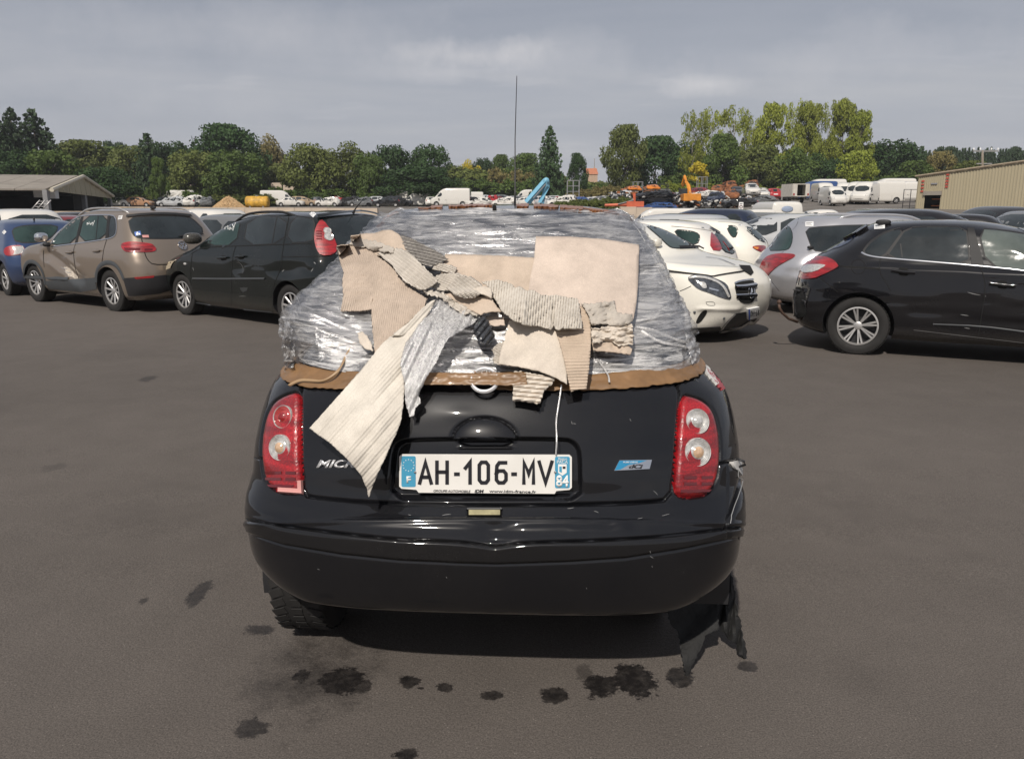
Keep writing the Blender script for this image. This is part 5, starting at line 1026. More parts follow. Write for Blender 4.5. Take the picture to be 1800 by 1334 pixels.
for a in ((123.5, 444), (171, 441.5)):
    ps.patch('handle_cup', [(a[0]-4, a[1]-3), (a[0]+4, a[1]-3.5), (a[0]+3.5, a[1]+4), (a[0]-3.5, a[1]+4)], plain('shade_beige', (.12, .095, .075), .4), .002, 2, sm_=1, edge=0); ps.line('door_handle', [(a[0]-6, a[1]+.5), (a[0], a[1]), (a[0]+6, a[1]-.6)], .035, BEIGE, .02, high=.02, sm_=0)  # darker copy of the beige paints the shade inside each handle cup
label_st(ps, [(209, 380), (216, 379), (214.5, 385.5), (207.5, 386.5)]); bs_ = ps.patch('disabled_badge', [(236.5, 408.5), (246.5, 406.5), (248.5, 413.5), (238, 415.5)], plain('badge_blue2', (.05, .13, .42), .5), .008, 3, parent=rw, edge=.001)
ps.line('badge_symbol', [(241.5, 408.5), (242, 411.5), (245, 411.2), (246, 413.5)], .02, WHITEP, .010, bs_, 0, 2); ps.line('badge_symbol', [(241, 410.5), (239.8, 412), (241, 414), (243.5, 413.8)], .014, WHITEP, .010, bs_, 1, 2)
ps.patch('pink_sticker', [(249.5, 414), (261, 413.6), (262, 418), (251, 418.2)], PINK, .008, 3, parent=rw, edge=.001)
scribble(ps, [[(154, 396), (153.5, 391), (156.5, 395), (157.5, 390.5)], [(159, 392), (159, 395), (161.5, 394.5), (162, 391.5)], [(163, 391), (164, 394)], [(167, 388), (163.5, 397)]], w2, .012)
emb(ps, 320, 432, .075, t_, 'vw'); ps.line('wiper', [(356, 412), (330, 414.5), (314, 416)], .03, BLACK, .02, high=.01)
for y in (.57, -.57): bars(ps, y, -1.5, .15, ALLOY, .05, .017)
ps.line('spoiler_edge', [(223, 381), (255, 377.5), (300, 376.5), (336, 380)], .05, BLACK, .02, high=.0); ps.blob('roof_aerial', 269, 365.5, (.14, .05, .06), BLACK, .03)
far_sides(ps, [sw(-1.75, -1.22, 1.12, 1.52, .2, .0), sw(-1.12, -.15, 1.12, 1.52, .0, .0), sw(-.07, 1.05, 1.12, 1.52, .0, .55)], (-1,), None, [(-.68, 1.15), (.68, 1.15), (.56, 1.54), (-.56, 1.54)], [[(.45, .62), (.78, .66), (.76, .80), (.5, .76)]])
# --- black people carrier
def dis(X, Y):
    d = -.035*g2(X, Y, 505, 475, 26, 14)+.02*g2(X, Y, 528, 488, 22, 8)-.015*g2(X, Y, 419, 472, 14, 14)+.010*vnoise(X/16, Y/9, 6)*g2(X, Y, 510, 480, 45, 26); r = np.hypot(X-421, (Y-470)); return d+.012*np.exp(-((r-11)/2)**2)*(X > 420)
t_, ps, hl = near_car('black people carrier with a dented rear side and white writing on its front window', MAZ, 142, (-3.02, 10.85), (-1.35, 1.38), 1, DKGR, .318, .215, 10, disp=dis, Lr=.40, nr=3.0, nq=150, ws=.205)
fw = pane(ps, [(366, 431), (366, 414), (385, 396.5), (410, 385.5), (424, 382), (413.5, 431)], GLASS2); w2 = pane(ps, [(437, 382.5), (506, 381.5), (499, 427), (429, 431.5)]); ps.line('window_divider', [(487, 382), (479, 428)], .02, BLACK, .006, w2)
pane(ps, [(515, 381.5), (543, 384), (552, 388), (550, 410), (548.5, 424), (504, 427)]); pane(ps, [(349, 421), (362, 411.5), (361, 421)], name='quarter_window')
pane(ps, [(569, 388), (600, 384), (640, 380.5), (672, 382), (664, 410), (650, 442), (600, 442), (590, 420)], GLASS, 'rear_window')
lg = lampp(ps, [(564, 386), (574, 395), (584.5, 413.7), (593.7, 438.4), (585.5, 448.7), (564, 450.7), (556.7, 438.4), (552.6, 420), (554.7, 401.4)], LRED, eps=.02)
for x, y, r in ((575, 407.5, .052), (577.5, 417.5, .062)):
    p, n, d, t = ps.hit(x, y); m = MB(); m.lathe([(r, 0), (r, .018), (r*.8, .012), (r*.4, .02), (0, .024)], 28, 'z'); o = m.build('lens', CLEAR, lg, True, 40); o.matrix_local = Matrix.Translation(p+n*.012) @ n.to_track_quat('Z', 'Y').to_matrix().to_4x4()
for y0 in (408, 412.5, 417, 421.5): ps.line('lamp_rib', [(557, y0), (566, y0+.4)], .016, DRED, .023, lg, 0)
for q in ([(414.5, 433), (409, 450), (406.7, 481.6), (407.7, 537)], [(508, 381), (502, 411.7), (497, 438), (494.5, 470), (487, 488), (480, 502), (479.7, 547)], [(338, 446.6), (335, 470), (335, 500), (338, 531)], [(336, 446), (350, 438), (365, 434.5), (498, 430), (555, 428)], [(496, 452), (540, 451.5), (578, 450.7)], [(398, 371), (420, 377), (506, 377.5), (545, 383)], [(562, 385), (566, 396)]): ps.line('body_seam', q, .012, SEAM, .003)
ps.line('side_moulding', [(339, 490), (400, 490.5), (466, 490)], .028, TRIM, .006, high=.014, sm_=0); ps.line('sill', [(338, 531), (400, 541), (479, 549)], .03, TRIM, .004, high=.01)
for a in ((393, 453.5), (424, 451.5)): ps.patch('handle_cup', smooth_poly([(a[0]-5, a[1]-4), (a[0]+5, a[1]-4.5), (a[0]+5, a[1]+5), (a[0]-5, a[1]+5)], 1), SEAM, .002, 2, edge=0); ps.line('door_handle', [(a[0]-8, a[1]+.5), (a[0], a[1]-.2), (a[0]+8, a[1]-.6)], .035, DKGR, .022, high=.02, sm_=0)
ps.blob('door_mirror', 351, 431, (.19, .28, .17), DKGR, .14); p, n, d, t = ps.hit(325.5, 464); ps.blob('side_repeater', 325.5, 464, (.07, .03, .04), CLEAR, .003)
lampp(ps, [(284, 473), (287, 466), (292.6, 461), (300, 456), (296, 465), (289, 475)], plain('yellowed_headlamp', (.45, .38, .27), .2, 0, 1, var=.2), 'headlight'); 
scribble(ps, [[(396, 404), (396, 396), (398.5, 401), (401, 396), (401.5, 404)], [(404, 401), (403, 404), (406, 403.5), (405.5, 400), (404, 401)], [(409.5, 400.5), (407.5, 402), (409.5, 404)], [(409, 395), (411.5, 400)], [(414.5, 392), (410, 406)]], fw, .010)
label_st(ps, [(544, 377), (549.5, 371.5), (556, 377), (550.5, 383)])
ps.patch('scraped_paint', [(421, 505), (427, 506), (436, 505), (433, 511), (428, 513), (424, 510)], plain('dull_scrape', (.03, .032, .033), .6, var=.4, vs=30), .002, 2, edge=0, jit=1)
DSC = plain('dim_scratch', (.11, .11, .11), .6)
for q in ([(416, 462), (421, 461), (427, 468), (428, 476), (426, 482)], [(420, 521), (428, 520.5), (433, 521)]): ps.line('scratch', q, .010, DSC, .004, taper=True, step=2)
for q in ( [(552, 461), (555, 464)], [(547, 478), (551, 472)], [(339, 470), (341, 476)], [(496, 478), (500, 474)]): ps.line('scratch', q, .012, SCR, .004, taper=True, step=2)
for y in (.56, -.56): bars(ps, y, -1.2, .25, BLACK, .045, .018)
ps.line('spoiler_edge', [(558, 383), (590, 378), (640, 374.5), (668, 375)], .10, DKGR, .03, high=.02); m = MB(); m.tube([(-1.75, 0, 1.58), (-1.80, 0, 1.64), (-1.98, 0, 1.78)], [.02, .008, .004], 6); m.build('roof_aerial', BLACK, t_)
far_sides(ps, [sw(-1.85, -1.25, 1.06, 1.44, .15, .0), sw(-1.15, -.1, 1.06, 1.45, .0, .0), sw(-.02, 1.2, 1.04, 1.45, .0, .75)], (-1,), None, [(-.68, 1.08), (.68, 1.08), (.56, 1.48), (-.56, 1.48)], [[(.45, .62), (.78, .66), (.76, .80), (.5, .76)]])
# --- black hatchback on the right
def dis(X, Y): return .012*np.exp(-((Y-(470+(X-1480)*.045))/7)**2)*(X > 1476)-.010*g2(X, Y, 1386, 530, 26, 26)+.004*vnoise(X/60, Y/9, 3)-.012*np.exp(-((Y-(548+(X-1600)*.12))/9)**2)*(X > 1590)
t_, ps, hl = near_car('black hatchback with a chrome window line and a torn rear bumper showing its tow bar', C4, -27, (3.86, 8.82), (-1.365, 1.245), -1, BLK2, .325, .218, 8, True, disp=dis, Lr=.5, nr=2.5, nq=150, ws=.215)
pane(ps, [(1518, 444), (1527, 432), (1537, 422.5), (1561, 408), (1588, 403), (1570, 428), (1552, 451), (1533, 449)], GLASS, seal=4); pane(ps, [(1594, 402), (1640, 400), (1697, 401), (1700, 430), (1703, 464), (1630, 458.5), (1559, 452.4), (1576, 428)], GLASS, seal=3)
ps.line('window_divider', [(1583, 429), (1586, 453)], .012, BLACK, .006); pane(ps, [(1721, 403.5), (1757, 406), (1800, 412.5), (1860, 424), (1900, 440), (1900, 487), (1800, 475), (1736, 467)], glassy('clear_glass', (.05, .06, .055), .02), seal=3)
ps.line('chrome_strip', [(1514.5, 444), (1522, 448.5), (1534, 451.5), (1552, 453.8), (1640, 461), (1721, 467.7), (1800, 475.8), (1900, 489)], .020, CHROME, .008, high=.006)
for q in ([(1700, 401), (1712, 401.5), (1730, 467), (1708, 465)],): ps.patch('pillar', q, BLACK, .006, 4, edge=.002)
lg = lampp(ps, [(1413, 453.6), (1432, 452), (1451, 452.4), (1465.6, 458), (1475, 466.7), (1470, 472.7), (1449, 482), (1431, 490.6), (1404.6, 491), (1408, 478), (1401, 469), (1405, 458)], LRED, eps=.016)
ps.patch('clear_segment', [(1409.4, 474.5), (1415.4, 467.5), (1430, 466.5), (1449, 466.7), (1453, 469), (1434.5, 478.7), (1413, 480)], CLEAR, .021, 3, parent=lg, edge=.003, sm_=1)
pane(ps, [(1476, 407.5), (1492, 410), (1507, 414.5), (1484.7, 432), (1449, 441.7), (1430, 441.7)], glassy('navy_glass', (.008, .014, .035), .04), 'rear_window', seal=1)
ps.line('glass_edge', [(1475, 407), (1452, 424), (1430, 441)], .012, CHROME, .012); ps.patch('spoiler', [(1470, 400), (1495, 396), (1523, 392.5), (1526, 402), (1508, 413), (1490, 409), (1476, 407)], BLK2, .035, 3, edge=.03, sharp=30)
for q in ([(1547.5, 452.4), (1545.6, 472.7), (1549, 484.7), (1557.5, 497), (1566, 512)], [(1722, 468), (1731, 489.4), (1731.5, 518), (1726, 550), (1720, 590)], [(1439, 487), (1455, 499), (1473, 514)], [(1523, 392), (1525, 402), (1519, 406)]): ps.line('body_seam', q, .008, SEAM, .003)
fc_ = [(1508.6+12.5*math.cos(a*math.pi/12), 469+12.8*math.sin(a*math.pi/12)) for a in range(25)]; ps.line('fuel_flap_seam', fc_, .006, SEAM, .003, sm_=0)
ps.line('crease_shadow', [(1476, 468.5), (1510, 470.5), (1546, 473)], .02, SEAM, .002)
for a, w_, sl in (((1588, 477.5), 21, .10), ((1762, 500.5), 23, .10)):
    ps.patch('handle_cup', smooth_poly([(a[0]-10, a[1]-8), (a[0]+10, a[1]-7), (a[0]+9, a[1]+9), (a[0]-9, a[1]+8)], 2), SEAM, .002, 3, edge=0); ps.line('door_handle', [(a[0]-w_, a[1]-w_*sl), (a[0], a[1]+1), (a[0]+w_, a[1]+w_*sl)], .038, BLK2, .022, high=.022, sm_=0)
ps.patch('bumper_hole', [(1384, 506), (1395, 503), (1408, 505), (1415, 518), (1418, 545), (1416, 556), (1400, 560), (1386, 548), (1382, 525)], SEAM, .004, 4, sm_=1, edge=0, jit=.6); 
for q in ([(1386, 505), (1382, 525), (1386, 548), (1396, 558)], [(1388, 512), (1395, 509), (1409, 512)], [(1412, 528), (1417, 530), (1416, 535)], [(1390, 552), (1398, 556), (1404, 552)]): ps.line('torn_edge', q, .018, PLAST, .012, high=.012, step=2)
ps.line('broken_corner', [(1406, 470), (1408, 480), (1404, 490), (1402, 500)], .04, PLAST, .01, high=.01, step=2); ps.line('torn_edge', [(1407, 478), (1411, 483), (1408, 488)], .012, SCR, .016, step=2)
ps.line('sill_line', [(1606, 580), (1700, 591), (1800, 602.5), (1860, 611)], .006, DSC, .003, taper=False); ps.line('door_crease', [(1640, 570), (1721, 573), (1800, 583), (1860, 592)], .016, TRIM, .003, high=.006)
for q in ([(1700, 513.5), (1712, 517), (1724, 519)], [(1695, 576), (1705, 577.5)], [(1688, 553), (1703, 555)], [(1731, 520.5), (1733, 521)]): ps.line('scratch', q, .006, SCR, .003, taper=True, step=2)
label_st(ps, [(1537, 395), (1555.5, 393.8), (1555.5, 402.2), (1537, 403.5)]); ps.blob('roof_aerial', 1552, 386, (.16, .05, .06), BLACK, .03)
tb = t_.matrix_basis.inverted(); m = MB(); Pt = [tb @ atY(a, b_, Y) for a, b_, Y in ((1402, 566, 9.3), (1386, 560, 9.25), (1375, 550, 9.2), (1370, 541, 9.18), (1369.5, 534, 9.18))]; m.tube(Pt, .016, 8); m.lathe([(0, .028), (.014, .024), (.025, .012), (.028, 0), (.025, -.012), (.014, -.024), (0, -.028)], 14, 'z', tuple(Pt[-1]+Vector((0, 0, .02)))); m.build('tow_bar', plain('rusty_steel', (.09, .055, .04), .7, .3, var=.4, vs=20), t_, True)
far_sides(ps, [sw(-1.6, -1.15, 1.02, 1.32, .25, .0), sw(-1.05, -.1, 1.0, 1.38, .0, .0), sw(-.02, 1.0, 1.0, 1.38, .0, .65)], (1,), None, [(-.66, 1.03), (.66, 1.03), (.54, 1.40), (-.54, 1.40)], [[(.45, .62), (.78, .66), (.76, .80), (.5, .76)]])
# --- white off-roader facing right
def dis(X, Y):
    k = np.interp(X, [1210, 1265, 1292, 1332], [578, 574, 553, 536]); return .02*np.exp(-((Y-474)/5)**2)*(X < 1300)+.010*np.exp(-((Y-(463+(X-1160)*.09))/3)**2)*(X > 1160)*(X < 1300)-.03*g2(X, Y, 1238, 560, 14, 14)+.02*np.exp(-((Y-543)/4)**2)*(X > 1225)*(X < 1300)
t_, ps, hl = near_car('cream white off-road car with its front end towards the right and a broken bonnet edge', GLA, -42, (3.02, 9.85), (-1.36, 1.34), -1, CREAM, .345, .225, 7, disp=dis, place='nose', Lf=.62, nf=3.0, nq=150)
pane(ps, [(1135, 396), (1165, 396), (1190, 410), (1227, 434.6), (1206, 436.5), (1184, 436), (1176, 433), (1160, 417), (1145, 404)], GLASS2, 'windscreen', seal=1.5); 
ps.line('wiper', [(1192, 436.5), (1215, 435.5), (1238, 436)], .04, BLACK, .02, high=.02); ps.line('bonnet_seam', [(1165, 474), (1190, 478), (1213, 481.5), (1240.7, 484.5), (1252, 487), (1265, 484), (1308, 477)], .018, SEAM, .012)
ps.line('bonnet_vent', [(1240.7, 452.8), (1253, 453.5), (1266.6, 456), (1292, 466.6)], .022, TRIM, .008); ps.patch('open_gap', [(1298, 467), (1318, 468), (1324, 480), (1319, 485), (1308, 478)], SEAM, .012, 3, edge=0)
lg = lampp(ps, [(1208, 489.5), (1216.5, 483.5), (1240.7, 485), (1263, 492.4), (1277, 500), (1282, 512), (1285.5, 527), (1268, 523.4), (1247.6, 515), (1227, 508), (1216.5, 499)], plain('headlamp_dark', (.06, .065, .075), .08, .2, 1, var=.6, vs=25), 'headlight', eps=.012)
ps.line('lamp_brow', [(1212, 489), (1225, 487), (1245, 490), (1262, 497), (1273, 507), (1280, 522)], .035, CLEAR, .018, lg, high=.012); ps.patch('lamp_lens', [(1229, 496), (1240, 497), (1243, 508), (1233, 506)], CLEAR, .020, 2, parent=lg, sm_=2, edge=.006); ps.line('lamp_strip', [(1246, 507), (1262, 511)], .02, CHROME, .018, lg)
gl_ = ps.patch('grille', [(1290, 500), (1300, 495.5), (1323.4, 492.4), (1327, 500), (1328, 515), (1326, 527), (1319, 534), (1303, 533), (1296, 524)], SEAM, .006, 3, sm_=1, edge=.004)
for y in ((505, 501), (521, 519)): ps.line('grille_bar', [(1292, y[0]), (1310, y[0]-.5), (1328, y[1])], .055, CHROME, .014, gl_, high=.02)
emb(ps, 1320, 513, .085, gl_, 'star'); ps.line('grille_frame', [(1290, 499), (1300, 494.5), (1323.4, 491.4)], .02, CHROME, .014, gl_)
ps.patch('air_slot', [(1240.7, 544), (1243.5, 547), (1240.7, 554), (1231, 567.5), (1222.6, 569), (1225, 560), (1233, 548)], SEAM, .004, 3, sm_=1, edge=0)
ps.patch('lower_intake', [(1266.6, 580), (1280, 563), (1292, 551.5), (1313, 547.6), (1331, 553), (1329, 564), (1306, 575), (1280, 581)], PLAST, .006, 3, edge=.004); ps.line('skid_plate', [(1266, 581), (1276, 579.5), (1305, 575), (1322, 568), (1331, 559)], .07, ALLOY, .016, high=.02); ps.line('intake_edge', [(1267, 580), (1280, 563), (1292, 551.5)], .025, ALLOY, .012)
pl = ps.patch('number_plate', [(1311, 542.4), (1331, 538.5), (1331, 555.5), (1312, 560)], WHITEP, .035, 3, edge=.03); ps.patch('plate_band', [(1311, 542.4), (1313.5, 542), (1314.5, 559.3), (1312, 560)], plain('plate_blue3', (.03, .09, .42), .4), .037, 3, parent=pl, edge=0)
for ch, x0 in (('D', 1316.2), ('H', 1319.6), ('-', 1322.3), ('6', 1325.2), ('8', 1328.6)):
    STK = {'D': [[(0, 0), (0, 1), (.7, .9), (1, .5), (.7, .1), (0, 0)]], 'H': [[(0, 0), (0, 1)], [(1, 0), (1, 1)], [(0, .5), (1, .5)]], '-': [[(0, .5), (1, .5)]], '6': [[(1, 0), (.1, .3), (0, .9), (.9, 1), (1, .6), (.1, .55)]], '8': [[(.5, 0), (1, .25), (.1, .75), (.5, 1), (1, .75), (.1, .25), (.5, 0)]]}
    for s in STK[ch]: ps.line('plate_character', [(x0-1.1+2.2*a, 544.5+9*b_-(x0-1320)*.18) for a, b_ in s], .012, INK, .0385, pl, 0, 2)
ps.blob('door_mirror', 1152, 433, (.10, .16, .11), CREAM, .06)
for a in ((1221, 549), (1272.6, 559.5)): ps.blob('parking_sensor', a[0], a[1], (.03, .03, .03), TRIM, .0)
ps.line('tow_cover_seam', [(1241, 531), (1250, 530), (1256, 532), (1257, 537), (1247, 537.5), (1242, 535), (1241, 531)], .005, TRIM, .003, step=2); ps.line('body_seam', [(1195, 512), (1205, 508), (1215, 503)], .008, SEAM, .002)
ps.patch('bumper_cladding', [(1190, 578), (1210, 577), (1266, 574), (1268, 582), (1230, 585), (1190, 588)], PLAST, .008, 4, edge=.006)
far_sides(ps, [sw(-1.5, -1.1, 1.05, 1.33, .25, .0), sw(-1.0, .0, 1.04, 1.37, .0, .0), sw(.08, 1.22, 1.03, 1.37, .0, .62)], (1, -1))
# --- white car with tall red lamps
t_, ps, hl = near_car('cream hatchback with tall red rear lamps, just behind the white one', SML, 149, (3.00, 14.2), (-1.30, 1.20), 1, CREAM2, .30, .19, 8, place='rear', Lr=.38, nr=3.0)
pane(ps, [(1186, 405), (1205, 406), (1223.5, 409.7), (1230, 416), (1225, 430), (1205, 426), (1192, 414)], GLASS2); rw = pane(ps, [(1258, 405), (1271, 399.5), (1278, 403), (1288, 420), (1293, 432), (1292, 447), (1271, 441), (1264.4, 422)], GLASS2, 'rear_window')
lampp(ps, [(1249, 408), (1253, 411), (1262, 422), (1270.5, 441.7), (1248, 440)], LRED); lampp(ps, [(1284.4, 407), (1291, 417), (1296.7, 429), (1298, 437), (1292, 424)], LRED)
ps.line('spoiler', [(1250, 404), (1258, 400), (1268, 396), (1275, 399)], .10, PLAST, .02, high=.01); ps.line('roof_seam', [(1180, 398), (1215, 401), (1250, 406)], .010, SEAM, .003); label_st(ps, [(1232, 399.5), (1239, 400), (1239, 402.6), (1232, 402)]); ps.line('wiper', [(1290, 432), (1284, 440)], .03, BLACK, .02)
far_sides(ps, [sw(-1.25, -.32, 1.0, 1.33, .32, .0), sw(-.24, .86, 1.0, 1.33, .0, .52)], (-1,), None, [(-.62, 1.05), (.62, 1.05), (.5, 1.36), (-.5, 1.36)], [[(.45, .62), (.78, .66), (.76, .80), (.5, .76)]])
# --- white car with slanted lamp
t_, ps, hl = near_car('white hatchback with a slim red and amber lamp, left of the silver estate', SML, 149, (4.35, 16.4), (-1.30, 1.20), 1, CREAM, .30, .19, 8, place='rear', Lr=.5, nr=2.5)
pane(ps, [(1278, 398), (1289, 398), (1296, 402), (1294.4, 411), (1291, 418), (1284, 412)], GLASS2); pane(ps, [(1310, 401), (1319, 393.5), (1328, 394.4), (1345, 406), (1357.8, 416.7), (1353, 425.5), (1339, 424.4), (1324.4, 413)], GLASS2, 'rear_window')
lg = lampp(ps, [(1321, 434), (1331, 431.7), (1345.5, 432), (1345, 439), (1339, 444), (1326.7, 439)], LRED); ps.patch('amber_segment', [(1324, 434.5), (1333, 435), (1331, 439), (1326, 437.5)], AMBER, .016, 2, parent=lg, edge=.002); ps.line('roof_seam', [(1262, 390), (1290, 391.5), (1306, 393)], .010, SEAM, .003)
label_st(ps, [(1297, 394), (1304, 394), (1303.5, 398), (1297, 398)])
far_sides(ps, [sw(-1.25, -.32, 1.0, 1.33, .32, .0), sw(-.24, .86, 1.0, 1.33, .0, .52)], (-1,), None, [(-.62, 1.05), (.62, 1.05), (.5, 1.36), (-.5, 1.36)], [[(.45, .62), (.78, .66), (.76, .80), (.5, .76)]])
# --- silver estate
def dis(X, Y): return .02*np.exp(-((Y-505)/6)**2)*(X < 1360)-.012*g2(X, Y, 1395, 478, 25, 10)
t_, ps, hl = near_car('silver estate with roof rails and a large swept red lamp, behind the black hatchback', SWG, 2, (4.95, 12.4), (-1.40, 1.31), -1, SILV, .32, .21, 9, disp=dis, place='rear', Lr=.55, nr=2.4, nq=130)
pane(ps, [(1382, 393), (1392, 405.5), (1393, 422), (1388, 436.7), (1378, 440.5), (1346.7, 440.5), (1364.4, 413)], GLASS2, 'rear_window', seal=1); pane(ps, [(1416, 403.5), (1445, 399.5), (1500, 397), (1560, 397), (1560, 440), (1450, 442), (1429, 440), (1423, 422)], GLASS)
lampp(ps, [(1399, 448), (1385, 446.5), (1368, 446.5), (1352, 449.5), (1342, 457), (1336, 470), (1333, 487), (1347.7, 487.5), (1356, 478), (1366, 469), (1382, 460), (1396, 453)], LRED, eps=.015)
for q in ([(1404, 381), (1402, 394.6), (1393, 405)], [(1347, 489), (1356, 494), (1362, 502), (1370, 512)], [(1378, 442), (1372, 447)]): ps.line('body_seam', q, .007, SEAM, .003)
ps.patch('bumper_strip', [(1329, 500), (1345, 500.5), (1356, 501.6), (1352, 509), (1337, 515), (1330, 514)], TRIM, .012, 3, edge=.01); label_st(ps, [(1416, 390.5), (1430, 390), (1430, 398), (1416, 398.5)]); ps.blob('wiper_pivot', 1425, 437, (.1, .05, .05), BLACK, .03)
for y in (.56, -.56): bars(ps, y, -1.25, .2, SILV, .045, .02)
far_sides(ps, [sw(-1.75, -1.1, 1.05, 1.41, .25, .0), sw(-1.02, -.12, 1.04, 1.43, .0, .0), sw(-.04, 1.02, 1.03, 1.43, .0, .55)], (1,), None, [(-.65, 1.08), (.65, 1.08), (.52, 1.45), (-.52, 1.45)], [[(.45, .62), (.78, .66), (.76, .80), (.5, .76)]])
# --- blue hatchback at the left edge
t_, ps, hl = near_car('dark blue hatchback at the left edge with a taillight half red and half clear', SML, 138, (-9.95, 15.7), (-1.35, 1.20), 1, BLUEP, .32, .205, 7, place='rear', Lr=.40, nr=2.7)
pane(ps, [(22, 404), (36, 399), (54, 397), (102, 397), (98, 408), (88, 418), (72, 425.6), (28.3, 426), (24.3, 414.8)], GLASS2, 'rear_window'); lg = lampp(ps, [(7, 443), (9, 436), (20, 432), (40, 431.5), (47, 443), (40, 447), (23.6, 450), (11, 450)], LRED); ps.patch('clear_segment', [(21, 434), (40, 433), (45.5, 443), (39, 446), (24, 448.5), (26, 441)], CLEAR, .016, 2, parent=lg, edge=.003)
label_st(ps, [(4, 409), (8, 404.5), (11.5, 408), (7.5, 412.5)]); ps.blob('roof_aerial', 60, 389, (.05, .03, .08), BLACK, .04); ps.line('body_seam', [(28, 427), (30, 440), (31, 447)], .008, SEAM, .003)
far_sides(ps, [sw(-1.25, -.32, 1.0, 1.33, .32, .0), sw(-.24, .86, 1.0, 1.33, .0, .52)], (1, -1), None, [(-.62, 1.05), (.62, 1.05), (.5, 1.36), (-.5, 1.36)], [[(.45, .62), (.78, .66), (.76, .80), (.5, .76)]])
# ================================================================== trees
def leafy(name, n, vol, size, seed, shape='round', up=.3):
    """crown: small leaf sprays gathered in clumps through the crown's volume (unit height 0..1, unit radius)"""
    r = np.random.RandomState(seed); C = []
    if shape == 'round':
        k = 46
        for i in range(k):
            a = r.rand()*6.283; z = r.rand(); rr_ = math.sqrt(max(0, 1-(2*z-1)**2))*(.35+.65*math.sqrt(r.rand()))*(.82+.36*r.rand()); C.append((.5*rr_*math.cos(a)*.92, .5*rr_*math.sin(a)*.92, .17+.76*z*(.92+.16*r.rand()), .10+.10*r.rand()))
    elif shape == 'poplar':
        for i in range(60):
            z = r.rand(); w = .5*(min(1, z*3.5))**.6*(max(0, 1.03-z))**.38*1.15; a = r.rand()*6.283; q = w*math.sqrt(r.rand())*.92; C.append((q*math.cos(a), q*math.sin(a), .10+.86*z, .055+.06*r.rand()))
    elif shape == 'airy':
        for i in range(44):
            z = .30+.68*r.rand(); w = .5*(min(1, (z-.2)*2.2))**.6*(max(0, 1.05-z))**.30*1.2; a = r.rand()*6.283; q = w*(.25+.75*math.sqrt(r.rand())); C.append((q*math.cos(a), q*math.sin(a), z, .045+.06*r.rand()))
    elif shape == 'spruce':
        for lv in range(22):
            z = .10+.86*lv/21; R0 = .5*(1-z)**.72*1.04; m_ = max(2, int(11*(1-z)+3))
            for q in range(m_):
                a = 6.283*(q+r.rand()*.8)/m_; rr_ = R0*(.78+.35*r.rand())
                for s_ in (.35, .68, 1.0): C.append((rr_*s_*math.cos(a), rr_*s_*math.sin(a), z-.05*s_*(1-z)+.01, .026+.030*(1-z)))
    elif shape == 'bush':
        for i in range(30):
            a = r.rand()*6.283; z = r.rand()**.8; q = .5*math.sqrt(max(0, 1-z*z*.85))*math.sqrt(r.rand()); C.append((q*math.cos(a), q*math.sin(a), z*.88, .10+.09*r.rand()))
    C = np.array(C); w = C[:, 3]**2; idx = r.choice(len(C), n, p=w/w.sum()); c = C[idx]; d = r.normal(size=(n, 3)); d /= np.linalg.norm(d, axis=1, keepdims=True); rad = c[:, 3:4]*(.35+.75*r.rand(n, 1)**.5)
    fl = np.array([1, 1, .55 if shape == 'spruce' else .8]); P = c[:, :3]+d*rad*fl; P[:, 2] = np.clip(P[:, 2], .02, 1.02)
    nn_ = d+r.normal(size=(n, 3))*.75+np.array([0, 0, up]); nn_ /= np.linalg.norm(nn_, axis=1, keepdims=True); t = np.cross(nn_, r.normal(size=(n, 3))); t /= np.linalg.norm(t, axis=1, keepdims=True)+1e-9; b_ = np.cross(nn_, t)
    s_ = (size*(.6+.8*r.rand(n)))[:, None]; asp = .55; V = np.stack([P-t*s_, P+b_*s_*asp+t*s_*.1, P+t*s_, P-b_*s_*asp-t*s_*.1], 1).reshape(-1, 3); F = np.arange(n*4).reshape(-1, 4); return mesh_np(name, V, F), C
def trunk_mesh(C, seed, shape):
    r = random.Random(seed); m = MB(); top = .96 if shape in ('spruce', 'poplar', 'airy') else .62; nm = 9; pts = [(0.012*math.sin(i*1.3)*(i/nm), .012*math.cos(i*1.7)*(i/nm), top*i/nm) for i in range(nm+1)]
    r0 = .020 if shape in ('airy', 'poplar') else .030; m.tube(pts, [r0*(1-.85*i/nm) for i in range(nm+1)], 7)
    for k in range(9 if shape == 'spruce' else 18):
        c = C[r.randrange(len(C))]; z0 = max(.08, min(top*.93, c[2]-.12-.45*math.hypot(c[0], c[1]))); a = Vector((0, 0, z0)); e = Vector((c[0], c[1], c[2])); mid = a.lerp(e, .5)+Vector((0, 0, -.01)); m.tube([a, mid, e], [r0*.38*(1-z0*.6), r0*.22, r0*.08], 5, cap=False)
    return m
BARK = plain('bark', (.10, .085, .07), .9, var=.35, vs=4); BARKP = plain('pale_bark', (.30, .27, .23), .85, var=.3, vs=3)
LEAF = {'dark': leafmat('leaf_dark', (.040, .078, .024)), 'mid': leafmat('leaf_mid', (.082, .125, .028)), 'olive': leafmat('leaf_olive', (.125, .150, .038)), 'brown': leafmat('leaf_brown', (.165, .140, .052)), 'bright': leafmat('leaf_bright', (.215, .255, .036)), 'yellow': leafmat('leaf_yellow', (.55, .45, .04)), 'pop': leafmat('leaf_poplar', (.250, .285, .045)), 'conifer': leafmat('leaf_conifer', (.040, .068, .030), trans=.1), 'spruce': leafmat('leaf_spruce', (.050, .090, .034), trans=.12)}
PR = {}
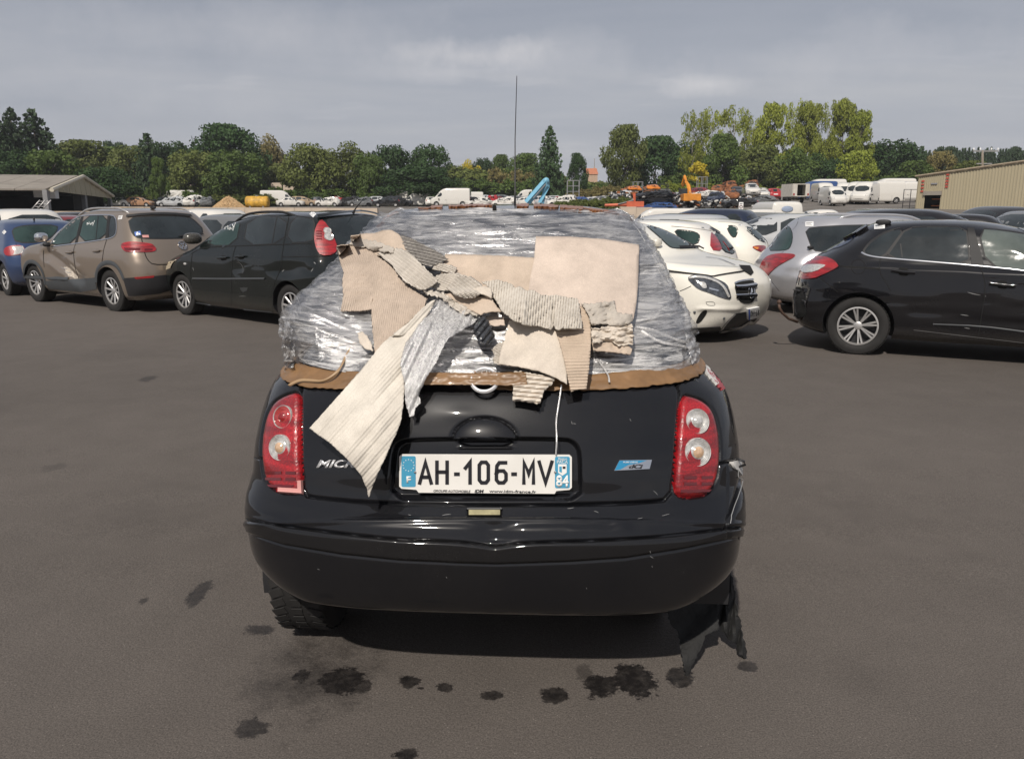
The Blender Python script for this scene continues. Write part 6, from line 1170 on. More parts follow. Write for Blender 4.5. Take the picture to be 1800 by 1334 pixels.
for nm, n, size, shape, seeds in (('round', 9000, .026, 'round', (1, 2, 3)), ('poplar', 13000, .020, 'poplar', (4, 5)), ('airy', 3800, .018, 'airy', (6, 7)), ('spruce', 9000, .026, 'spruce', (8, 9)), ('bush', 2400, .055, 'bush', (10, 11))):
    PR[nm] = []
    for s_ in seeds:
        me, C = leafy('crown', n, None, size, s_, shape); me.materials.append(LEAF['mid'])
        tm = trunk_mesh(C, s_, shape); tme = bpy.data.meshes.new('trunk'); tme.from_pydata(tm.v, [], tm.f); tme.update(); tme.shade_smooth(); tme.materials.append(BARKP if shape == 'airy' else BARK); PR[nm].append((me, tme))
tr = random.Random(11)
def tree(px, top, wpx, Y, kind, leaf, label, group, base=None, cat='tree'):
    P = at(px, Y); ht = atY(px, top, Y).z-P.z+.1; 
    if base: P.z = atY(px, base, Y).z; ht = atY(px, top, Y).z-P.z
    w = wpx/FPX*Y*1.05; me, tme = PR[kind][tr.randrange(len(PR[kind]))]; P.z -= .1
    nm = {'round': 'deciduous_tree', 'poplar': 'poplar_tree', 'airy': 'poplar_tree', 'spruce': 'conifer_tree', 'bush': 'bush'}[kind]
    r = empty(nm, P, tr.random()*6.28, label, cat, group); r.scale = (w, w, ht)
    o = bpy.data.objects.new('crown', me); COL.objects.link(o); o.parent = r; o.material_slots[0].link = 'OBJECT'; o.material_slots[0].material = LEAF[leaf]
    if kind != 'bush':
        q = bpy.data.objects.new('trunk', tme); COL.objects.link(q); q.parent = r
    return r
GL, GR_ = 'trees along the left edge of the yard', 'trees behind the scrap yard'
for (px, top, w, Y, k, lf, lab) in [
    (4, 192, 110, 128, 'spruce', 'conifer', 'tall dark conifer cut by the left edge of the photo'), (38, 188, 100, 130, 'spruce', 'conifer', 'tall dark conifer, middle one of the three above the open shed'), (76, 190, 118, 134, 'spruce', 'conifer', 'tall dark conifer, right one of the three above the open shed'),
    (22, 262, 110, 120, 'round', 'dark', 'dark broad tree directly behind the left end of the shed roof'), (95, 262, 100, 122, 'round', 'mid', 'green broad tree behind the shed roof under the right conifer'), (150, 250, 105, 150, 'round', 'olive', 'olive green tree behind the shed gable'), (205, 262, 80, 155, 'round', 'mid', 'mid green tree right of the shed gable'),
    (192, 292, 90, 118, 'round', 'dark', 'low dark tree just right of the shed gable'), (238, 254, 75, 150, 'round', 'olive', 'olive tree between the shed and the slim conifer'), (268, 233, 74, 140, 'spruce', 'spruce', 'slim conifer standing above the trees left of the biggest dark oak'), (308, 248, 95, 160, 'round', 'dark', 'dark rounded tree left of the biggest oak'),
    (345, 262, 80, 135, 'round', 'olive', 'olive autumn tree left of the biggest oak'), (284, 278, 34, 120, 'poplar', 'mid', 'narrow upright green tree in front of the slim conifer'), (405, 223, 108, 150, 'round', 'dark', 'biggest dark rounded oak on the left'), (418, 262, 92, 130, 'round', 'mid', 'green tree standing in front of the biggest oak'),
    (474, 239, 62, 170, 'round', 'brown', 'thin brownish tree just right of the biggest oak'), (500, 286, 70, 160, 'round', 'olive', 'low tree in the gap right of the brownish tree'), (545, 251, 88, 135, 'round', 'olive', 'greyish olive tree above the green van'), (603, 251, 92, 138, 'round', 'olive', 'olive green tree right of the greyish one above the green van'),
    (648, 268, 56, 135, 'round', 'mid', 'narrow green tree left of the pair of dark oaks'), (690, 254, 80, 140, 'round', 'dark', 'left one of the pair of dark oaks behind the white vans'), (757, 252, 64, 142, 'round', 'dark', 'right, narrower one of the pair of dark oaks behind the white vans'), (735, 296, 120, 130, 'round', 'dark', 'low dark tree filling the foot of the pair of oaks'),
    (825, 281, 34, 190, 'round', 'yellow', 'yellowing tree top above the hedge'), (850, 277, 40, 192, 'round', 'dark', 'small dark tree right of the yellowing one'), (880, 274, 40, 188, 'round', 'mid', 'small grey-green tree left of the aerial'), (923, 272, 58, 178, 'round', 'mid', 'green tree behind the aerial, left of the pointed fir'), (965, 220, 66, 140, 'spruce', 'spruce', 'tall pointed fir standing alone right of the aerial'),
    (1014, 272, 30, 150, 'round', 'dark', 'small isolated tree right of the pointed fir')]:
    tree(px, top, w, Y, k, lf, lab, GL)
for (px, top, w, Y, k, lf, lab) in [
    (1097, 224, 66, 150, 'round', 'olive', 'tall olive green tree at the left end of the right-hand wood'), (1150, 243, 90, 155, 'round', 'dark', 'dark tree beside the tall olive one'), (1200, 247, 70, 158, 'round', 'dark', 'dark tree behind the thin bare poplars'),
    (1213, 196, 62, 150, 'airy', 'pop', 'thin poplar with bare trunk, leftmost of the poplars'), (1246, 192, 56, 152, 'airy', 'pop', 'thin poplar with bare trunk, second of the poplars'), (1284, 190, 62, 150, 'airy', 'pop', 'thin poplar above the dense green tree'), (1316, 208, 40, 153, 'airy', 'pop', 'shorter thin poplar in the gap of the row'),
    (1352, 180, 74, 150, 'poplar', 'pop', 'yellow-green poplar with the yellowest top'), (1390, 178, 50, 152, 'airy', 'pop', 'thin grey-green poplar between two fuller ones'), (1412, 182, 64, 149, 'poplar', 'pop', 'full yellow-green poplar in the middle of the row'), (1447, 180, 48, 152, 'airy', 'pop', 'thin poplar left of the last and fullest one'), (1473, 176, 72, 150, 'poplar', 'pop', 'tall full poplar, second from the right end of the row'),
    (1500, 196, 62, 148, 'poplar', 'bright', 'dense poplar at the right end of the row'), (1268, 240, 72, 145, 'round', 'mid', 'dense dark green tree under the thin poplars'), (1330, 258, 80, 146, 'round', 'olive', 'olive tree under the yellowest poplar'), (1395, 262, 80, 146, 'round', 'mid', 'green tree under the middle poplars'), (1440, 270, 70, 146, 'round', 'dark', 'dark tree under the last poplars'), (1500, 268, 62, 143, 'round', 'bright', 'light green tree under the last poplar'),
    (1560, 244, 92, 150, 'round', 'dark', 'large dark tree right of the poplars'), (1535, 262, 60, 155, 'round', 'dark', 'dark tree squeezed between poplars and large dark tree'), (1612, 256, 44, 158, 'spruce', 'spruce', 'small pointed tree above the white vans'), (1645, 264, 56, 140, 'round', 'brown', 'rounded yellowish willow above the hangar corner'), (1605, 285, 70, 140, 'round', 'mid', 'green tree left of the yellowish willow'), (1700, 285, 60, 130, 'round', 'olive', 'low olive tree behind the hangar roof'),
    (1225, 283, 34, 138, 'bush', 'yellow', 'bright yellow shrub at the foot of the thin poplars')]:
    tree(px, top, w, Y, k, lf, lab, GR_, base=(318 if lf == 'yellow' and px > 1000 else None))
# distant conifer woods on the skyline: things too many to count
def wood(name, x0, x1, top, Y0, n, leaf, seed, jit=6):
    r = np.random.RandomState(seed); Vs, Fs = [], []; k = 0
    for i in range(n):
        px = x0+(x1-x0)*(i+r.rand())/n; Y = Y0+r.rand()*25; P = at(px, Y); tp = np.interp(px, [a for a, b_ in top], [b_ for a, b_ in top])+r.rand()*jit; ht = atY(px, tp, Y).z-P.z; w = ht*.38
        if ht < 2: continue
        me = PR['spruce'][i % 2][0] if r.rand() < .75 else PR['round'][0][0]; nv = len(me.vertices); co = np.empty(nv*3, np.float32); me.vertices.foreach_get('co', co); co = co.reshape(-1, 4, 3)[::4].reshape(-1, 3); cc = co.reshape(-1, 4, 3); ce = cc.mean(1, keepdims=True); co = (ce+(cc-ce)*1.9).reshape(-1, 3); Vs.append(co*np.array([w, w, ht])+np.array([P.x, P.y, P.z])); Fs.append(np.arange(len(co)).reshape(-1, 4)+k); k += len(co)
    o = link(name, mesh_np(name, np.concatenate(Vs), np.concatenate(Fs)), LEAF[leaf], None, False); o['kind'] = 'stuff'; o['label'] = 'distant dark conifer wood along the skyline'; o['category'] = 'wood'; return o
wood('distant_wood', -60, 560, [(-60, 250), (100, 250), (200, 252), (300, 262), (380, 270), (560, 292)], 205, 64, 'conifer', 1)
wood('distant_wood', 1490, 1960, [(1490, 262), (1600, 262), (1700, 259), (1800, 258), (1960, 245)], 190, 74, 'conifer', 2)
def scrub(name, x0, x1, top, Y0, n, leaf, seed, lab, wpx=46, depth=10, jit=10, base=None):
    r = np.random.RandomState(seed); Vs, Fs = [], []; k = 0
    for i in range(n):
        px = x0+(x1-x0)*(i+r.rand())/n; Y = Y0+r.rand()*depth; P = at(px, Y); tp = np.interp(px, [a for a, b_ in top], [b_ for a, b_ in top])+r.rand()*jit; ht = max(.5, atY(px, tp, Y).z-P.z); w = wpx*(.7+.6*r.rand())/FPX*Y
        me = PR['bush'][i % 2][0]; nv = len(me.vertices); co = np.empty(nv*3, np.float32); me.vertices.foreach_get('co', co); co = co.reshape(-1, 4, 3)[::2].reshape(-1, 3); Vs.append(co*np.array([w, w, ht])+np.array([P.x, P.y, P.z-.1])); Fs.append(np.arange(len(co)).reshape(-1, 4)+k); k += len(co)
    o = link(name, mesh_np(name, np.concatenate(Vs), np.concatenate(Fs)), LEAF[leaf], None, False); o['kind'] = 'stuff'; o['label'] = lab; o['category'] = 'bushes'; return o
scrub('hedge', 150, 780, [(150, 318), (300, 322), (340, 330), (480, 318), (520, 330), (780, 325)], 128, 46, 'mid', 3, 'green undergrowth at the foot of the left-hand trees'); scrub('hedge', 200, 480, [(200, 342), (480, 336)], 122, 20, 'olive', 13, 'yellowish weeds below the left-hand trees', 40, 6)
scrub('hedge', 770, 1075, [(770, 284), (830, 292), (900, 294), (960, 296), (990, 312), (1075, 318)], 172, 40, 'olive', 4, 'mixed olive hedge bank behind the rows of wrecks', 56, 12); scrub('hedge', 780, 1080, [(780, 314), (960, 310), (1080, 322)], 158, 34, 'mid', 5, 'green lower hedge behind the rows of wrecks', 44); scrub('hedge', 860, 1000, [(860, 290), (930, 296), (1000, 305)], 165, 12, 'brown', 15, 'rusty brown patch of hedge left of the pointed fir', 40)
scrub('weeds', 975, 1098, [(975, 348), (1040, 346), (1090, 338)], 84, 22, 'olive', 6, 'dry olive weeds in front of the crushed cars', 30, 10, 8); scrub('weeds', 1000, 1090, [(1000, 332), (1090, 320)], 135, 14, 'brown', 16, 'dry brown weeds beside the burnt-out frames', 34, 8)
scrub('hedge', 1170, 1600, [(1170, 300), (1260, 292), (1400, 300), (1500, 302), (1600, 305)], 146, 40, 'mid', 7, 'undergrowth at the foot of the poplars', 44, 6); scrub('hedge', 1160, 1400, [(1160, 312), (1400, 322)], 141, 18, 'bright', 8, 'light green brambles behind the burnt-out cars', 34, 5)
# ================================================================== buildings
CONC = plain('pale_concrete', (.47, .39, .31), .9, var=.15, vs=1.2, bs=.3, bd=.01, bscale=12); SHEET = plain('beige_sheet', (.36, .315, .215), .6, var=.06, vs=.5); RUST = plain('rust', (.28, .10, .035), .85, .2, var=.5, vs=1.6, bs=.4, bd=.02, bscale=8); ROOFG = plain('fibre_roof', (.24, .215, .185), .9, var=.2, vs=.6); DARK = plain('deep_interior', (.018, .016, .015), .95); STEEL = plain('grey_steel', (.20, .20, .205), .6)
def wall_blocks(px0, px1, Y0, Y1, topy0, topy1, n, label):
    r = empty('concrete_wall', at(px0, Y0), 0, label, 'wall'); a, b_ = at(px0, Y0), at(px1, Y1); me = None; mm = MB(); d = b_-a; L_ = math.hypot(d.x, d.y)/n; rz = math.atan2(d.y, d.x)
    mm.box((0, 0, 0), (L_*.985, .5, 1.0)); base = mm.build('block', CONC, r); me = base.data; bpy.data.objects.remove(base)
    for i in range(n):
        t = (i+.5)/n; P = a.lerp(b_, t); Y = Y0+(Y1-Y0)*t; tz_ = EYE-((topy0+(topy1-topy0)*t)-365)/FPX*Y; lo = float(T(P.x, P.y))-.6; k = max(1, int(round((tz_-lo)/.6)))
        for j in range(k):
            o = bpy.data.objects.new('block', me); COL.objects.link(o); o.parent = r; hz_ = (tz_-lo)/k; o.scale = (1, 1, hz_*.975); o.location = Vector((P.x, P.y+random.uniform(-.015, .015), lo+hz_*(j+.5)))-r.location; o.rotation_euler = (0, 0, rz+random.uniform(-.004, .004))
    return r
wall_blocks(200, 665, 58, 58, 363.5, 366, 16, 'long pale concrete block wall behind the parked cars on the left'); wall_blocks(40, 205, 50, 50, 371, 371, 6, 'short pale concrete block wall in front of the open shed'); wall_blocks(1088, 1310, 47, 47, 363, 371, 8, 'pinkish concrete block wall in front of the excavator')
# open shed on the left
sh = empty('open_shed', at(80, 60), 0, 'low open-sided shed with a beige gable and grey fibre roof on the left', 'shed'); so_ = sh.location
def pz(px, py, Y): return atY(px, py, Y)
def slab(name, pts, th, mat, parent, loc=Vector()):
    m = MB(); P = [Vector(p)-loc for p in pts]; n = (P[1]-P[0]).cross(P[2]-P[0]).normalized()*th; k = len(P); m.add(P+[p-n for p in P], [tuple(range(k)), tuple(range(2*k-1, k-1, -1))]+[(i, k+i, k+(i+1) % k, (i+1) % k) for i in range(k)]); return m.build(name, mat, parent)
En, Rg, Ef = pz(80, 334, 60), pz(138, 311, 74), pz(192, 345, 90); dv = (Vector((En.x-Ef.x, En.y-Ef.y, 0))).normalized(); lv_ = Vector((-dv.y, dv.x, 0)); lv_ = lv_ if lv_.x < 0 else -lv_; LEN = lv_*46; hn = Vector((0, 0, 0))
for k in range(23):       # roofing sheets
    a0, a1 = lv_*(2*k), lv_*(2*k+1.96); slab('roof_sheet', [En+a0+Vector((0, 0, -.05)), En+a1+Vector((0, 0, -.05)), Rg+a1, Rg+a0], .12, ROOFG, sh, so_); slab('roof_sheet', [Rg+a0, Rg+a1, Ef+a1, Ef+a0], .12, ROOFG, sh, so_)
out_ = -lv_*.25
for k in range(12):       # gable cladding
    t0, t1 = k/12, (k+1)/12-.004; q = lambda t: En.lerp(Ef, t); tp = lambda t: (En.lerp(Rg, t/.467) if t < .467 else Rg.lerp(Ef, (t-.467)/.533)); lo0, lo1 = q(t0)+Vector((0, 0, -.05-.2*t0)), q(t1)+Vector((0, 0, -.05-.2*t1)); slab('gable_panel', [lo0+out_, lo1+out_, Vector((tp(t1).x, tp(t1).y, tp(t1).z))+out_, Vector((tp(t0).x, tp(t0).y, tp(t0).z))+out_], .08, SHEET, sh, so_)
m = MB(); m.tube([En+out_*1.6-so_, Rg+out_*1.6-so_+Vector((0, 0, .05)), Ef+out_*1.6-so_], .16, 6); m.build('verge_trim', plain('verge_cream', (.55, .50, .40), .6), sh)
for t, sh_ in ((0.0, 0), (.5, 0), (1.0, 0), (0, 8), (0, 16), (0, 24), (1, 12), (1, 24)):
    P = En.lerp(Ef, t)+lv_*sh_; g_ = float(T(P.x, P.y)); m = MB(); m.box((P-so_)+Vector((0, 0, (g_-P.z)/2)), (.35, .35, P.z-g_)); m.build('post', STEEL, sh)
bk = [Ef+lv_*.6, Ef+LEN]; slab('back_wall', [bk[0]+Vector((0, 0, -6)), bk[1]+Vector((0, 0, -6)), bk[1], bk[0]], .1, DARK, sh, so_); fl_ = [En, Ef, Ef+LEN, En+LEN]
slab('inner_wall', [En.lerp(Ef, .35)+lv_*10+Vector((0, 0, -6)), En.lerp(Ef, .35)+LEN+Vector((0, 0, -6)), En.lerp(Ef, .35)+LEN, En.lerp(Ef, .35)+lv_*10], .1, DARK, sh, so_); slab('end_lining', [En.lerp(Ef, .55)+lv_*1.2+Vector((0, 0, -6)), Ef+lv_*1.2+Vector((0, 0, -6)), Ef+lv_*1.2, En.lerp(Ef, .55)+lv_*1.2], .1, DARK, sh, so_)
for px, py in ((70, 339), (92, 341)): P = atY(px, py, 62); m = MB(); m.box(P-so_, (.7, .5, .7)); m.build('floodlight', plain('lamp_grey', (.5, .5, .5), .5), sh)
for px, Y, lab in ((62, 52, 'leaning silver ladder frame in front of the shed, left of its partner'), (72, 53, 'curved-top silver ladder frame in front of the shed')):
    a, b_ = at(px-8, Y), atY(px+8, 352, Y); a.z = 1.2; m = MB()
    for o_ in (0, .35): m.tube([Vector((o_, 0, 0)), b_-a+Vector((o_, 0, 0))], .035, 6)
    for k in range(5): P = (b_-a)*(k+.5)/5; m.tube([P, P+Vector((.35, 0, 0))], .02, 5)
    o = m.build('ladder', ALLOY, None, True); o.location = a; tag(o, lab, 'ladder')
# sheet-metal hangar on the right
A0 = Vector((37.5, 75.0, 0)); hd_ = Vector((.61, -.79, 0)).normalized(); HL = 26; hnrm = Vector((-.79, -.61, 0)); GZ = 1.0
hg = empty('metal_hangar', A0+Vector((0, 0, GZ)), math.atan2(hd_.y, hd_.x), 'long beige sheet-metal hangar with an open doorway on the right', 'hangar')
ht_ = lambda s_: 4.40-GZ+.108*s_
RIB = MB(); prof = []
for k in range(4): x = k*.25; prof += [(x, 0), (x+.07, 0), (x+.10, .05), (x+.17, .05), (x+.20, 0)]
prof.append((.996, 0))
for x, y in prof: RIB.v += [(x, y, 0), (x, y, 1)]
RIB.f = [(2*i, 2*i+2, 2*i+3, 2*i+1) for i in range(len(prof)-1)]; RIB.m = [0]*len(RIB.f); rb = RIB.build('cladding_panel', SHEET, hg, fixn=False); rme = rb.data; bpy.data.objects.remove(rb)
sgn_ = 1 if (Matrix.Rotation(math.atan2(hd_.y, hd_.x), 3, 'Z') @ Vector((0, 1, 0))).dot(hnrm) > 0 else -1
def panel_at(s0, w, z0): o = bpy.data.objects.new('cladding_panel', rme); COL.objects.link(o); o.parent = hg; o.location = (s0, 0, z0); o.scale = (w, sgn_, ht_(s0)+.02-z0)
panel_at(-.35, .75, -2); panel_at(.4, .7, 1.85); panel_at(1.1, .7, 1.85)
for k in range(25): panel_at(1.8+k, 1, -2.5)
m = MB(); a, b_ = Vector((-.6, sgn_*.12, ht_(-.6)+.02)), Vector((HL+1, sgn_*.12, ht_(HL+1)+.02)); m.tube([a, b_], .09, 6); m.build('verge_trim', plain('hangar_trim', (.30, .24, .17), .6), hg)
m = MB(); h0, h1 = ht_(-.35), ht_(HL); m.add([(-.35, -.1*sgn_, h0), (HL, -.1*sgn_, h1), (HL, -30*sgn_, h1), (-.35, -30*sgn_, h0), (-.35, -.1*sgn_, h0-.12), (HL, -.1*sgn_, h1-.12), (HL, -30*sgn_, h1-.12), (-.35, -30*sgn_, h0-.12)], [(0, 1, 2, 3), (4, 7, 6, 5), (0, 4, 5, 1), (2, 6, 7, 3)]); m.build('roof', SHEET, hg)
m = MB(); m.box((-.40, -15.1*sgn_, h0/2-1), (.1, 30, h0+1.8)); m.build('side_wall', SHEET, hg)
m = MB(); m.box((4, -sgn_*5, .5), (9, .1, 5.6)); m.box((-.2, -sgn_*2.6, .5), (.1, 5, 5.6)); m.build('interior_lining', DARK, hg)
m = MB(); m.box((1.1, sgn_*.10, 1.82), (1.6, .2, .36)); m.build('roller_door_box', ROOFG, hg)
for z in (.0, .7, 1.3): m = MB(); m.box((1.4, -sgn_*1.2, z), (1.6, .5, .09)); m.build('storage_shelf', plain('orange_rack', (.45, .14, .04), .6), hg)
REDM = plain('red_marks', (.42, .06, .04), .6)
for x, zs in ((.12, (2.9, 2.6, 2.3, 2.0)), (2.25, (3.4, 3.1, 2.85, 2.6, 2.35))):
    for z in zs: m = MB(); m.box((x, sgn_*.09, z), (.24, .05, .13)); m.build('red_stripe', REDM, hg)
m = MB(); m.box((1.15, sgn_*.09, 2.65), (.55, .05, .12)); m.build('nameplate', plain('sign_grey', (.22, .22, .24), .5), hg)
# telegraph pole, lattice mast, far roof
def pole(px, top, base, Y, label, cross=True, r=.13):
    b_ = atY(px, base, Y); t = atY(px, top, Y); o = empty('utility_pole', b_, 0, label, 'pole'); m = MB(); m.tube([(0, 0, 0), t-b_], [r, r*.7], 8); m.build('pole', plain('pole_wood', (.20, .17, .14), .9), o, True)
    if cross:
        m = MB(); m.box((0, 0, (t-b_).z-.1), (2.3, .12, .12)); m.box((0, 0, (t-b_).z-1.2), (1.4, .12, .1)); m.build('crossarm', STEEL, o)
        for x in (-1.1, -.5, .5, 1.1): m = MB(); m.lathe([(.05, 0), (.07, .08), (.05, .16), (0, .2)], 8, 'z', (x, 0, (t-b_).z)); m.build('insulator', WHITEP, o)
pole(1727, 264, 312, 75, 'wooden telegraph pole with a crossarm above the hangar roof'); pole(1045, 279, 312, 240, 'thin mast beside the distant orange roof', False, .10)
hs_ = empty('distant_house', at(1038, 230), 0, 'distant house with an orange tiled roof above the hedge', 'house'); hz2 = EYE-(303-365)/FPX*230; bz = hs_.location.z
m = MB(); m.box((0, 0, (hz2-bz)/2-1.0), (3.4, 4, hz2-bz)); m.build('wall', plain('house_wall', (.42, .30, .22), .9), hs_); m = MB(); m.add([(-1.9, -2.2, hz2-bz-1.2), (1.9, -2.2, hz2-bz-1.2), (1.9, 2.2, hz2-bz-1.2), (-1.9, 2.2, hz2-bz-1.2), (-1.6, 0, hz2-bz+.5), (1.6, 0, hz2-bz+.5)], [(0, 1, 5, 4), (2, 3, 4, 5), (1, 2, 5), (3, 0, 4), (3, 2, 1, 0)]); m.build('roof', plain('orange_tiles', (.40, .15, .08), .85), hs_)
m = MB(); m.box((1.0, .3, hz2-bz+.4), (.4, .4, 1.0)); m.build('chimney', plain('house_wall', (.42, .30, .22), .9), hs_)
for px, w_, y_ in ((486, 18, 327), (508, 20, 330), (348, 26, 329)):
    P = atY(px, y_, 150); o = empty('concrete_fence_panel', P, 0, {486: 'pale concrete panel glimpsed between bushes, left one of two', 508: 'pale concrete panel glimpsed between bushes, right one of two', 348: 'pale concrete panel glimpsed behind the shrubs left of the big oak'}[px], 'fence'); m = MB(); m.box((0, 0, 0), (w_/FPX*150, .15, 1.1)); m.box((0, 0, -1.5), (.2, .2, 2.6)); m.build('panel', CONC, o)
# ================================================================== cars farther off, built once per kind and copied
PROTO = {}
BODYM = plain('proto_paint', (.5, .5, .5), .3)
def proto(name, rows, axles, side, rearw, frontw, lamps, heads, wheel_r=.31, Lr=.45, Lf=.65, nr=2.8, nf=2.4, ladder=False, kind='car'):
    hull = Hull(rows, Lr, Lf, nr, nf); P = hull.grid(sub_rows(hull, 34), 16, 12, 16); V, F = closed_body(P); wmax = max(r[3] for r in rows)
    root = empty('proto', (0, 0, 0), 0); me = mesh_np('body', V, F); bm = bmesh.new(); bm.from_mesh(me); bmesh.ops.recalc_face_normals(bm, faces=bm.faces); bm.to_mesh(me); bm.free(); body = link('body', me, [BODYM, PLAST], root, True); cut = []
    for ax in axles:
        for s in (1, -1): c = MB(); c.lathe([(0, .5*s), (wheel_r+.05, .5*s), (wheel_r+.05, 1.3*s), (0, 1.3*s)], 20, c=(ax, 0, wheel_r)); cut.append(c.build('cutter', PLAST, root, False))
    bpy.context.view_layer.update(); boolean_wells(body, cut); body.data.set_sharp_from_angle(angle=R(40))
    for s in (1, -1):
        o = Ortho(root, V, F, (0, -s, 0), lambda a, b_, s=s: (a, 4*s, b_))
        for poly in side: o.patch('window', poly, GLASS, .008, .16, sm_=1, edge=.004)
        for poly in lamps.get('side', []): o.patch('taillight', poly, LRED, .01, .12, edge=.008)
        o.line('body_seam', [(axles[0]+.55, .9), (axles[0]+.55, .28)], .012, SEAM, .004, sm_=0, step=.1); o.line('body_seam', [(.35, .98), (.33, .28)], .012, SEAM, .004, sm_=0, step=.1)
        o.line('door_handle', [(.42, .86), (.60, .86)], .03, PLAST, .02, sm_=0, step=.1, high=.01)
    o = Ortho(root, V, F, (1, 0, 0), lambda a, b_: (-5, a, b_))
    if rearw: o.patch('rear_window', rearw, GLASS, .008, .16, sm_=1, edge=.004)
    for poly in lamps.get('rear', []): o.patch('taillight', poly, LRED, .012, .12, sm_=1, edge=.01); o.patch('taillight', [(-a, b_) for a, b_ in poly], LRED, .012, .12, sm_=1, edge=.01)
    o.patch('number_plate', [(-.26, .66), (.26, .66), (.26, .77), (-.26, .77)], WHITEP, .012, .2, edge=.01); o.patch('rear_bumper', [(-.7, .30), (.7, .30), (.7, .44), (-.7, .44)], PLAST, .01, .2, edge=.008)
    o = Ortho(root, V, F, (-1, 0, 0), lambda a, b_: (6, a, b_))
    o.patch('windscreen', frontw, GLASS, .008, .16, sm_=1, edge=.004)
    for poly in heads: o.patch('headlight', poly, CLEAR, .012, .12, sm_=1, edge=.01); o.patch('headlight', [(-a, b_) for a, b_ in poly], CLEAR, .012, .12, sm_=1, edge=.01)
    o.patch('grille', [(-.45, .42), (.45, .42), (.5, .58), (-.5, .58)], PLAST, .008, .2, edge=.005)
    for ax in axles:
        for s in (1, -1): wheel(root, ax, (wmax-.13)*s, wheel_r, .19, wheel_r*.64, 6, s, sub=False)
    for s in (1, -1): m = MB(); m.box((axles[1]-.35, s*(wmax+.06), 1.0), (.14, .2, .13)); m.build('door_mirror', BLACK, root)
    PROTO[name] = root; return root
def sc(rows, kx=1, kz=1, kw=1): return [(z*kz, a*kx, b_*kx, w*kw) for z, a, b_, w in rows]
sw = lambda x0, x1, z0, z1, rk=.2, fk=.35: [(x0, z0), (x1, z0-.02), (x1-fk, z1), (x0+rk, z1)]
rl = [[(.52, .78), (.78, .80), (.76, 1.0), (.55, 1.0)]]; hl_ = [[(.45, .62), (.78, .66), (.76, .80), (.5, .76)]]
proto('hatch', SML, (-1.30, 1.20), [sw(-1.25, -.32, 1.0, 1.33, .32, .0), sw(-.24, .86, 1.0, 1.33, .0, .52)], [(-.56, 1.02), (.56, 1.02), (.47, 1.34), (-.47, 1.34)], [(-.62, 1.05), (.62, 1.05), (.5, 1.36), (-.5, 1.36)], {'rear': [[(.55, .80), (.76, .82), (.66, 1.08), (.58, 1.08)]]}, hl_, .30)
proto('suv', TIG, (-1.25, 1.34), [sw(-1.75, -1.22, 1.12, 1.52, .2, .0), sw(-1.12, -.15, 1.12, 1.52, .0, .0), sw(-.07, 1.05, 1.12, 1.52, .0, .55)], [(-.66, 1.15), (.66, 1.15), (.56, 1.52), (-.56, 1.52)], [(-.68, 1.15), (.68, 1.15), (.56, 1.54), (-.56, 1.54)], {'rear': [[(.5, .92), (.84, .94), (.82, 1.08), (.52, 1.08)]]}, hl_, .34, nr=3)
proto('estate', SWG, (-1.40, 1.31), [sw(-1.75, -1.1, 1.05, 1.41, .25, .0), sw(-1.02, -.12, 1.04, 1.43, .0, .0), sw(-.04, 1.02, 1.03, 1.43, .0, .55)], [(-.6, 1.08), (.6, 1.08), (.5, 1.42), (-.5, 1.42)], [(-.65, 1.08), (.65, 1.08), (.52, 1.45), (-.52, 1.45)], {'rear': [[(.55, .82), (.82, .85), (.72, 1.15), (.62, 1.12)]]}, hl_, .31)
SED = [(.20, -2.0, 2.0, .76), (.3, -2.15, 2.15, .82), (.45, -2.2, 2.2, .845), (.6, -2.2, 2.2, .85), (.75, -2.18, 2.15, .85), (.86, -2.1, 1.9, .84), (.92, -1.9, 1.5, .825), (.97, -1.55, 1.1, .80), (1.03, -1.35, .92, .77), (1.15, -1.18, .70, .71), (1.28, -1.0, .45, .65), (1.36, -.88, .22, .59), (1.40, -.78, .0, .48), (1.42, -.6, -.15, .28), (1.425, -.45, -.3, .08)]
proto('saloon', SED, (-1.30, 1.28), [sw(-1.15, -.22, .99, 1.29, .28, .0), sw(-.14, .84, .99, 1.29, .0, .46)], [(-.6, 1.0), (.6, 1.0), (.5, 1.30), (-.5, 1.30)], [(-.62, 1.02), (.62, 1.02), (.5, 1.32), (-.5, 1.32)], {'rear': [[(.45, .70), (.78, .72), (.76, .86), (.47, .86)]]}, hl_, .30)
VAN = [(.25, -2.6, 2.45, .90), (.33, -2.72, 2.62, .96), (.5, -2.75, 2.7, .98), (.8, -2.75, 2.7, .98), (1.0, -2.75, 2.62, .98), (1.15, -2.75, 2.35, .975), (1.3, -2.745, 2.05, .965), (1.6, -2.74, 1.78, .94), (1.95, -2.73, 1.45, .90), (2.15, -2.71, 1.2, .87), (2.30, -2.67, .95, .82), (2.38, -2.55, .7, .70), (2.42, -2.3, .5, .4), (2.43, -2.1, .4, .1)]
proto('van', VAN, (-1.75, 1.75), [[(1.0, 1.32), (1.95, 1.28), (1.62, 1.80), (1.0, 1.86)]], None, [(-.78, 1.36), (.78, 1.36), (.7, 1.95), (-.7, 1.95)], {'rear': [[(.82, .9), (.93, .9), (.92, 1.35), (.84, 1.35)]]}, [[(.6, .85), (.92, .88), (.88, 1.12), (.65, 1.05)]], .34, Lr=.15, nr=5, Lf=.5)
PALET = {'white': (.62, .60, .56), 'silver': (.40, .41, .42), 'grey': (.13, .135, .14), 'black': (.012, .012, .014), 'red': (.38, .025, .03), 'blue': (.03, .07, .2), 'dkred': (.16, .02, .025), 'beige': (.36, .27, .18), 'tan': (.36, .20, .11), 'green': (.10, .42, .04), 'dkblue': (.015, .022, .045), 'orange': (.55, .17, .02), 'brownrust': (.22, .085, .035)}
PM = {}
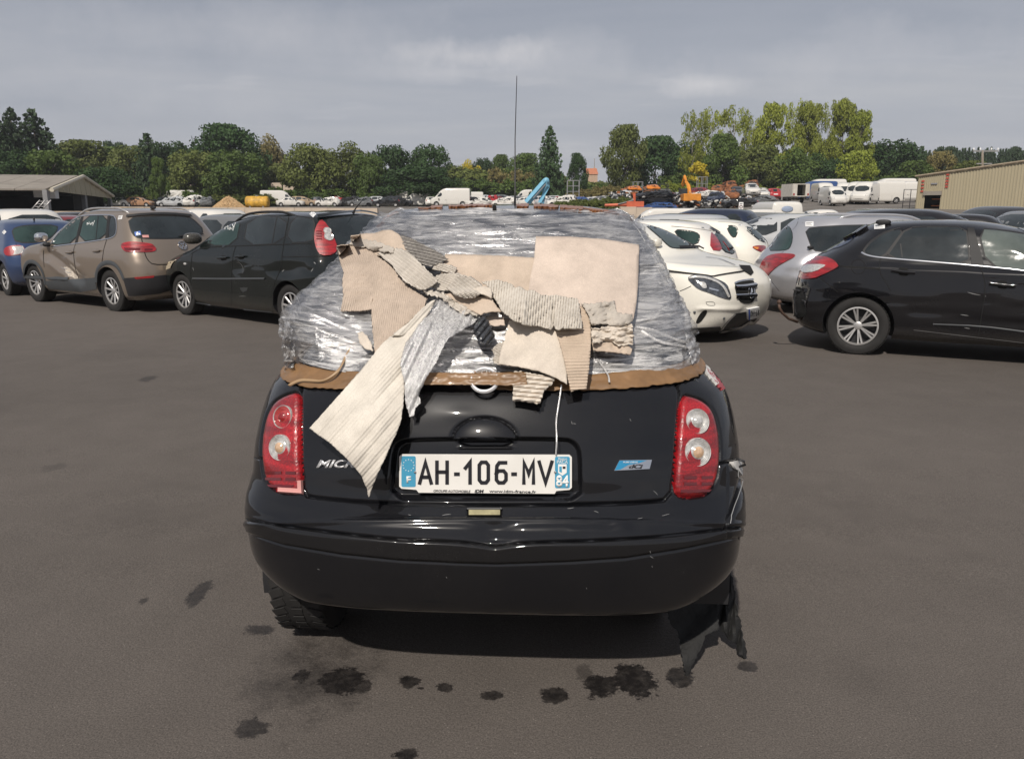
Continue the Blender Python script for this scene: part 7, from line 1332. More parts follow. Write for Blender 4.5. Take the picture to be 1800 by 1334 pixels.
def cm(c):
    if c not in PM:
        if c == 'brownrust': PM[c] = plain('burnt_body', PALET[c], .85, .1, var=.55, vs=1.7, bs=.4, bd=.02, bscale=10)
        else: PM[c] = paint('far_paint_'+c, PALET[c], .12, 0, .35, low=.3)
    return PM[c]
def place(kind, px, Y, head, col, label, group, z=None, roll=0, scale=1, cat=None, at_=None, no=(), flat=1):
    P = at_ or at(px, Y)
    if z is not None: P = Vector((P.x, P.y, z))
    src = PROTO[kind]; r = src.copy(); COL.objects.link(r); r.name = 'parked_van' if kind == 'van' else 'parked_car'; r.location = P; r.rotation_euler = (R(roll), 0, R(head)); r.scale = (scale, scale, scale*flat)
    for ch in src.children:
        if ch.name.split('.')[0] in no: continue
        c = copy_tree(ch, r)
        if c.name.split('.')[0] == 'body': c.material_slots[0].link = 'OBJECT'; c.material_slots[0].material = cm(col)
    tag(r, label, cat or ('van' if kind == 'van' else 'car'), group); return r
WM = {}
def wreck_mesh(me, seed, amp):
    k = (me.name, seed)
    if k not in WM:
        w = me.copy(); n = len(w.vertices); co = np.empty(n*3, np.float32); w.vertices.foreach_get('co', co); co = co.reshape(-1, 3); up_ = np.clip((co[:, 2]-.45)/.8, 0, 1)
        for ax in range(3): co[:, ax] += amp*(.35+up_)*fbm(co[:, (ax+1) % 3]*2.2+seed, co[:, (ax+2) % 3]*2.6+ax*7, seed+ax, 3)
        co[:, 2] -= amp*1.6*up_*(.5+.5*vnoise(co[:, 0]*1.3+seed, co[:, 1]*1.1, seed)); w.vertices.foreach_set('co', co.ravel()); w.update(); w.shade_flat(); WM[k] = w
    return WM[k]
def smash(r, seed, amp=.13, drop=.5):
    """bend the shell of a copied car; some of its parts are gone"""
    rnd_ = random.Random(seed)
    for ch in list(r.children):
        b_ = ch.name.split('.')[0]
        if b_ == 'body': ch.data = wreck_mesh(ch.data, seed % 5, amp)
        elif b_ in ('window', 'rear_window', 'windscreen'): ch.data = wreck_mesh(ch.data, seed % 5, amp); ch.material_slots[0].link = 'OBJECT'; ch.material_slots[0].material = SEAM if rnd_.random() < .6 else GLASS
        elif b_ in ('tyre', 'headlight', 'number_plate', 'grille', 'door_mirror', 'door_handle', 'body_seam', 'taillight', 'rear_bumper') and rnd_.random() < drop:
            for q in list(ch.children): bpy.data.objects.remove(q)
            bpy.data.objects.remove(ch)
    return r
# --- second and third rows of the parking yard
g_ = 'cars parked in the rows behind the front row'
for k, px, Y, hd2, c, lab in [('suv', 28, 21.5, 140, 'white', 'white off-roader with dark windows behind the blue hatchback'), ('hatch', 98, 26, 146, 'dkred', 'dark red hatchback roof seen between white off-roader and beige off-roader'), ('estate', 128, 29, 146, 'black', 'black estate roof left of the beige off-roader'), ('estate', 395, 18.8, 146, 'grey', 'grey estate glimpsed between beige off-roader and black people carrier'), ('suv', 352, 25.5, 146, 'white', 'white off-roader roof just above the grey estate'),
        ('hatch', 640, 22, 149, 'silver', 'silver hatchback hidden behind the wrapped hatchback on its left'), ('saloon', 560, 27, 146, 'black', 'black saloon behind the people carrier'), ('estate', 1150, 19.5, 149, 'silver', 'silver-grey estate roof right beside the wrapped hatchback'), ('suv', 1215, 24.5, 149, 'dkblue', 'dark blue off-roader roof above the cream hatchback'), ('estate', 1292, 25, 170, 'grey', 'dark grey estate roof above the white hatchback'),
        ('estate', 1352, 21, 168, 'silver', 'silver estate roof left of the silver estate with rails'), ('saloon', 1260, 31, 160, 'blue', 'bright blue saloon roof behind the grey estates'), ('suv', 1500, 15.9, 1, 'black', 'black off-roader with roof rails right behind the silver estate'), ('hatch', 1640, 24, 150, 'black', 'black hatchback roof behind the rails of the off-roader'), ('suv', 1722, 27, -150, 'black', 'boxy black off-roader facing left of the camera near the hangar'), ('estate', 1790, 24, -140, 'grey', 'dark grey estate at the right edge near the hangar'), ('saloon', 1850, 17.5, -145, 'silver', 'silver saloon at the far right edge'), ('hatch', 1160, 33, 150, 'black', 'black hatchback in the third row left of the white van'), ('saloon', 1440, 30, 170, 'black', 'black saloon roof in the third row'), ('estate', 1570, 33, 10, 'grey', 'grey estate in the third row near the hangar')]:
    x = at(px, Y)
    if lab.startswith('black off-roader with roof rails'): x = Vector((8.6, 16.6, gz(16.6)))
    o = place(k, px, Y, hd2, c, lab, g_, at_=x)
m = MB()
for y in (.57, -.57): m.tube([(-1.45, y, 1.60), (-1.2, y, 1.68), (-.2, y, 1.70), (.1, y, 1.62)], .02, 6)
# --- white work vehicles at the far end of the parking yard
gv = 'white work vehicles at the far end of the yard'
place('van', 1157, 43, 176, 'white', 'white panel van in front of the pinkish concrete wall', gv, scale=.68); tv = place('van', 1352, 38, 92, 'white', 'white pick-up van seen from behind with an oval badge on its tailgate', gv, scale=.76)
m = MB(); m.lathe([(.0, 0), (.30, 0), (.34, .02), (.30, .03), (0, .03)], 24, 'z'); o = m.build('oval_badge', plain('badge_grey_blue', (.25, .30, .40), .4), tv, True); o.scale = (1, .5, 1); o.matrix_local = Matrix.Translation((-2.76, .05, 1.98)) @ Matrix.Rotation(-math.pi/2, 4, 'Y') @ Matrix.Rotation(math.pi/2, 4, 'Z') @ Matrix.Diagonal((1, .5, 1, 1))
for dz, w_ in ((1.55, 1.7),): m = MB(); m.box((-2.765, 0, dz), (.03, w_, .05)); m.build('tailgate_seam', plain('seam_olive', (.25, .25, .12), .6), tv)
place('van', 1312, 36, 95, 'white', 'low white flatbed back beside the sign', gv, scale=.64); place('saloon', 1425, 35, 175, 'white', 'white pickup roof right of the badge van', gv, z=.05)
# --- row of scrapped cars on the left terrace (most of them only a few pixels tall)
gw = 'scrapped cars lined up at the foot of the trees'
rowL = [('saloon', 207, 118, 178, 'white', 'old white saloon nearest the shed'), ('hatch', 247, 118, 2, 'tan', 'orange-tan old hatchback next to the old white saloon'), ('hatch', 283, 120, 160, 'black', 'dark hatchback next to the orange-tan one'), ('estate', 304, 119, 185, 'silver', 'silver wreck right of the dark hatchback'), ('van', 310, 130, 180, 'white', 'small white box behind the silver wreck'), ('hatch', 333, 120, 110, 'white', 'white wreck with a missing door'), ('suv', 350, 121, 70, 'white', 'white off-road wreck left of the wood pile'), ('hatch', 366, 119, 100, 'grey', 'grey wreck just left of the wood pile'),
        ('hatch', 476, 128, 90, 'dkred', 'dark red wreck beside the yellow tank'), ('van', 491, 126, 10, 'white', 'white van right of the yellow tank'), ('saloon', 511, 124, 5, 'white', 'white saloon left of the beige wagon'), ('estate', 534, 126, 2, 'beige', 'beige wagon in front of the green van'), ('hatch', 556, 128, 120, 'grey', 'grey hatchback under the green van'), ('hatch', 577, 122, 178, 'white', 'white hatchback wreck in front of the green van'), ('hatch', 599, 126, 80, 'red', 'red wreck seen end-on'), ('estate', 614, 124, 170, 'black', 'black estate beside the red wreck'), ('hatch', 634, 122, 185, 'grey', 'grey wreck without wheels right of the black estate'), ('estate', 655, 126, 175, 'silver', 'silver estate left of the first white van'),
        ('hatch', 680, 116, 178, 'black', 'black wreck in front of the first white van'), ('estate', 700, 119, 10, 'black', 'second black wreck in front of the first white van'), ('hatch', 757, 124, 95, 'white', 'white front end between the two middle vans'), ('hatch', 822, 122, 182, 'black', 'black wreck left of the white coupe'), ('saloon', 845, 112, 176, 'white', 'white saloon wreck just above the film, left of the red car'), ('suv', 866, 126, 95, 'red', 'red off-roader wreck above the film'), ('hatch', 886, 112, 184, 'white', 'white hatchback wreck left of the aerial'), ('estate', 905, 128, 168, 'grey', 'grey estate behind the aerial'), ('hatch', 918, 120, 172, 'white', 'white hatchback right of the aerial'), ('estate', 936, 124, 170, 'silver', 'silver estate behind the blue crane arm'),
        ('saloon', 968, 122, 176, 'silver', 'silver saloon right of the blue crane arm'), ('suv', 988, 112, 172, 'white', 'white wreck with open door right of the blue arm'), ('hatch', 1002, 126, 165, 'dkred', 'dark red wreck at the end of the long row'), ('hatch', 1012, 116, 178, 'blue', 'blue wreck in the dry weeds'), ('saloon', 1032, 124, 175, 'silver', 'silver saloon beside the white pickup'), ('estate', 1052, 122, 170, 'grey', 'grey estate sinking in the weeds'), ('hatch', 898, 134, 170, 'dkblue', 'dark blue wreck in the back row near the aerial'), ('estate', 946, 134, 165, 'white', 'white estate in the back row behind the blue arm'), ('hatch', 978, 134, 170, 'red', 'red hatchback in the back row'), ('saloon', 1016, 134, 160, 'red', 'red saloon in the back row before the weeds'), ('hatch', 923, 138, 168, 'grey', 'grey wreck under the long white van')]
for k, px, Y, hd2, c, lab in rowL:
    _r = place(k, px, Y, hd2+tr.uniform(-6, 6), c, lab, gw, roll=tr.uniform(-1.5, 1.5))
    if 'wreck' in lab: smash(_r, int(px), .09, .45)
ORD = ['first from the left', 'second from the left', 'third from the left', 'fourth from the left', 'fifth from the left', 'sixth from the left', 'seventh from the left', 'eighth from the left', 'ninth from the left', 'tenth from the left', 'eleventh from the left', 'twelfth from the left', 'thirteenth from the left', 'fourteenth from the left', 'fifteenth from the left']
# a denser second line behind them, alike enough that nothing tells one from the next
mix_ = ['white', 'grey', 'silver', 'black', 'white', 'silver', 'dkblue', 'white', 'dkred', 'grey']
for i, px in enumerate(list(range(498, 680, 14))+list(range(812, 1000, 13))):
    c = mix_[i % 10]; place(['hatch', 'estate', 'saloon', 'suv'][i % 4], px+tr.uniform(-4, 4), 137+tr.uniform(-2, 3), tr.choice([0, 180, 90, 120])+tr.uniform(-15, 15), c, 'small '+{'dkblue': 'dark blue', 'dkred': 'dark red'}.get(c, c)+' car, '+ORD[i if i < 13 else i-13]+', '+('left' if i < 13 else 'right')+' half of crowded back line', 'cars in the back line of the scrap yard')
gvn = 'white scrapped vans behind the wrapped hatchback'
for px, Y, hd2, c, s_, lab in [(689, 130, 176, 'white', 1.0, 'white van with dark cab, first behind the wrapped car'), (733, 127, 176, 'white', .82, 'shorter white van, second behind the wrapped car'), (792, 122, 176, 'white', 1.12, 'tallest white van with a long box, third behind the wrapped car'), (824, 134, 178, 'white', .9, 'white van half hidden behind the tallest van'), (928, 146, 178, 'white', 1.0, 'long white van high behind the blue arm'), (1046, 128, 178, 'white', .62, 'white pickup at the end of the wreck rows')]:
    place('van', px, Y, hd2, c, lab, gvn, scale=s_, roll=0)
place('van', 567, 140, 176, 'green', 'bright green van under the olive trees', None)
# --- wrecks and burnt-out shells on the right
gb = 'burnt-out cars lined up before the poplars'; gx = 'wrecks stacked round the excavator'
for k, px, Y, hd2, c, dz, lab in [('hatch', 1258, 122, 80, 'brownrust', 1.6, 'burnt-out rusty shell, leftmost on the upper row'), ('estate', 1276, 122, 85, 'brownrust', 1.0, 'burnt-out rusty shell in the middle of the upper row'), ('suv', 1278, 126, 95, 'brownrust', 1.9, 'highest burnt-out shell in the stack'), ('hatch', 1303, 120, 95, 'brownrust', 1.2, 'burnt-out rusty shell behind the dark cars'), ('suv', 1318, 125, 85, 'brownrust', 1.6, 'burnt-out brown box-shaped shell, rightmost of the upper row'),
        ('hatch', 1282, 98, 265, 'brownrust', .7, 'rust-roofed hatchback standing on a black wreck'), ('hatch', 1295, 108, 265, 'black', .9, 'dark hatchback left of the white off-roader'), ('suv', 1319, 100, 262, 'white', .85, 'white off-roader facing the camera on a rack'), ('hatch', 1337, 101, 262, 'white', .4, 'small white hatchback facing the camera'), ('hatch', 1355, 103, 88, 'red', .2, 'bright red hatchback seen from behind'), ('estate', 1373, 108, 88, 'grey', 0, 'dark car right of the red hatchback')]:
    _r = place(k, px, Y, hd2, c, lab, gb, z=float(at(px, Y).z)+dz)
    if c == 'brownrust': smash(_r, int(px), .10, .8)
for k, px, Y, hd2, c, dz, roll, fl, lab in [('suv', 1258, 92, 255, 'dkblue', .55, 4, .8, 'bluish smashed off-roader right of the excavator'), ('estate', 1262, 93, 180, 'black', .0, 2, .4, 'crushed black estate under the smashed off-roader'), ('hatch', 1236, 95, 178, 'white', 1.35, -3, .55, 'white wreck on top of the pile right of the excavator'), ('estate', 1236, 95, 175, 'black', .5, 3, .55, 'black wreck in the middle of the pile right of the excavator'), ('estate', 1290, 95, 180, 'black', -.05, 3, .6, 'black wreck under the rust-roofed hatchback'), ('estate', 1312, 97, 178, 'grey', -.1, 0, .6, 'dark wreck under the white off-roader'),
        ('estate', 1150, 88, 178, 'black', 1.35, -4, .5, 'black crushed car on top of the blue one'), ('estate', 1152, 88, 182, 'black', .72, 3, .5, 'second black crushed car above the blue one'), ('estate', 1153, 87, 178, 'blue', .0, 0, .55, 'crushed blue car at the bottom of the pile'), ('hatch', 1101, 92, 100, 'white', 0, 5, .55, 'white crushed car, bottom of the left pile'), ('hatch', 1106, 93, 80, 'grey', .75, -6, .5, 'grey crushed car, middle of the left pile'), ('hatch', 1100, 94, 100, 'silver', 1.4, 5, .5, 'silver crushed car, top of the left pile'), ('hatch', 1181, 98, 170, 'white', .4, 6, .6, 'white crushed car just left of the excavator'), ('hatch', 1184, 99, 175, 'silver', 1.2, -5, .55, 'silver crushed car on top, left of the excavator'), ('hatch', 1219, 104, 170, 'dkred', 1.6, 0, .7, 'dark red wreck behind the excavator'), ('hatch', 1108, 100, 100, 'orange', 2.0, 0, .5, 'orange wreck on the top of the left pile'), ('hatch', 1144, 106, 90, 'orange', 2.2, 0, .5, 'orange wreck behind the black crushed car'), ('estate', 1126, 96, 175, 'grey', .9, 2, .7, 'grey crushed car between the two left piles'), ('estate', 1170, 100, 172, 'black', .8, -2, .6, 'black wreck behind the white crushed one')]:
    _r = place(k, px, Y, hd2, c, lab, gx, z=float(at(px, Y).z)+dz, roll=roll, flat=fl)
    smash(_r, int(px+Y), .20, .8)
gm = 'wrecks scattered between the weeds and the poplars'
for k, px, Y, hd2, c, fl, lab in [('hatch', 1072, 104, 90, 'white', .8, 'white wreck left of the crushed cars behind the weeds'), ('estate', 1080, 116, 170, 'grey', 1, 'grey estate behind the left pile'), ('hatch', 1095, 118, 95, 'black', .9, 'black wreck behind the left pile'), ('saloon', 1122, 116, 175, 'white', .9, 'white saloon between the two orange wrecks'), ('hatch', 1166, 116, 80, 'silver', .9, 'silver wreck behind the black crushed cars'), ('estate', 1196, 114, 178, 'white', .9, 'white wreck just left of the excavator arm'), ('hatch', 1228, 112, 90, 'silver', 1, 'silver wreck just right of the excavator arm'), ('hatch', 1243, 110, 95, 'grey', 1, 'grey wreck under the leftmost burnt-out shell'),
        ('suv', 1268, 106, 260, 'black', 1, 'black off-roader facing the camera under the burnt-out shells'), ('hatch', 1305, 110, 262, 'silver', 1, 'silver hatchback facing the camera by the white off-roader'), ('saloon', 1388, 112, 172, 'black', 1, 'black saloon left of the box trailer'), ('hatch', 1472, 90, 80, 'white', .9, 'white wreck beside the crashed van'), ('hatch', 1335, 92, 175, 'grey', .7, 'low grey wreck in front of the small white hatchback'), ('hatch', 1300, 88, 170, 'black', .7, 'low black wreck behind the yellow skip'), ('estate', 1060, 132, 175, 'white', 1, 'white estate in front of the hedge end'), ('hatch', 1082, 134, 170, 'silver', 1, 'silver hatchback at the end of the hedge'), ('suv', 1345, 116, 175, 'black', 1, 'black off-roader behind the red hatchback')]:
    smash(place(k, px, Y, hd2, c, lab, gm, flat=fl), int(px), .10, .6)
for px, w_, sd_, lab in ((1040, 9, 11, 'loose scrap between the weeds and the hedge'), (1215, 12, 12, 'loose scrap behind the excavator'), (1290, 9, 13, 'loose scrap in front of the burnt-out cars')): pass
# --- lorries and vans by the hangar
gl2 = 'work vans and lorries near the hangar'
for px, Y, hd2, c, s_, lab in [(1441, 122, 178, 'white', 1.25, 'big white van left of the blue container'), (1430, 112, 182, 'blue', 1.05, 'blue-green van below the big white van'), (1446, 100, 265, 'white', .95, 'white box van end beside the crashed van'), (1463, 84, 268, 'white', .8, 'crashed white van facing the camera with its bonnet gone'), (1482, 96, 250, 'white', .95, 'white van with an open door'), (1506, 92, 235, 'white', 1.0, 'first of the white vans parked side by side'), (1520, 90, 232, 'white', 1.0, 'second of the white vans parked side by side'), (1540, 92, 184, 'white', 1.02, 'white service lorry with a small side window'), (1594, 99, 182, 'white', 1.0, 'white van behind the black rack near the hangar'), (1560, 112, 180, 'white', 1.2, 'white van roof above the service lorry'), (1417, 118, 175, 'silver', .9, 'grey van just right of the box trailer'), (1498, 104, 200, 'silver', .85, 'grey van behind the pair parked side by side')]:
    place('van', px, Y, hd2, c, lab, gl2, scale=s_)
# box trailer, container
P = at(1396, 96); bt = empty('box_trailer', P, R(6), 'pale box trailer with its doors open, left of the vans', 'trailer'); pb = plain('trailer_panel', (.52, .49, .44), .6)
m = MB(); m.box((0, 0, .75), (2.05, 3, .1)); m.box((0, 0, 2.1), (2.05, 3, .08)); m.box((-1.0, 0, 1.4), (.06, 3, 1.4)); m.box((1.0, 0, 1.4), (.06, 3, 1.4)); m.box((0, 1.5, 1.4), (2, .06, 1.4)); m.build('box', pb, bt); m = MB(); m.box((0, .1, 1.4), (1.85, .04, 1.2)); m.build('dark_inside', DARK, bt)
for x in (-.72, .78): m = MB(); m.box((x, -1.55, 1.4), (.5, .05, 1.35)); m.build('door', pb, bt)
for x in (-.85, .85): m = MB(); m.box((x, -1.6, .95), (.18, .05, .22)); m.build('taillight', LRED, bt)
for s in (-1, 1): m = MB(); m.lathe([(0, -.1), (.33, -.1), (.35, 0), (.33, .1), (0, .1)], 18, 'x', (s*.9, 0, .35)); m.build('wheel', TYRE, bt, True)
P = atY(1512, 331, 118); ct = empty('blue_container', Vector((P.x, P.y, float(T(P.x, P.y)))), 0, 'long blue container behind the white vans', 'container'); BLUC = plain('container_blue', (.02, .08, .22), .55, var=.2, vs=.5); z1 = EYE+(365-326)/FPX*118-ct.location.z
m = MB(); m.box((0, 0, z1/2), (5.4, 2.4, z1)); m.build('box', BLUC, ct); m = MB()
for k in range(26): m.box((-2.6+k*.208, -1.22, z1/2), (.10, .06, z1*.94))
rr_ = m.build('corrugation', BLUC, ct); rr_['kind'] = 'stuff'; m = MB(); m.box((0, -1.0, z1+.08), (1.2, .3, .14)); m.build('roof_box', WHITEP, ct)
# black rack beside the hangar
P = at(1604, 76); rk = empty('steel_rack', P, 0, 'black steel stillage rack beside the hangar corner', 'rack'); m = MB()
for x in (-.95, -.3, .3, .95): m.box((x, 0, .85), (.05, .05, 1.7))
m.build('upright', PLAST, rk); m = MB()
for z in (.2, .9, 1.7): m.box((0, 0, z), (1.95, .06, .05))
m.build('crossbeam', PLAST, rk)
# excavator
P = at(1211, 90); P.z -= .15; ex = empty('orange_excavator', P, 0, 'orange excavator seen from behind among the stacked wrecks', 'excavator'); OR = plain('orange_paint', (.58, .22, .025), .45, var=.2, vs=1.5, bs=.1)
def ub(name, parts, mat, par): 
    m = MB()
    for c, d in parts: m.box(c, d)
    o = m.build(name, mat, par); md = o.modifiers.new('b', 'BEVEL'); md.width = .04; md.segments = 2; md.limit_method = 'ANGLE'; return o
for s in (-1, 1): 
    m = MB(); m.lathe([(0, -.25), (.42, -.25), (.45, 0), (.42, .25), (0, .25)], 14, 'x', (s*.72, -.9, .45)); m.lathe([(0, -.25), (.42, -.25), (.45, 0), (.42, .25), (0, .25)], 14, 'x', (s*.72, 1.3, .45)); m.box((s*.72, .2, .45), (.5, 2.2, .88)); m.build('track', PLAST, ex)
ub('undercarriage', [((0, .2, .6), (1.0, 1.8, .5)), ((0, .2, 1.0), (.8, .9, .4))], DARK, ex); ub('counterweight', [((0, -1.1, 1.85), (1.9, .7, .95))], OR, ex); ub('engine_deck', [((0, -.2, 1.85), (1.85, 1.5, .85))], OR, ex); cb = ub('cab', [((-.55, .9, 2.35), (.75, 1.1, 1.35))], PLAST, ex); ub('cab_window', [((-.55, .32, 2.55), (.6, .04, .7))], GLASS, cb)
m = MB(); m.tube([(.15, .7, 2.2), (.10, 1.2, 3.4), (-.05, 1.9, 4.0), (-.25, 2.6, 3.4)], [.26, .22, .18, .14], 6); m.build('boom', OR, ex); m = MB(); m.tube([(-.05, 1.9, 4.1), (-.12, 2.4, 4.75), (-.3, 3.0, 3.6)], [.14, .16, .1], 6); m.build('dipper_arm', OR, ex); m = MB(); m.tube([(.15, .5, 2.4), (.0, 1.6, 3.7)], .06, 6); m.build('hydraulic_ram', STEEL, ex)
ex.scale = (1, 1, .82)
# blue crane arm standing folded, red loader boom
P = at(944, 96); P.z = 1.5; LB = plain('light_blue_paint', (.16, .38, .52), .5, var=.15, vs=2); bc = empty('blue_crane_arm', P, 0, 'light blue folded crane arm rising above the wrapped car roof', 'crane'); m = MB(); a = atY(926, 357, 96)-P; b_ = atY(960, 318, 96)-P; c = atY(951, 357, 96)-P; m.tube([a, b_], .40, 4); m.build('lower_arm', LB, bc); m = MB(); m.tube([b_, b_.lerp(c, .25)+Vector((.2, 0, 0)), c], .38, 4); m.build('upper_arm', LB, bc); m = MB(); m.lathe([(0, -.32), (.36, -.32), (.36, .32), (0, .32)], 14, 'y', tuple(b_)); m.build('hinge', LB, bc, True); m = MB(); m.tube([a.lerp(b_, .2)+Vector((.3, -.3, 0)), a.lerp(b_, .85)+Vector((.3, -.3, 0))], .08, 6); m.build('hydraulic_ram', STEEL, bc)
P = at(1100, 76); P.z = 1.4; RD = plain('orange_red_paint', (.52, .11, .05), .5, var=.2, vs=2); rc = empty('red_loader_crane', P, 0, 'orange-red loader boom lying across the front of the crushed cars', 'crane'); m = MB(); m.tube([atY(1063, 361, 76)-P, atY(1104, 360, 76)-P], [.13, .17], 6); m.build('boom', RD, rc); m = MB(); m.box(atY(1116, 359, 76)-P, (1.6, .5, .5)); m.build('slewing_base', RD, rc); m = MB(); m.tube([atY(1115, 358, 76)-P, atY(1115, 340, 76)-P], .13, 6); m.build('mast', RD, rc); m = MB(); m.tube([atY(1086, 359.5, 75.8)-P, atY(1114, 352, 75.8)-P], .05, 5); m.build('hydraulic_ram', STEEL, rc)
# yellow skip, sign, wood pile, yellow tank, scrap heap, frames
P = atY(1243, 373, 50); sk = empty('yellow_skip', P, 0, 'small yellow skip below the stacked wrecks', 'skip'); YL = plain('yellow_paint', (.55, .36, .03), .5, var=.25, vs=3); m = MB(); m.add([(-.42, -.3, -.14), (.42, -.3, -.14), (.42, .3, -.14), (-.42, .3, -.14), (-.5, -.35, .14), (.5, -.35, .14), (.5, .35, .14), (-.5, .35, .14)], [(0, 1, 2, 3), (0, 4, 5, 1), (1, 5, 6, 2), (2, 6, 7, 3), (3, 7, 4, 0)]); m.build('tub', YL, sk); m = MB(); m.box((0, -.36, .13), (1.04, .05, .05)); m.build('rim', YL, sk)
P = atY(1302, 372, 36); sg = empty('yard_sign', P, 0, 'small white sign with a red ring on a post', 'sign'); m = MB(); m.box((0, 0, .22), (.19, .02, .36)); m.build('board', WHITEP, sg); m = MB(); m.lathe([(.045, 0), (.045, .01), (.075, .01), (.075, 0)], 24, 'y', (0, -.02, .20)); m.build('red_ring', REDM, sg); m = MB(); m.box((0, -.015, .33), (.12, .005, .03)); m.build('print_line', INK, sg); m = MB(); m.box((0, .03, -.5), (.04, .04, 1.1)); m.build('post', STEEL, sg)
r = np.random.RandomState(3); P = at(403, 112); Vs, Fs = [], []; hh = EYE+(365-346)/FPX*112-P.z
WOOD = plain('split_wood', (.50, .34, .18), .85, var=.4, vs=6)
for i in range(2600):
    a = r.rand()*6.283; q = math.sqrt(r.rand()); x, y = q*2.15*math.cos(a), q*2.0*math.sin(a); z = hh*(1-q**1.15)*(.93+.1*r.rand()); t = Matrix.Rotation(r.rand()*6.3, 3, 'Z') @ Matrix.Rotation(r.rand()*1.2-.6, 3, 'Y'); k = len(Vs)
    for c in ((-.11, -.035, -.03), (.11, -.035, -.03), (.11, .035, -.03), (-.11, .035, -.03), (-.11, 0, .04), (.11, 0, .04)): Vs.append(tuple(t @ Vector(c)+Vector((x, y, max(z, .03)))))
    Fs += [(k, k+1, k+5, k+4), (k+1, k+2, k+5), (k+2, k+3, k+4, k+5), (k+3, k, k+4)]
me = bpy.data.meshes.new('wood_pile'); me.from_pydata(Vs, [], Fs); me.update(); o = link('wood_pile', me, WOOD, None, False); o.location = P; tag(o, 'heap of split yellow firewood beside the yellow tank', 'wood pile', kind='stuff')
P = at(453, 114); tk = empty('yellow_tank', P, R(4), 'dented yellow cylindrical tank lying beside the firewood heap', 'tank'); zt_ = EYE+(365-346)/FPX*114-P.z; rt = zt_*.56; m = MB(); m.lathe([(0, -1.62), (rt*.7, -1.58), (rt*.95, -1.45), (rt, -1.3), (rt, 1.3), (rt*.95, 1.45), (rt*.7, 1.58), (0, 1.62)], 24, 'x', (0, 0, zt_-rt)); o = m.build('shell', plain('tank_yellow', (.50, .28, .03), .6, var=.45, vs=2.2, bs=.3, bd=.03, bscale=5), tk, True)
for x in (-.9, .9): m = MB(); m.box((x, 0, .15), (.2, 1.4, .5)); m.build('cradle', STEEL, tk)
m = MB(); m.lathe([(0, .12), (.25, .12), (.25, 0)], 14, 'z', (0, 0, zt_)); m.build('hatch', STEEL, tk)
def heap(px, Y, w, h, n, seed, lab):
    r = random.Random(seed); P = at(px, Y); cols = [cm('white'), cm('grey'), cm('black'), RUST, cm('silver')]; m = MB()
    for i in range(n):
        x, y, z = r.uniform(-w/2, w/2), r.uniform(-1.5, 1.5), r.random()**.9*h; M = Matrix.Rotation(r.random()*6, 3, 'Z') @ Matrix.Rotation(r.random()*3, 3, 'X'); m.box((x, y, z), (r.uniform(.1, .6), r.uniform(.1, .5), r.uniform(.03, .18)), mi=r.choice([0, 0, 1, 1, 2, 2, 2, 3, 4]), M=M)
    o = m.build('scrap_heap', cols); o.location = P; return tag(o, lab, 'scrap', kind='stuff')
heap(1102, 90, 3.6, 1.9, 260, 1, 'jumbled crushed metal in the left pile of wrecks'); heap(1180, 92, 3.0, 1.7, 240, 2, 'jumbled crushed metal left of the excavator'); heap(1262, 90, 8.5, .9, 300, 3, 'loose scrap along the ground by the excavator'); heap(1150, 90, 3.6, 1.6, 160, 4, 'torn sheet metal among the black crushed cars'); heap(1240, 96, 4.5, 1.9, 220, 5, 'torn panels among the wrecks right of the excavator'); heap(1310, 104, 8, .8, 160, 6, 'loose scrap under the burnt-out cars')
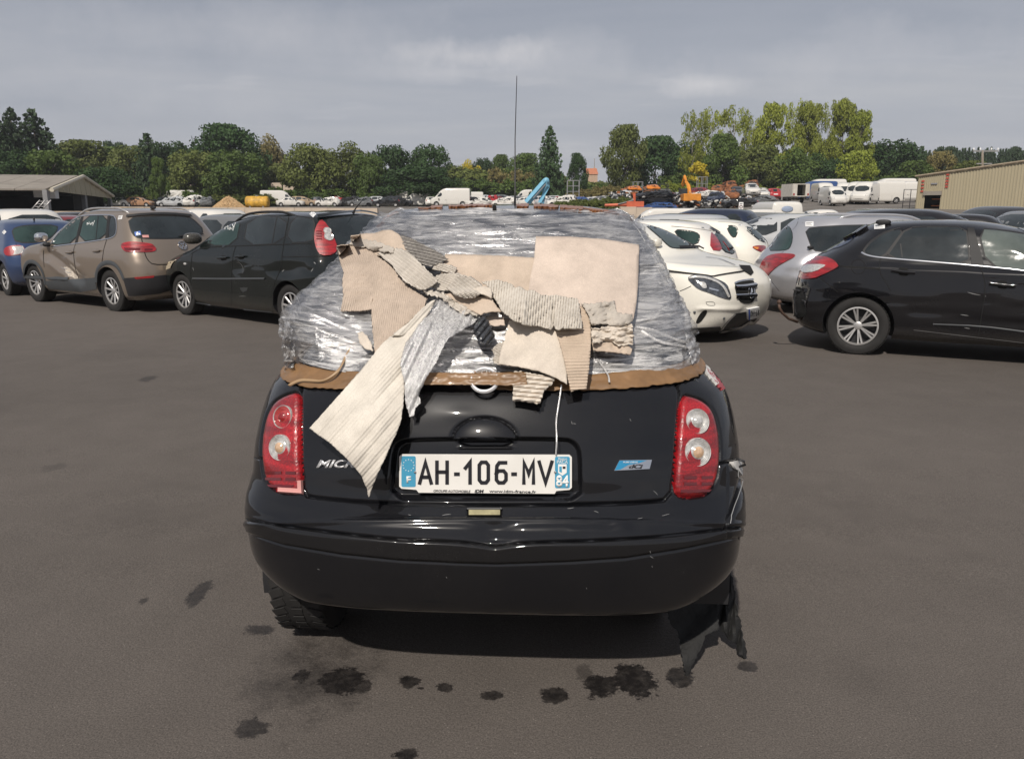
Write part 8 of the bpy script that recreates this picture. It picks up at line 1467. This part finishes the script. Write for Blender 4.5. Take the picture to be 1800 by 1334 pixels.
for px, Y, w_, h_, c, lab in ((1007, 118, 1.7, 2.4, STEEL, 'pale pipe frame standing behind the wrecks'), (1143, 140, 2.2, 1.6, RUST, 'rusty box frame before the dark trees'), (1120, 142, 1.6, 2.6, STEEL, 'tall grey frame beside the rusty box frame'), (1158, 112, 2.2, 1.8, PLAST, 'dark cab frame above the crushed cars'), (1232, 132, 1.5, 3.2, STEEL, 'slim grey cage at the foot of the thin poplars'), (1163, 138, 2.4, 1.3, STEEL, 'grey open frame right of the rusty box frame')):
    P = at(px, Y); P.z = max(P.z, EYE+(365-345)/FPX*Y-.3); fr = empty('steel_cage', P, 0, lab, 'frame'); m = MB()
    for x in (-w_/2, 0, w_/2):
        for y in (-.5, .5): m.box((x, y, h_/2), (.08, .08, h_))
    m.build('upright', c, fr); m = MB()
    for z in np.linspace(.1, h_, 4):
        for y in (-.5, .5): m.box((0, y, float(z)), (w_, .06, .07))
    m.build('rail', c, fr)
# yellow slips and tarps
P = at(1222, 30); P.z = 1.05; o = MB()
for i in range(8):
    for j in range(4): pass
xs = np.linspace(-.9, .9, 40); ys = np.linspace(-1.3, 1.3, 24); X, Y = np.meshgrid(xs, ys); Z = .18+.09*fbm(X*2.3, Y*2.0, 9, 3)-.35*np.maximum(np.abs(X)/.9, np.abs(Y)/1.3)**6; tme_ = mesh_np('blue_tarpaulin', np.stack([X, Y, Z], -1).reshape(-1, 3), grid_faces(24, 40, False)[:, ::-1]); o = link('blue_tarpaulin', tme_, plain('tarp_blue', (.02, .13, .42), .45, var=.2, vs=3)); o.location = P; tag(o, 'crumpled bright blue tarpaulin over a car roof in the middle distance', 'tarpaulin'); place('estate', 1222, 30, 150, 'dkblue', 'dark car under the bright blue tarpaulin', g_, at_=Vector((P.x, P.y, gz(30))))
for k_, v_ in PROTO.items():
    for ch in list(v_.children_recursive): bpy.data.objects.remove(ch)
    bpy.data.objects.remove(v_)
# ================================================================== thin autumn haze over the whole place
m = bpy.data.materials.new('haze'); m.use_nodes = True; nt = m.node_tree; nt.nodes.remove(nt.nodes['Principled BSDF']); pv = nt.nodes.new('ShaderNodeVolumePrincipled'); pv.inputs['Density'].default_value = .00028; pv.inputs['Color'].default_value = (.86, .90, .97, 1); nt.links.new(pv.outputs[0], nt.nodes['Material Output'].inputs['Volume'])
b = MB(); b.box((0, 390, 29), (1400, 1040, 64)); o = b.build('haze', m, None); o['kind'] = 'stuff'; o['label'] = 'thin haze over the yard and the wood'; o['category'] = 'haze'
